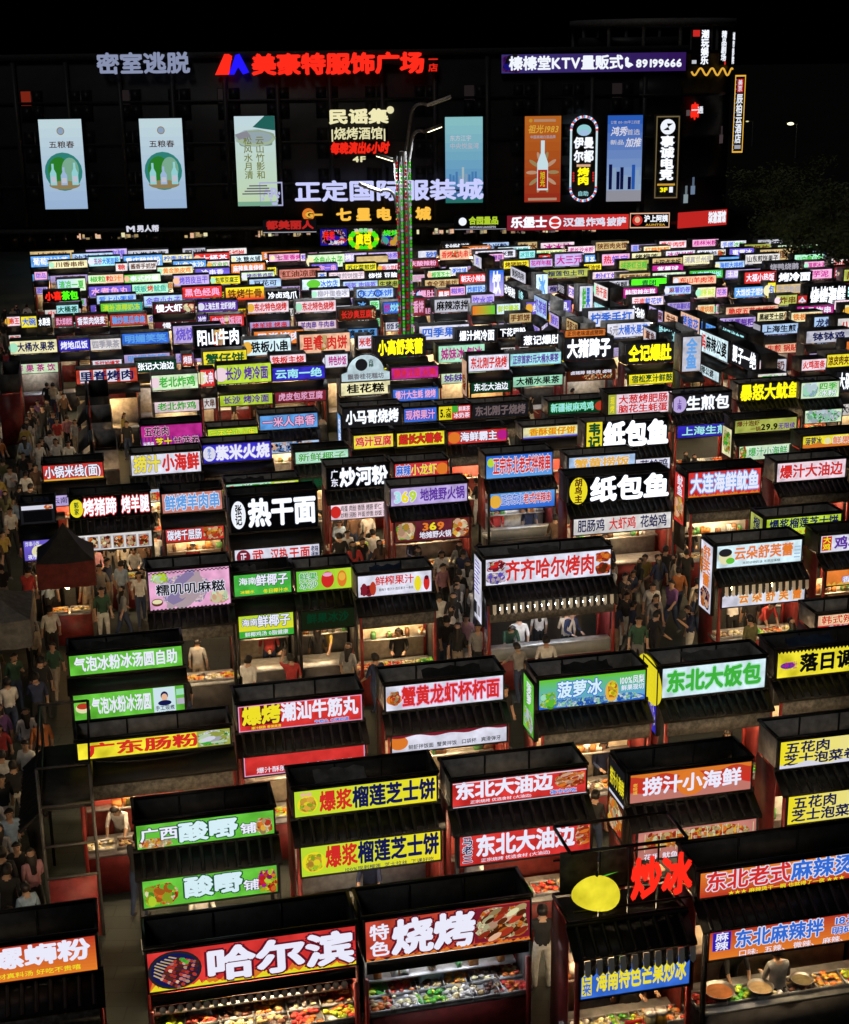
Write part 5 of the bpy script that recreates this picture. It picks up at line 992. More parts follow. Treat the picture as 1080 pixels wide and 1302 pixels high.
def near_stall(e, idx):
    zb = e.get('zb', ZB); c, rz, W, hm = place(e['q'], zb=zb); q = random.Random(idx*13 + 5)
    r = empty('food_stall', c, rz); e['root'] = r; e['W'] = W; e['c'] = c
    tag(r, 'stall with ' + e['desc'], 'food stall', 'night market food stalls')
    zt = zb + hm + .03; yf, yb = -DEP/2, DEP/2
    grey = GREYB if not e.get('dark', q.random() < .3) else DARKB
    if not e.get('mango'):
        b = MB(); b.box((-W/2 + .02, yb - .02, zb), (W/2 - .02, yb, zt - .03), grey)
        for s in (-1, 1): b.box((s*(W/2 - .01) - .012, yf + .1, zb), (s*(W/2 - .01) + .012, yb - .022, zt - .03), grey)
        b.box((-W/2 + .03, yf + .1, zb - .03), (W/2 - .03, yb - .025, zb - .003), DECK)
        for i in range(1, 3):
            x = -W/2 + W*i/3; b.box((x - .015, yb - .05, zb), (x + .015, yb - .022, zt - .03), FRAME)
        if q.random() < .6: 
            for i in range(q.randint(1, 2)): x = q.uniform(-W*.3, W*.3); b.box((x, yf + .3, zb), (x + q.uniform(.2, .5), yf + .6, zb + q.uniform(.08, .2)), S('dusty_box', (.12, .11, .1)))
        if q.random() < .28:                                    # a sheet thrown over the open top
            nx, ny = 10, 5; V = []; Fc = []; xa = q.uniform(-W*.45, -W*.1); xb = xa + q.uniform(.35, .55)*W; ph = q.random()*6
            for i in range(nx + 1):
                for j in range(ny + 1):
                    u_, v_ = i/nx, j/ny; V.append((xa + (xb - xa)*u_, yf + .13 + (DEP - .2)*v_, zt - .1 - .22*math.sin(math.pi*v_)*(.6 + .4*math.sin(u_*5 + ph)) + .03*math.sin(u_*17 + v_*9 + ph)))
            for i in range(nx):
                for j in range(ny): a_ = i*(ny+1) + j; Fc.append((a_, a_ + ny + 1, a_ + ny + 2, a_ + 1))
            tb = MB(); tb.add(V, Fc, q.choice([S('grey_sheet', (.22, .22, .21), .7, bump=.3), S('blue_sheet', (.05, .08, .16), .6, bump=.3), S('dark_sheet', (.06, .06, .06), .7, bump=.3)])); tb.obj('cover_sheet', r, True)
        b.tube((q.uniform(-W*.4, 0), yb - .06, zb + .05), (q.uniform(0, W*.4), yf + .12, zb + .04), .02, FRAME, 5)
        b.obj('sign_box', r)
        f = MB()
        for y in (yf - .0, yb): f.box((-W/2 - .03, y - .025, zt - .03), (W/2 + .03, y + .025, zt + .02), FRAME)
        for x in (-W/2, W/2): f.box((x - .025, yf + .026, zt - .03), (x + .025, yb - .026, zt + .02), FRAME)
        f.obj('top_frame', r)
        bg, els = e['bg'], e['els']
        if e.get('chan'): bg = 'black'
        so_ = board_part(r, 'sign_board', (-W/2 + .03, yf - .03, zb + .03), (1, 0, 0), W - .06, hm - .06, bg, els, idx, 1.02, 8)
        if e.get('chan'):
            bd = Board((-W/2 + .03, yf - .05, zb + .03), (1, 0, 0), (0, 0, 1), W - .06, hm - .06); draw(bd, e['chan'], idx, 1.3, 8); bd.mb.obj('lettering', so_)
            bd = Board((-W/2 + .03, yf - .06, zb + .03), (1, 0, 0), (0, 0, 1), W - .06, hm - .06); col, tx, ik = e['oval']
            if len(tx) == 3: bd.oval(.09, .5, .12*bd.w*.75, .56*bd.h, glow(col, 1)); bd.text(.05, -.02, .13, 1.02, tx, INK[ik], None, .03, vert=True)
            else: bd.rect(-.0, -.05, .19, 1.1, glow(col, 1)); bd.text(.02, .0, .17, 1.05, tx, INK[ik], None, .045, vert=True)
            bd.mb.obj('name_plate', so_)
    else:
        f = MB(); zt = zb + 1.25; zl = zb + .05
        for z in (zl, zt):
            for y in (yf, yb): f.box((-W/2, y - .02, z - .02), (W/2, y + .02, z + .02), FRAME)
            for x in (-W/2, W/2): f.box((x - .02, yf + .021, z - .02), (x + .02, yb - .021, z + .02), FRAME)
        for i in range(1, 4): x = -W/2 + W*i/4; f.box((x - .012, yf - .012, zl + .021), (x + .012, yf + .012, zt - .021), FRAME)
        f.box((-W/2, yb - .012, (zl+zt)/2 - .012), (W/2, yb + .012, (zl+zt)/2 + .012), FRAME); f.box((-W/2 + .03, yf + .1, zb - .03), (W/2 - .03, yb - .03, zb - .003), DECK)
        for x0, x1 in ((-W/2 + .1, -W*.12), (-W*.1, W*.2)): f.box((x0, yb - .06, zb + .1), (x1, yb - .03, zb + .8), S('dull_poster', (.09, .09, .09), noise=.6))
        f.obj('open_frame', r)
        n, k = 20, 14; V = []; Fc = []
        for i in range(k + 1):
            t = math.pi*i/k
            for j in range(n):
                a = 2*math.pi*j/n; rr = math.sin(t)**.85*(.25 + .05*math.cos(t)) + 1e-4; lx = rr*math.cos(a)*1.38 + .05*math.sin(t)*math.cos(a)**3; lz = -math.cos(t)*.29
                V.append((lx + .16*(lz**2)*(-1 if lz < 0 else .2) - .03, rr*math.sin(a)*.4, lz))
        for i in range(k):
            for j in range(n): Fc.append((i*n+j, i*n+(j+1) % n, (i+1)*n+(j+1) % n, (i+1)*n+j))
        b = MB(); ca, sa = math.cos(.4), math.sin(.4)
        b.add([(-W*.3 + x*ca + z*sa, yf - .25 + y, zb + .66 - x*sa*1 + z*ca) for x, y, z in V], Fc, glow('yellow', .95, True)); mo = b.obj('mango_lamp', r, True)
        b = MB(); b.add([(-W*.3 - .05, yf - .25, zb + 0.93), (-W*.3 + .1, yf - .33, zb + 1.02), (-W*.3 + .3, yf - .25, zb + 0.99), (-W*.3 + .12, yf - .2, zb + 0.91)], [(0, 3, 2, 1), (0, 1, 2, 3)], glow('leaf green', .8)); b.tube((-W*.3 - .03, yf - .25, zb + 0.89), (-W*.3 - .05, yf - .25, zb + 1.05), .025, S('dark_bark', (.06, .045, .035)), 6); b.obj('leaf', mo)
        bd = Board((-W*.04, yf - .25, zb + .5), (1, 0, 0), (0, 0, 1), W*.52, .68); bd.text(0, -.02, 1, 1.02, '炒冰', 'hot red', None, .042, 1.1, .05, maxasp=1.5); bd.mb.obj('lettering', r)
        f = MB(); f.tube((-W/2, yf - .2, zb + .36), (W/2, yf - .2, zb + .36), .02, FRAME, 6); f.obj('letter_rail', r)
    gz = e.get('gz', .27)
    if not e.get('flat'): b = MB(); eave(b, W, True, zb, gz, q.random() < .3 and not e.get('fringe')); b.obj('eave', r)
    zl = zb - .08 - gz; yl = yf - .40
    if e.get('flat'): zl, yl = zb - .03, yf - .04
    if e.get('fringe'):
        b = MB(); n = int(W/.09); WS = S('white_stripe_cloth', (.75, .75, .74), .8, noise=.1); BS = S('black_stripe_cloth', (.02, .02, .02), .8)
        for i in range(n):
            x0 = -W/2 + W*i/n; x1 = x0 + W/n; mt = WS if i % 2 else BS; y = yl - .06 - .02*(i % 2)
            b.add([(x0, y, zl + .02), (x1, y, zl + .02), (x1, y - .03, zl - .2), ((x0+x1)/2, y - .035, zl - .25), (x0, y - .03, zl - .2)], [(0, 4, 3, 2, 1)], mt)
        b.obj('fringe', r); zl -= .16
    if e.get('low'):
        bg, els, lh = e['low']; kk = 1.0 * e.get('lowk', 1)
        els = [x for x in els if x[0] != 'sc']
        board_part(r, 'menu_board', (-W/2 + .06, yl - .01, zl - lh), (1, 0, 0), W - .12, lh, bg, els, idx + 500, kk, 6)
        zl -= lh
    else:
        b = MB(); b.box((-W/2 + .04, yl - .0, zl - (.2 if e.get('flat') else .32)), (W/2 - .04, yl + .05, zl - .02), TILE if e.get('flat') else S('grey_plank', (.12, .115, .11), noise=.6, scale=14)); b.obj('fascia', r); zl -= .32
    pm = REDP if e.get('red') or q.random() < .5 else FRAME
    for sx in (-1, 1):
        for y in (yl + .06, yb - .03):
            b = MB(); x = sx*(W/2 - .03); b.box((x - .035, y - .035, 0), (x + .035, y + .035, zb - .035 if y > 0 else zb - .09 - gz), pm); b.obj('post', r)
    sm = MAROON if e.get('red') or q.random() < .6 else DARKB
    for sx in (-1, 1):
        b = MB(); x = sx*(W/2 - .005); b.box((min(x, x + sx*.02), yf, 1.1 if sx < 0 and not e.get('red') else .0), (max(x, x + sx*.02), yb, zb - .05), sm); b.obj('side_board', r)
    cz = e.get('cz', .87); cy = .1 if e.get('flat') else 0
    b = MB(); b.box((-W/2 + .06, yl + .1 + cy*.1, .0), (W/2 - .06, yf + .45 + cy*2.5, cz - .05), MAROON if q.random() < .6 else S('dark_counter', (.06, .055, .055))); co_ = b.obj('counter', r)
    b = MB(); b.box((-W/2 + .04, yl + .06 + cy*.1, cz - .047), (W/2 - .04, yf + .48 + cy*2.5, cz), STEEL); b.obj('worktop', co_)
    if q.random() < .7 or e.get('flat'):
        bm_ = q.choice([S('cream_back_board', (.5, .43, .33), .6), S('steel_back_board', (.4, .4, .4), .5, .3), S('red_back_board', (.35, .06, .05), .6), S('cream_back_board', (.5, .43, .33), .6)])
        b = MB(); b.box((-W/2 + .08, yb - .09, .1), (W/2 - .08, yb - .065, 1.75), bm_); b.box((-W/2 + .08, yb - .3, 1.35), (W/2 - .08, yb - .092, 1.38), STEEL)
        for i in range(q.randint(7, 14)): x = q.uniform(-W*.42, W*.4); hh = q.uniform(.08, .24); b.box((x, yb - .26, 1.381), (x + q.uniform(.06, .2), yb - .12, 1.38 + hh), q.choice([WHITEP, S('orange_jar', (.5, .2, .05), .4), S('green_jar', (.1, .3, .1), .4), S('brown_jar', (.2, .1, .05), .4)]))
        b.obj('back_shelf', r)
    if e.get('rail'):
        b = MB(); n = 22
        for i in range(n): x = -W/2 + .2 + (W - .3)*i/n; b.ball((x, yl - .06, zb - .27), .055, S('pale_bulb_cover', (.55, .55, .45), .5), 7, 4)
        b.box((-W/2 + .1, yl - .03, zb - .3), (W/2 - .1, yl - .002, zb - .235), FRAME); b.obj('bulb_rail', r)
    b = MB()
    if e.get('flat') and e.get('cold'): b.box((-W*.42, yf + .5, zb - .12), (W*.42, yf + .56, zb - .07), COOL)
    elif e.get('cold'): b.box((-W*.42, yf - .25, min(2.16, zb - .14)), (W*.42, yf - .19, min(2.22, zb - .08)), COOL)
    else: b.box((-W*.4, yf + (.5 if e.get('flat') else .1), zb - .14), (W*.4, yf + (.56 if e.get('flat') else .16), zb - .09), WARM)
    b.obj('lamp_tube', r)
    if not e.get('cold') and not e.get('flat'):
        for i in range(2):
            x = (-.25 + .5*i)*W; b = MB(); b.tube((x, yf + .35, zb - .04), (x, yf + .35, zb - .63), .008, FRAME, 4); b.ball((x, yf + .35, zb - .69), .07, BULB, 8, 5); b.obj('hanging_bulb', r)
    if e.get('cold') and not e.get('flat'):
        b = MB(); gm = S('counter_guard', (.3, .32, .33), .15, noise=.1); b.box((-W/2 + .1, yl + .02 + cy, cz + .002), (W/2 - .1, yl + .035 + cy, cz + .3), gm); b.box((-W/2 + .1, yl + .02 + cy, cz + .303), (W/2 - .1, yl + .3 + cy, cz + .32), STEEL); b.obj('sneeze_guard', r)
    if e.get('side'):
        bg, els, z0, z1 = e['side']; board_part(r, 'side_sign', (-W/2 - .05, yb - .05, z0), (0, -1, 0), DEP - .05, z1 - z0, bg, els, idx + 900, .95, 6)
    if e.get('plate'):
        b = MB(); b.box((-W/2 - .02, yf - .62, 1.0), (-W/2 + .9, yf - .58, 1.75), S('poster_board', (.5, .5, .52))); bd = Board((-W/2 + .0, yf - .625, 1.02), (1, 0, 0), (0, 0, 1), .86, .71, b); paint(bd, 'milk', .5); draw(bd, [F(.4, .05, .95, .5, MEAT, 20), T(.05, .6, .5, .9, '牛肉', 'r')], 3, .6); b.obj('menu_stand', r)
    STALLS.append(e)

def far_stall(e, idx):
    if not e.get('low') and not e.get('tall') and e['els'] and random.Random(idx*31).random() < (1.1 if e['q'][1] < 432 else .5): e['low'] = (random.Random(idx).choice([e['bg'], e['bg'], 'milk', 'pale pink', 'lilac', 'cream']) if e['bg'] not in ('black', 'charcoal') else 'milk', e['ink'] if e['bg'] not in ('black', 'charcoal') else 'k', e['els'])
    if e.get('low') and e['low'][0] == 'milk' and e['low'][1] in 'wWic': e['low'] = ('milk', 'd', e['low'][2])
    L = e.get('L', False); c, rz, W, hm = place(e['q'], L); hm = max(.5, hm*(1.6 if L else 1.25)); q = random.Random(idx*7 + 3)
    if e.get('tall'): hm = max(hm, .9)
    r = empty('food_stall', c, rz); e['root'] = r; e['W'] = W; e['c'] = c
    yf, yb = -DEP/2, DEP/2; zt = ZB + hm; grey = GREYB if q.random() < .3 else DARKB
    bmid = e['q'][1] > 395
    b = MB(); b.box((-W/2, yb - .02, ZB), (W/2, yb, zt), grey)
    for s in (-1, 1): b.box((s*(W/2 - .01) - .012, yf + .1, ZB), (s*(W/2 - .01) + .012, yb - .022, zt), grey)
    b.box((-W/2 + .03, yf + .1, ZB - .03), (W/2 - .03, yb - .025, ZB - .003), DECK); eave(b, W, False)
    for sx in (-1, 1):
        for y in (yf - .34, yb - .03): b.box((sx*(W/2 - .03) - .03, y - .03, 0), (sx*(W/2 - .03) + .03, y + .03, ZB - .035 if y > 0 else ZB - .46), REDP if idx % 2 else FRAME)
    for sx in (-1, 1): b.box((min(sx*(W/2 - .003), sx*(W/2 + .012)), yf, .6), (max(sx*(W/2 - .003), sx*(W/2 + .012)), yb, ZB - .05), MAROON if idx % 3 else DARKB)
    b.obj('stall_frame', r)
    els = []; x0, x1 = .05, .95
    if e.get('food') is not None:
        fxx = e['food']; 
        if fxx < .6: els.append(F(fxx - .12, .1, fxx + .14, .95, MEAT + ['gold', 'orange'], 16, None, .28))
        else: els.append(F(fxx, .05, .99, .95, MEAT + ['cream'], 14, None, .28)); x1 = fxx
    if e.get('green_oval'): els.append(O(.3, .55, .7, .42, 'leaf green')); x0 = .48
    if e.get('rings'): els += [O(.12, .5, .42, .42, 'navy'), O(.12, .5, .28, .28, 'pale blue'), O(.56, .5, .42, .42, 'navy'), O(.56, .5, .28, .28, 'pale blue')]
    if e.get('squares'): els += [Rr(.06 + .22*i, .06, .22 + .22*i, .96, 'white') for i in range(4)]
    if not els and not e.get('tall') and q.random() < .22 and e['bg'] not in ('black', 'charcoal'):
        els.append(O(.07, .5, .34, .38, q.choice(['white', 'peach', 'cream', 'gold', 'pale pink', 'mint']))); x0 = .15
    bright = e['ink'] in 'WYG' and e['bg'] in ('black', 'charcoal', 'wine')
    n3 = 6 if bmid else 4
    if e['els'] and not (e.get('tall')): els.append(T(x0, .08 if bright else .14, x1, .95 if bright else .86, e['els'], e['ink'], bold=.05 if e.get('fat') else .034 if bmid else .024))
    if e.get('tall') and e['els']: els.append(('t', .2, .05, .8, .95, e['els'], e['ink'], None, dict(vert=True, bold=.04) if len(e['els']) > 1 and '{' not in e['els'] else dict(bold=.04)))
    so_ = board_part(r, 'sign_board', (-W/2 + .03, yf - .03, ZB + .02), (1, 0, 0), W - .06, hm - .04, e['bg'], els, idx, (1.3 if not bmid else 1.08) if not bright else 1.25, n3, bmid)
    if e.get('topstrip'): board_part(r, 'top_strip', (-W/2 + .05, yf - .02, zt + .05), (1, 0, 0), W*.8, .28, e['topstrip'], [T(.05, .1, .95, .9, '正宗老味道卤猪蹄', 'd')], idx, .9, 4, False)
    if e.get('dome'):
        bd = Board((-W/2, yf - .0, zt + .02), (1, 0, 0), (0, 0, 1), W, 1.15); P = [(0, 0), (1, 0), (1, .28), (.88, .34)] + [(.5 + .38*math.cos(t_*math.pi/12), .34 + .62*math.sin(t_*math.pi/12)) for t_ in range(1, 12)] + [(.12, .34), (0, .28)]
        slab(bd, P, FRAME, .12); bd2 = Board((-W/2, yf - .125, zt + .02), (1, 0, 0), (0, 0, 1), W, 1.15, bd.mb)
        bd2.poly([((x - .5)*.95 + .5, (y - .4)*.93 + .4) for x, y in P], glow('ice', .75, True)); bd2.oval(.42, .58, .12*bd2.w, .12*bd2.w, glow('charcoal', .7)); bd2.text(.56, .48, .66, .76, '古棹', 'x', k=.8, vert=True); bd2.text(.14, .08, .86, .28, '飘香桂花糕坊', 'grey', k=.5)
        bd.mb.obj('dome_sign', r)
    if e.get('redside'): board_part(r, 'side_strip', (-W/2 - .55, yf - .05, ZB - .9), (1, 0, 0), .5, 1.7, 'red', [('t', .1, .05, .9, .95, '全鲜海', 'w', None, dict(vert=True, bold=.04))], idx, .9, 4, False)
    if e.get('sidebd'): board_part(r, 'side_sign', (-W/2 - .05, yb - .05, 1.7), (0, -1, 0), DEP - .05, 1.5, e['sidebd'], [F(.1, .1, .9, .6, MEAT, 12)], idx, .7, 4, False)
    yl = yf - .36; zl = ZB - .37
    if e.get('low'):
        bg, ink, tx = e['low']; board_part(r, 'menu_board', (-W/2 + .06, yl - .01, zl - .46), (1, 0, 0), W - .12, .46, bg, ([F(.3, .05, .98, .6, MEAT, 20)] if e.get('food2') else []) + [T(.06, .14 if not e.get('food2') else .6, .94, .86 if not e.get('food2') else .95, tx, ink, bold=.03)], idx + 300, .9, n3, bmid)
    b = MB(); b.box((-W/2 + .06, yl + .1, 0), (W/2 - .06, yf + .4, .85), MAROON if idx % 2 else DARKB); b.box((-W/2 + .04, yl + .06, .852), (W/2 - .04, yf + .45, .9), STEEL); b.obj('counter', r)
    b = MB(); b.box((-W*.36, yf + .1, ZB - .15), (W*.36, yf + .18, ZB - .09), [WARM, WARM, BULB, COOL][idx % 4]) if not L else b.box((-W*.3, 0, ZB - .12), (W*.3, .06, ZB - .07), WARM); b.obj('lamp_tube', r)
    if q.random() < .75 and not L:
        b = MB(); b.box((-W/2 + .08, yb - .09, .1), (W/2 - .08, yb - .065, 1.9), q.choice([S('cream_back_board', (.5, .43, .33), .6), S('cream_back_board', (.5, .43, .33), .6), S('steel_back_board', (.4, .4, .4), .5, .3)])); b.obj('back_shelf', r)
    STALLS.append(e)
for i, e in enumerate(NEAR): near_stall(e, i)
for i, e in enumerate(FAR): far_stall(e, i)
# the rest of the grid of stalls: every free plot of the far half carries one
OCC = np.zeros((1400, 1200), bool)
def mark(q, low, k=1.0):
    x1, y1, x2, y2, h = q; OCC[max(0, int(min(y1, y2) - h*k)):int(max(y1, y2)) + 1, max(0, int(x1)):int(x2) + 1] = True
    if low: OCC[int(min(y1, y2)):int(max(y1, y2) + h*1.7), max(0, int(x1)):int(x2) + 1] = True
for e in STALLS: mark(e['q'], e.get('low') is not None, 1.1)
OCC[:, 506:532] = True
fq = random.Random(99); CAND = []
TX_POOL = [e['els'] for e in FAR if isinstance(e['els'], str) and len(e['els']) > 2 and '{' not in e['els']]
BGP = ['lilac', 'pale blue', 'white', 'cream', 'pale pink', 'lilac', 'pale green', 'yellow', 'sky blue', 'red', 'violet', 'pink', 'milk', 'orange', 'ice', 'mint', 'olive', 'maroon', 'charcoal', 'leaf green', 'pale grey', 'tan']
INKP = {'lilac': 'v', 'pale blue': 'n', 'white': 'b', 'cream': 'o', 'pale pink': 'm', 'pale green': 'g', 'yellow': 'x', 'sky blue': 'w', 'red': 'w', 'violet': 'w', 'pink': 'p', 'milk': 'r', 'orange': 'w', 'ice': 't', 'mint': 'g', 'olive': 'd', 'maroon': 'i', 'charcoal': 'W', 'leaf green': 'w', 'pale grey': 'k', 'tan': 'd'}
for iv in range(0, 170):
    for iu in range(-60, 95):
        c = UX*(iu*.9 + (iv % 3)*.4) + VX*(34 + iv*.5); p = Vector((c.x, c.y, ZB)); wd = fq.uniform(1.7, 2.9); p2 = p + UX*wd; hh = fq.uniform(.5, .7)
        x1, y1 = to_px(p); x2, y2 = to_px(p2)
        if not (38 < x1 < 1075 and (329 if x1 < 560 else 318) < y1 < 500) or (x1 < 120 and y1 > 475) or p.y > YF - 5: continue
        h = hh*vppm(p); q = (x1, y1, x2, y2, h)
        OCC_ = OCC[int(min(y1, y2) - h):int(max(y1, y2)) + 1, max(0, int(x1 - 1)):int(x2) + 1]
        if OCC_.size == 0 or OCC_.mean() > (.6 if y1 < 440 else .3): continue
        cc = p + UX*wd/2 + VX*DEP/2; cc.z = 0
        if any(abs((cc - o_['c']).dot(UX)) < (wd + o_['W'])/2 + .05 and abs((cc - o_['c']).dot(VX)) < .95 for o_ in STALLS + CAND): continue
        bgc = fq.choice(BGP); CAND.append(dict(q=q, bg=bgc, ink=INKP[bgc], els=fq.choice(TX_POOL), low=None, c=cc, W=wd, hh=hh)); mark(q, False)
CAND.sort(key=lambda e: -e['q'][1])
n_more = max(0, 298 - len(STALLS))
for i, e in enumerate(CAND[:n_more]): far_stall(e, 700 + i); FAR.append(e)
fm = MB()
for i, e in enumerate(CAND[n_more:]):
    W, c, q = e['W'], e['c'], random.Random(i); Xn = np.array(UX); Yn = np.array(VX)
    def lbox(x0, x1, y0, y1, z0, z1, mt):
        P = [tuple(c + UX*x + VX*y + Vector((0, 0, z))) for z in (z0, z1) for (x, y) in ((x0, y0), (x1, y0), (x1, y1), (x0, y1))]
        fm.add(P, [(0, 3, 2, 1), (4, 5, 6, 7), (0, 1, 5, 4), (1, 2, 6, 5), (2, 3, 7, 6), (3, 0, 4, 7)], mt)
    lbox(-W/2, W/2, DEP/2 - .03, DEP/2, ZB, ZB + e['hh'], DARKB); lbox(-W/2, W/2, -DEP/2 + .1, DEP/2 - .04, ZB - .04, ZB - .005, DECK); lbox(-W/2, W/2, -DEP/2 - .4, -DEP/2, ZB - .32, ZB - .28, TILE)
    lbox(-W/2 + .06, W/2 - .06, -DEP/2 - .3, 0, 0, .88, MAROON); lbox(-W/2 + .08, W/2 - .08, DEP/2 - .1, DEP/2 - .06, .1, 1.9, S('cream_back_board', (.5, .43, .33)))
    lbox(-W*.36, W*.36, -DEP/2 + .12, -DEP/2 + .2, ZB - .16, ZB - .1, [WARM, BULB, COOL][i % 3])
    for s in (-1, 1): lbox(s*W/2 - .03, s*W/2 + .03, -DEP/2 - .3, -DEP/2 - .24, 0, ZB - .33, FRAME)
    bd = Board(tuple(c - UX*W/2 - VX*(DEP/2 + .02) + Vector((0, 0, ZB))), tuple(UX), (0, 0, 1), W, e['hh'], fm); paint(bd, e['bg'], 1.05); bd.text(.06, .14, .94, .86, e['els'], e['ink'], None, .035, 1.1, copies=4)
    if q.random() < .4: bd = Board(tuple(c - UX*(W/2 - .06) - VX*(DEP/2 + .38) + Vector((0, 0, ZB - .8))), tuple(UX), (0, 0, 1), W - .12, .44, fm); paint(bd, q.choice(['milk', e['bg'], 'lilac']), 1.0); bd.text(.06, .14, .94, .86, e['els'], 'n', None, .03, 1.0, copies=4)
print('STALLS', len(STALLS), 'CAND', len(CAND))
if fm.c: fo_ = fm.obj('far_stall_mass'); tag(fo_, 'mass of tiny far market stalls with lit signs before the mall', 'market stalls', None, 'stuff')

# labels of the further stalls: by their look, else by their neighbours
def cname(s): return s.replace('>', ' and ').replace('^', ' and ')
INKN = {k: v.replace('hot ', 'glowing ') for k, v in INK.items()}
def ink_of(e):
    t_ = e['els'].replace('{', ' {'); return INKN[e['ink']]
for e in FAR: e['nm'] = cname(e['bg'])
for e in NEAR: e['nm'] = e['short']; e['isnear'] = True
def npos(e): x1, y1, x2, y2, h = e['q']; return ((x1+x2)/2, (y1+y2)/2)
def side(e, s):
    x, y = npos(e); best = None
    for o_ in STALLS:
        if o_ is e: continue
        a, b_ = npos(o_)
        if (a - x)*s > 12 and abs(b_ - y) < 7 + .08*abs(a-x): 
            d_ = abs(a-x) + 3*abs(b_-y)
            if best is None or d_ < best[0]: best = (d_, o_)
    return best[1] if best else None
def front(e):
    x, y = npos(e); best = None
    for o_ in STALLS:
        a, b_ = npos(o_)
        if 6 < b_ - y < 60 and abs(a - x) < 40:
            d_ = (b_ - y) + .7*abs(a-x)
            if best is None or d_ < best[0]: best = (d_, o_)
    return best[1] if best else None
def cand(e):
    base = 'stall with %s sign and %s writing' % (e['nm'], ink_of(e)) if e['els'] else 'stall with blank %s sign' % e['nm']
    if e.get('tall'): base = 'stall with upright %s board' % e['nm']
    if e.get('L'): base = 'aisle facing ' + base
    elif e.get('low') and not e.get('tall'): base = base.replace('stall with', 'double board stall with')
    if e.get('dome'): base = 'stall with pale domed board over a cream sign'
    l, r_, f = side(e, -1), side(e, 1), front(e)
    out = [base]
    if f: out.append(base + ', behind %s stall' % f['nm'])
    if l and r_: out.append(base + ', between %s and %s ones' % (l['nm'], r_['nm']))
    if l and r_ and f: out.append(base + ', between %s and %s, behind %s' % (l['nm'], r_['nm'], f['nm']))
    if f and r_: out.append(base + ', beside %s, behind %s' % (r_['nm'], f['nm']))
    return out
CA = [cand(e) for e in FAR]
from collections import Counter
allc = Counter(c for cs in CA for c in set(cs)); used = set()
for e, cs in zip(FAR, CA):
    pick = next((c for c in cs if allc[c] == 1 and c not in used and len(c.replace(',', '').split()) <= 16), None)
    if pick is None: pick = next((c for c in reversed(cs) if c not in used and len(c.replace(',', '').split()) <= 16), None) or cs[-1] + ' and ' + e['els'][:2]
    used.add(pick); e['label'] = pick; tag(e['root'], pick, 'food stall', 'night market food stalls')

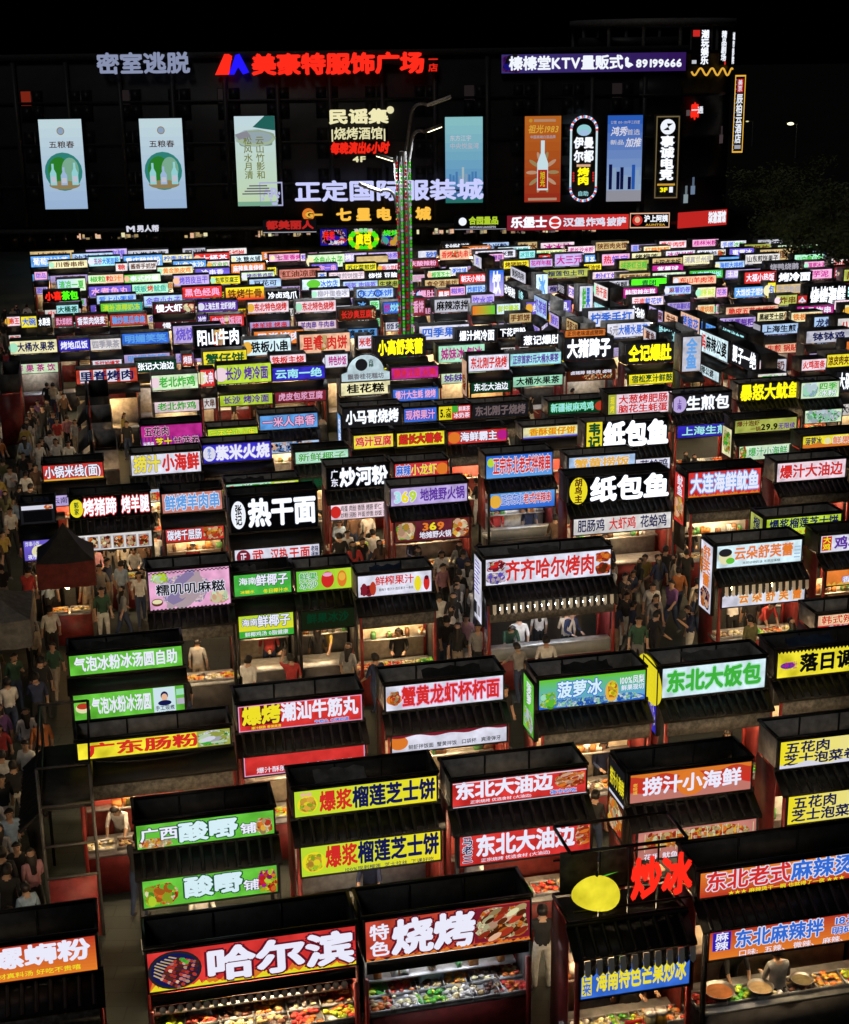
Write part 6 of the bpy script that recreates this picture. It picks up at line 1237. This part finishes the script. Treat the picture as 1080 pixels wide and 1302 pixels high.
# ------------------------------------------------------------------ people
SKINT = S('warm_skin', (.42, .26, .18), .55, noise=.12); HAIRM = S('black_hair', (.012, .010, .010), .45); SHOE = S('shoe', (.08, .08, .085), .6); EYE_M = S('eye', (.02, .018, .016), .3); LIP = S('lip', (.3, .10, .09), .5)
def figure(name, arms, legs, lean=0.0, head=(0, 0), long_sleeve=False, skirt=False, sit=False):
    """one continuous skinned body standing on z = 0, facing -y; arms / legs are joint lists per side"""
    V = []; E_ = []; Rd = []; G = []          # G: region of the bone that ends here
    def v(p, r, g, par=None):
        V.append(Vector(p)); Rd.append(r); G.append(g)
        if par is not None: E_.append((par, len(V) - 1))
        return len(V) - 1
    hz = .93 if not sit else .5
    def up(p):                                # lean the upper body forward about the hips
        p = Vector(p) - Vector((0, 0, .93)); c, s_ = math.cos(lean), math.sin(lean)
        return Vector((p.x, p.y*c - p.z*s_, p.z*c + p.y*s_)) + Vector((0, 0, hz))
    pel = v((0, 0, hz), .135, 'top'); sp = v(up((0, .01, 1.12)), .118, 'top', pel); ch = v(up((0, .01, 1.30)), .138, 'top', sp)
    nk = v(up((0, 0, 1.44)), .05, 'skin', ch); hb = v(up((head[0]*.5, -.02 + head[1]*.4, 1.51)), .07, 'skin', nk); hm_ = v(up((head[0], -.015 + head[1], 1.585)), .088, 'skin', hb); v(up((head[0]*1.2, 0 + head[1]*1.2, 1.655)), .07, 'skin', hm_)
    for s_, a in ((-1, arms[0]), (1, arms[1])):
        sh = v(up((s_*.165, .01, 1.375)), .058, 'top', ch); el = v(up((s_*a[0][0], a[0][1], a[0][2])), .042, 'top', sh); wr = v(up((s_*a[1][0], a[1][1], a[1][2])), .028, 'top' if long_sleeve else 'arm', el)
        d_ = (V[wr] - V[el]).normalized(); side_ = d_.cross(Vector((0, 1, 0) if abs(d_.y) < .8 else (0, 0, 1))).normalized()
        pm = v(V[wr] + d_*.06, .028, 'skin', wr); n_ = d_.cross(side_)
        for k in range(4):
            k1 = v(V[pm] + d_*.045 + side_*(.022*(1.5 - k)), .0095, 'skin', pm); v(V[k1] + d_*(.035, .042, .04, .03)[k] + n_*.016, .008, 'skin', k1)
        t1 = v(V[wr] + d_*.04 + side_*.045, .011, 'skin', wr); v(V[t1] + d_*.035 + side_*.012, .009, 'skin', t1)
    for s_, l in ((-1, legs[0]), (1, legs[1])):
        hp = v((s_*.085, 0, hz - .04), .098, 'leg', pel); kn = v((s_*l[0][0], l[0][1], l[0][2]), .064, 'leg', hp); an = v((s_*l[1][0], l[1][1], l[1][2]), .042, 'leg' if not skirt else 'skin', kn)
        v((s_*(l[1][0] + .01), l[1][1] - .15, max(.035, l[1][2] - .06)), .036, 'shoe', an)
    me = bpy.data.meshes.new(name); me.from_pydata([tuple(p) for p in V], E_, [])
    o = bpy.data.objects.new(name, me); COL.objects.link(o)
    o.modifiers.new('skin', 'SKIN'); sv = me.skin_vertices[0].data
    for i, r in enumerate(Rd): sv[i].radius = (r, r)
    for i in (0, 1, 2): sv[i].radius = (Rd[i]*1.18, Rd[i]*.78)
    sv[0].use_root = True
    sb = o.modifiers.new('sub', 'SUBSURF'); sb.levels = sb.render_levels = 2
    m2 = bpy.data.meshes.new_from_object(o.evaluated_get(bpy.context.evaluated_depsgraph_get())); bpy.data.objects.remove(o)
    nv = len(m2.vertices); co = np.empty(nv*3); m2.vertices.foreach_get('co', co); co = co.reshape(-1, 3)
    nf = len(m2.polygons); cen = np.empty(nf*3); m2.polygons.foreach_get('center', cen); cen = cen.reshape(-1, 3)
    best = np.full(nf, 1e9); reg = np.zeros(nf, int); RG = {'top': 0, 'leg': 1, 'skin': 2, 'arm': 2, 'shoe': 3}
    for a, b_ in E_:
        A_, B_ = np.array(V[a]), np.array(V[b_]); ab = B_ - A_; t_ = np.clip(((cen - A_) @ ab) / (ab @ ab), 0, 1); dd = np.linalg.norm(cen - A_ - t_[:, None]*ab, axis=1) - .6*((1 - t_)*Rd[a] + t_*Rd[b_])
        rr = np.full(nf, RG[G[b_]])
        if G[b_] == 'arm': rr = np.where(t_ < .12, 0, 2)
        if G[b_] == 'skin' and a == ch: rr = np.where(t_ < .55, 0, 2)
        if b_ > 0 and a == pel and G[b_] == 'top': rr = np.where(t_ < .15, 1, 0)
        if G[b_] == 'shoe': rr = np.full(nf, 3)
        u_ = dd < best; best[u_] = dd[u_]; reg[u_] = rr[u_]
    m2.materials.clear()
    for mm in (S('cloth_white', (.6, .6, .6), .85), S('cloth_black', (.02, .02, .022), .85), SKINT, SHOE, EYE_M, LIP): m2.materials.append(mm)
    m2.polygons.foreach_set('material_index', reg.astype(np.int32)); m2.polygons.foreach_set('use_smooth', np.ones(nf, bool))
    # face: eyes, nose, mouth and ears joined into the same mesh
    hc = V[hm_]; fw_ = up((0, -1, 1.585)) - up((0, 0, 1.585)); fw_.normalize(); uz = up((0, 0, 1.7)) - up((0, 0, 1.5)); uz.normalize(); rx = Vector((1, 0, 0))
    bm = bmesh.new(); bm.from_mesh(m2); bm.verts.ensure_lookup_table()
    def blob(p, r, mi_, sc=(1, 1, 1)):
        res = bmesh.ops.create_icosphere(bm, subdivisions=1, radius=r, matrix=Matrix.Translation(p) @ Matrix.Diagonal((*sc, 1)))
        for f in {f for x in res['verts'] for f in x.link_faces}: f.material_index = mi_; f.smooth = True
    for s_ in (-1, 1): blob(hc + rx*(s_*.032) + fw_*.080 + uz*.012, .011, 4); blob(hc + rx*(s_*.088) - uz*.005, .022, 2, (.5, 1, 1.3))
    blob(hc + fw_*.092 - uz*.016, .014, 2, (.8, 1, 1.4)); blob(hc + fw_*.078 - uz*.05, .014, 5, (1.5, .7, .5))
    bm.to_mesh(m2); bm.free()
    # hair: a shell round the back and top of the head
    hairs = []
    for long_ in (0, 1):
        hm2 = MB(); n, k = 14, 8; pv = []; pf = []
        for i in range(k + 1):
            t_ = i/k
            for j in range(n):
                a = 2*math.pi*j/n; frontness = math.cos(a); low = (-.005 + .05*frontness) if frontness > .2 else (-.06 - .25*long_*max(0, -frontness + .35))
                zz_ = .115*(1 - t_) + low*t_; rr = .1*math.sin(math.pi/2*min(1, t_*1.6))*(1 + .06*math.sin(5*a + i)); 
                if t_ > .6 and long_: rr *= 1.05 + .12*(t_ - .6)
                p = hc + rx*(rr*math.sin(a)*.96) + fw_*(rr*frontness*1.0 - .006) + uz*zz_ if not (long_ and t_ > .6 and frontness < .2) else hc + rx*(rr*math.sin(a)) + fw_*(rr*frontness - .006) + uz*zz_*.6 + Vector((0, 0, zz_*.4))
                pv.append(tuple(p))
        for i in range(k):
            for j in range(n): pf.append((i*n+j, (i+1)*n+j, (i+1)*n+(j+1) % n, i*n+(j+1) % n))
        hm2.add(pv, pf, HAIRM); hairs.append(hm2.mesh('hair', True))
    return m2, hairs
ST = ((.11, -.01, .49), (.115, .02, .085))
def leg(dx=0, fy=0, lift=0): return ((.095, fy*.45 - .03, .49), (.105, fy + .02, .085 + lift))
HANG = ((.225, .02, 1.12), (.235, -.05, .88)); FORE = ((.22, -.05, 1.12), (.16, -.28, 1.10)); PHONE = ((.2, -.08, 1.13), (.10, -.25, 1.28)); REACH = ((.2, -.2, 1.22), (.17, -.42, 1.10)); UPA = ((.25, -.12, 1.42), (.16, -.16, 1.62)); BACK = ((.22, .1, 1.14), (.2, .16, .93)); FRW = ((.21, -.06, 1.12), (.2, -.24, .98))
FIGS = [(figure('standing_body', (HANG, HANG), (ST, ST)), 'standing'), (figure('walking_body', (BACK, FRW), (leg(fy=-.25), leg(fy=.27, lift=.06))), 'walking'), (figure('phone_body', (HANG, PHONE), (ST, leg(fy=-.08)), head=(0, -.03), lean=.05), 'phone-holding'),
        (figure('cooking_body', (FORE, FORE), (ST, ST), lean=.12, head=(0, -.03), long_sleeve=True), 'working'), (figure('reaching_body', (HANG, REACH), (ST, leg(fy=.1)), lean=.15), 'reaching'), (figure('turning_body', (FRW, BACK), (leg(fy=.22, lift=.05), leg(fy=-.22))), 'striding'), (figure('pointing_body', (HANG, UPA), (ST, ST)), 'waving'),
        (figure('bending_body', (REACH, REACH), (ST, leg(fy=.08)), lean=.55), 'bending')]
CLOTH = {'white': (.6, .6, .61), 'cream': (.42, .37, .3), 'light grey': (.24, .24, .25), 'black': (.018, .018, .02), 'navy': (.02, .03, .08), 'dark green': (.03, .08, .05), 'red': (.4, .04, .04), 'pink': (.4, .2, .24), 'pale blue': (.3, .42, .6), 'brown': (.12, .07, .045), 'yellow': (.4, .3, .07), 'purple': (.18, .08, .25), 'olive': (.13, .13, .06), 'orange': (.35, .12, .04)}
LOWC = {'black': (.018, .018, .02), 'dark blue': (.03, .045, .1), 'beige': (.3, .25, .2), 'white': (.6, .6, .58), 'grey': (.17, .17, .18)}
def cloth(d_, k, pre): return S(pre + k.replace(' ', '_'), d_[k], .85, noise=.25, scale=9)
PEOPLE = []; PL = set(); pr_ = random.Random(11)
boxes = []
for e in STALLS:
    cc, W = e['c'], e['W']; L_ = e.get('L'); X = -VX if L_ else UX; Y_ = UX if L_ else VX; boxes.append((cc, X, Y_, W/2 + .12, -DEP/2 - .5, DEP/2 + .15))
def free(p, gap=.42):
    for cc, X, Y_, hw, y0, y1 in boxes:
        d_ = p - cc
        if abs(d_.dot(X)) < hw and y0 < d_.dot(Y_) < y1: return False
    return all((p - o_).length > gap for o_ in PEOPLE)
def nearest(p):
    return min(STALLS, key=lambda e: (e['c'] - p).length - (1.5 if e.get('isnear') else 0))
def person(p, head, fig, place=None, sh=None, lo=None, hair=None, vendor=None, apron=False):
    p = Vector((p[0], p[1], 0)); (m2, hairs), act = FIGS[fig]
    e = vendor or nearest(p); nm = e['short'] if e.get('isnear') else e['nm'] + ' sign'; lg = hair if hair is not None else int(pr_.random() < .4)
    where = place or ('inside the %s stall' % nm if vendor else 'by the %s stall' % nm)
    for t_ in range(60):
        s_ = sh or pr_.choice(list(CLOTH) + ['white', 'black', 'white', 'black', 'black', 'light grey', 'navy', 'black', 'white', 'black', 'black', 'white', 'navy', 'black', 'black', 'navy', 'brown']); l_ = lo or pr_.choice(list(LOWC) + ['black', 'black'])
        lab = '%sperson in %s and %s, %s %s' % ('long-haired ' if lg else '', s_, l_, act, where)
        if len(lab.replace('-', ' ').split()) > 17: lab = lab.replace(', ' + act, '')
        if lab not in PL: break
        if t_ > 40: lg = 1 - lg
    PL.add(lab)
    o = bpy.data.objects.new('person', m2); COL.objects.link(o); o.location = p; o.rotation_euler = (0, 0, head); k = pr_.uniform(.93, 1.05); o.scale = (k*pr_.uniform(.95, 1.06), k, k)
    for i, mm in ((0, cloth(CLOTH, s_, 'top_')), (1, cloth(LOWC, l_, 'trousers_'))):
        o.material_slots[i].link = 'OBJECT'; o.material_slots[i].material = mm
    h = bpy.data.objects.new('hair', hairs[lg]); COL.objects.link(h); h.parent = o
    tag(o, lab, 'person', 'people at the night market'); PEOPLE.append(p); return o
FAC = {'away': YAW, 'cam': YAW}
def face(p, q_):                                     # heading so that the figure's -y points from p to q_
    d_ = Vector(q_) - Vector(p); return math.atan2(d_.x, -d_.y)
# people one can single out in the photograph: feet, heading, pose, clothes
for px, py, turn, fig, s_, l_, hr, wh in ((689, 1258, 170, 0, 'black', 'white', 0, 'beside the mango ice stall, seen from behind'), (345, 872, 175, 0, 'red', 'dark blue', 0, 'in front of the coconut stall, back turned'),
        (828, 812, -20, 2, 'white', 'beige', 0, 'among the crowd between meat and souffle stalls'), (255, 886, 160, 0, 'light grey', 'beige', 0, 'next to the ice jelly stall'), (660, 858, 170, 1, 'white', 'beige', 0, 'behind the crab noodle stall'),
        (30, 1165, 5, 1, 'black', 'black', 0, 'in the lane, face towards us'), (10, 1040, 180, 0, 'white', 'black', 0, 'in the lane, wide back turned'), (8, 1150, 180, 1, 'light grey', 'white', 1, 'in the lane beside a man in black'), (930, 826, 180, 4, 'white', 'black', 0, 'at the souffle counter, back turned'), (952, 826, 180, 0, 'black', 'black', 0, 'at the souffle counter, back turned'), (685, 840, 180, 0, 'white', 'black', 1, 'at the meat counter, wearing pale colours'), (720, 850, 178, 2, 'cream', 'black', 0, 'near the meat counter'),
        (406, 870, 175, 0, 'black', 'black', 1, 'in front of the slush stall'), (505, 852, 180, 4, 'black', 'black', 0, 'leaning over the juice counter'), (575, 845, 100, 0, 'white', 'grey', 1, 'at the white table'), (740, 1000, 172, 0, 'black', 'beige', 0, 'by the picture board of the seafood stall'), (642, 955, 30, 0, 'black', 'black', 0, 'next to the crab noodle stall'), (985, 1318, 180, 3, 'light grey', 'black', 0, 'cooking at the hot pot counter'), (775, 1318, 180, 2, 'white', 'black', 0, 'facing the mango ice counter'), (800, 1330, 175, 0, 'black', 'black', 1, 'waiting at the mango ice counter')):
    p = at_z(px, py, 0); person(p, YAW + R(turn), fig, wh, s_, l_, hr)
# vendors behind the counters and customers in front of them
for i, e in enumerate(NEAR):
    cc, W = e['c'], e['W']; nv = 1 if W < 2.2 else pr_.choice((1, 1, 2))
    if e['q'][1] < 575: nv = 0
    for k in range(nv):
        x = (pr_.uniform(-.3, .3) if nv == 1 else (-.25 + .5*k)) * W; p = cc + UX*x + VX*(.32)
        person(p, YAW + R(pr_.uniform(-25, 25)), pr_.choice((3, 3, 4, 7)), vendor=e)
    if e['q'][1] < 1130:
        for k in range(pr_.choice((1, 2, 2, 3))):
            p = cc + UX*pr_.uniform(-.5, .5)*W + VX*(-DEP/2 - pr_.uniform(.75, 1.5))
            if free(p): person(p, YAW + math.pi + R(pr_.uniform(-50, 50)), pr_.choice((0, 0, 2, 4, 1, 6)))
# the crowd in the lane along the left edge and in the gaps
def crowd(poly, n, gap, dirs):
    xs = [p[0] for p in poly]; ys = [p[1] for p in poly]; c = 0; tries = 0
    while c < n and tries < n*60:
        tries += 1; x, y = pr_.uniform(min(xs), max(xs)), pr_.uniform(min(ys), max(ys)); ins = False
        for (ax, ay), (bx, by) in zip(poly, poly[1:] + poly[:1]):
            if (ay > y) != (by > y) and x < (bx - ax)*(y - ay)/(by - ay) + ax: ins = not ins
        if not ins: continue
        p = at_z(x, y, 0)
        if free(p, gap): person(p, YAW + R(pr_.choice(dirs) + pr_.uniform(-30, 30)), pr_.choice((0, 1, 5, 1, 5, 2, 0))); c += 1
crowd([(-5, 400), (40, 420), (70, 520), (100, 560), (105, 640), (70, 690), (0, 720)], 74, .45, (0, 180))
crowd([(560, 640), (620, 640), (620, 860), (560, 860)], 14, .45, (0, 180))
crowd([(760, 690), (890, 690), (900, 860), (770, 880)], 16, .45, (0, 180, 90))
crowd([(200, 670), (300, 670), (300, 720), (180, 760)], 10, .45, (0, 180))
crowd([(400, 650), (500, 650), (500, 730), (400, 730)], 9, .45, (0, 180))
crowd([(-5, 720), (75, 740), (80, 900), (70, 1000), (55, 1100), (45, 1290), (-10, 1290)], 36, .5, (0, 180, 180))
crowd([(120, 700), (190, 700), (185, 830), (110, 830)], 12, .5, (0, 180, 90))
crowd([(770, 760), (900, 760), (900, 850), (760, 870)], 14, .5, (0, 180, 90, -90))
crowd([(555, 740), (600, 740), (620, 880), (560, 880)], 9, .5, (0, 180))
crowd([(430, 720), (490, 720), (490, 760), (430, 760)], 5, .5, (0, 180))
crowd([(120, 560), (330, 540), (700, 530), (1000, 500), (1000, 560), (700, 580), (300, 610), (120, 620)], 22, .5, (0, 180, 90))
crowd([(640, 440), (760, 440), (900, 520), (760, 560)], 16, .5, (0, 180, 90))
# ------------------------------------------------------------------ trays of food on the counters that show
def tray(p, rz, lab, cols, rnd_, kind=0):
    r = empty('food_tray', p, rz); tag(r, lab, 'food tray', 'trays of food on the counters')
    b = MB(); w_, d_ = .27, .2
    b.box((-w_, -d_, 0), (w_, d_, .012), STEEL)
    for a in ((-w_, -d_, w_, -d_ + .012), (-w_, d_ - .012, w_, d_), (-w_, -d_ + .012, -w_ + .012, d_ - .012), (w_ - .012, -d_ + .012, w_, d_ - .012)): b.box((a[0], a[1], .0125), (a[2], a[3], .07), STEEL)
    b.obj('pan', r); b = MB()
    for i in range(26):
        x, y = rnd_.uniform(-w_ + .05, w_ - .05), rnd_.uniform(-d_ + .04, d_ - .04); c = rnd_.choice(cols)
        b.ball((x, y, .03 + .05*(1 - abs(x)/w_)*rnd_.random()), rnd_.uniform(.03, .055), S('food_' + c.replace(' ', '_'), tuple(min(.75, q_*.9 + .01) for q_ in lin(PAL[c])), .45), 7, 4, (1.3, 1, .7))
    b.obj('food', r)
FOODS = [('grilled meat skewers', ['brown', 'brick red', 'orange', 'tan']), ('green vegetables', ['leaf green', 'green', 'lime']), ('golden fritters', ['gold', 'tan', 'orange']), ('pale noodles', ['cream', 'milk', 'tan']), ('red peppers', ['red', 'brick red', 'orange']), ('white dumplings', ['white', 'cream', 'milk']), ('sliced fruit', ['yellow', 'red', 'lime', 'orange']), ('dark mushrooms', ['brown', 'dusty', 'tan'])]
fr = random.Random(21)
for e in NEAR:
    if e.get('chan') or e['W'] < 1.6: continue
    n = 5 if e['q'][1] > 600 else 3
    if e['short'] in ('orange snail noodle', 'hot pot', 'grilled meat', 'barbecue platter', 'skewer plate'): n = 6
    fs = fr.sample(FOODS, min(n, 6)); W = e['W']
    for k in range(n):
        x = -W/2 + W*(k + .5)/n; p = e['c'] + UX*x + VX*(-DEP/2 - .02 + (.24 if e.get('flat') else 0)); p.z = e.get('cz', .87) + .004
        if e.get('flat'):
            p2 = p + VX*.41; tray(p2, YAW, 'steel tray of %s in the double line at the %s stall' % (FOODS[(k*3 + 1) % 8][0], e['short']), FOODS[(k*3 + 1) % 8][1], fr)
        tray(p, YAW + fr.uniform(-.05, .05), 'steel tray of %s on the counter of the %s stall' % (fs[k][0], e['short']), fs[k][1], fr)
# things on the first row's counters
def near_by(s_): return next(e for e in NEAR if e['short'] == s_)
mg = near_by('mango ice'); hp = near_by('hot pot')
def on_counter(e, x, y, z=.872): p = e['c'] + UX*x*e['W'] + VX*(-DEP/2 - .2 + y); p.z = z; return p
for i, (x, c, nm) in enumerate(((-.42, 'pink', 'pink'), (-.34, 'white', 'white'), (-.25, 'sky blue', 'blue'), (-.16, 'violet', 'violet'))):
    b = MB(); b.lathe((0, 0, 0), [(.001, 0), (.045, 0), (.05, .12), (.02, .16), (.02, .2), (.001, .2)], S('syrup_' + nm, tuple(q_*.8 for q_ in lin(PAL[c])), .3), 10); r = b.obj('syrup_bottle', None, True, on_counter(mg, x, -.02)); tag(r, nm + ' syrup bottle standing on the mango ice counter', 'bottle', 'syrup bottles')
for i, (x, c, nm) in enumerate(((.18, 'cream', 'cream'), (.28, 'gold', 'amber'))):
    e0 = tag(empty('ice_canister', on_counter(mg, x, -.02)), nm + ' filled clear canister on the mango ice counter', 'canister', 'canisters on the ice counter')
    b = MB(); b.lathe((0, 0, 0), [(.001, 0), (.09, 0), (.1, .26), (.001, .26)], S('canister_' + nm, tuple(q_*.7 for q_ in lin(PAL[c])), .2), 14); b.obj('body', e0, True); b = MB(); b.lathe((0, 0, .262), [(.105, 0), (.105, .04), (.001, .05)], STEEL, 14); b.obj('lid', e0)
e0 = tag(empty('red_basket', on_counter(mg, .05, -.05), YAW), 'red plastic basket of cups on the mango ice counter', 'basket'); b = MB()
for a in ((-.15, -.1, -.14, .1), (.14, -.1, .15, .1), (-.139, -.1, .139, -.09), (-.139, .09, .139, .1), (-.139, -.089, .139, .089)): b.box((a[0], a[1], 0), (a[2], a[3], .14 if a[3] - a[1] < .15 or a[2] - a[0] < .1 else .01), S('red_plastic', (.5, .03, .03), .4))
b.obj('body', e0)
for i, (x, y, nm) in enumerate(((-.36, .1, 'wide empty'), (-.14, .05, 'deep shiny'), (.1, .1, 'half filled'))):
    b = MB(); b.lathe((0, 0, 0), [(.001, .01), (.16, .01), (.26, .13), (.275, .135), (.27, .12), (.24, .09)], S('basin_steel', (.2, .2, .2), .35, .7), 22); b.lathe((0, 0, 0), [(.24, .09), (.001, .1)], S('broth_' + 'abc'[i], ((.25, .09, .03), (.3, .22, .12), (.12, .1, .05))[i], .2), 22); b_o = b.obj('steel_basin', None, True, on_counter(hp, x, y + .05, .95)); r = b_o; r.scale = ((.95, .8, .7)[i],)*3; tag(r, nm + ' steel basin on the hot pot counter', 'basin', 'basins of the hot pot stall')

# ------------------------------------------------------------------ odd structures along the lane
def tent(px, py, w_, zt, zv, lab, mt, mv):
    p = at_z(px, py, 0); r = tag(empty('canopy_tent', p, YAW), lab, 'canopy', 'canopies along the lane'); h = w_/2
    b = MB(); n = 6
    for s_ in range(4):
        c0 = [(-h, -h), (h, -h), (h, h), (-h, h)][s_]; c1 = [(h, -h), (h, h), (-h, h), (-h, -h)][s_]; V = []; Fc = []
        for i in range(n + 1):
            t_ = i/n; k = 1 - t_; sag = -.12*math.sin(math.pi*t_)
            for j in range(n + 1):
                u_ = j/n; V.append(((c0[0]*(1-u_) + c1[0]*u_)*k, (c0[1]*(1-u_) + c1[1]*u_)*k, zv + (zt - zv)*t_ + sag - .05*math.sin(math.pi*u_)*k))
        for i in range(n):
            for j in range(n): a = i*(n+1) + j; Fc.append((a, a+1, a+n+2, a+n+1))
        b.add(V, Fc, mt)
    b.obj('canopy', r, True); b = MB()
    for s_ in range(4):
        c0 = [(-h, -h), (h, -h), (h, h), (-h, h)][s_]; c1 = [(h, -h), (h, h), (-h, h), (-h, -h)][s_]; V = []; Fc = []; n = 18
        for j in range(n + 1):
            u_ = j/n; wv = .03*math.sin(u_*25); x, y = c0[0]*(1-u_) + c1[0]*u_, c0[1]*(1-u_) + c1[1]*u_; k = 1 + wv/h; V += [(x, y, zv - .05*math.sin(math.pi*u_)), (x*k, y*k, zv - .75)]
        for j in range(n): Fc.append((2*j, 2*j+1, 2*j+3, 2*j+2))
        b.add(V, Fc, mv)
    b.obj('valance', r)
    for x in (-1, 1):
        for y in (-1, 1): b = MB(); b.tube((x*(h - .05), y*(h - .05), 0), (x*(h - .05), y*(h - .05), zv), .025, FRAME, 6); b.obj('pole', r)
    return r, p
BC = S('black_canvas', (.022, .022, .024), .8, bump=.3); MC = S('maroon_canvas', (.14, .02, .02), .8, bump=.2); GC = S('grey_canvas', (.16, .16, .16), .8, bump=.3)
r, p = tent(92, 806, 1.55, 3.3, 2.4, 'black canopy with a maroon valance beside the crowded lane, warm light under it', BC, MC)
b = MB(); b.box((-.6, -.85, 0), (.6, -.3, .85), MAROON); b.box((-.56, -.82, .853), (.56, -.34, .9), STEEL); b.obj('cart', r); b = MB(); b.ball((0, -.5, 1.62), .09, BULB, 8, 5); b.obj('hanging_bulb', r)
for k in range(2): q_ = p + UX*(-.3 + .6*k) + VX*(-.58); q_.z = .904; tray(q_, YAW, ['steel tray of golden fritters under the black canopy', 'steel tray of pale noodles under the black canopy'][k], FOODS[(2, 3)[k]][1], fr)
tent(-6, 880, 2.2, 3.0, 2.3, 'grey canopy cut by the edge of the view beside the lane', GC, GC)
p = at_z(100, 1178, 0); r = tag(empty('unlit_stall', p, YAW), 'unlit black frame stall with a dark red end sheet, its steel rails showing', 'food stall'); 
RAIL = S('grey_rail', (.13, .125, .125), .5, .4)
for x in (-.46, .46):
    for y in (-.4, 2.4): b = MB(); b.box((x - .03, y - .03, 0), (x + .03, y + .03, 3.5), FRAME if y > 0 else RAIL); b.obj('post', r)
for z, y in ((3.5, -.4), (2.75, -.42), (1.95, -.42), (1.3, -.42), (3.5, 2.4)): b = MB(); b.box((-.46, y - .02, z - .02), (.46, y + .02, z + .02), RAIL); b.obj('rail', r)
for x in (-.46, .46): 
    for z in (3.5, 2.75): b = MB(); b.box((x - .02, -.37, z - .02), (x + .02, 2.37, z + .02), FRAME); b.obj('rail', r)
b = MB(); b.box((-.43, -.41, .0), (.43, -.38, 1.25), S('dull_red_sheet', (.33, .05, .05), .5)); b.ball((.0, -.42, .75), .05, FRAME, 8, 4, (1, .3, 1)); b.obj('end_sheet', r)
b = MB(); b.box((-.44, -.3, 2.6), (.44, 2.3, 2.66), DECK)
for i in range(16): b.tube((-.44, -.3 + i*.17, 2.62), (-.86, -.3 + i*.17, 2.25), .045, TILE, 5)
b.obj('eave', r)
for i, (px, py) in enumerate(((588, 842), (600, 862))):
    p = at_z(px, py, 0); r = tag(empty('white_table', p, YAW), ['white square table in the gap beside the juice stall', 'second white table, closer to the crab noodle stall'][i], 'table', 'white tables between the stalls'); b = MB(); b.box((-.4, -.3, .70), (.4, .3, .73), WHITEP); b.obj('tabletop', r)
    for x in (-.34, .34):
        for y in (-.24, .24): b = MB(); b.box((x - .02, y - .02, 0), (x + .02, y + .02, .698), WHITEP); b.obj('leg', r)
print('PEOPLE', len(PEOPLE))
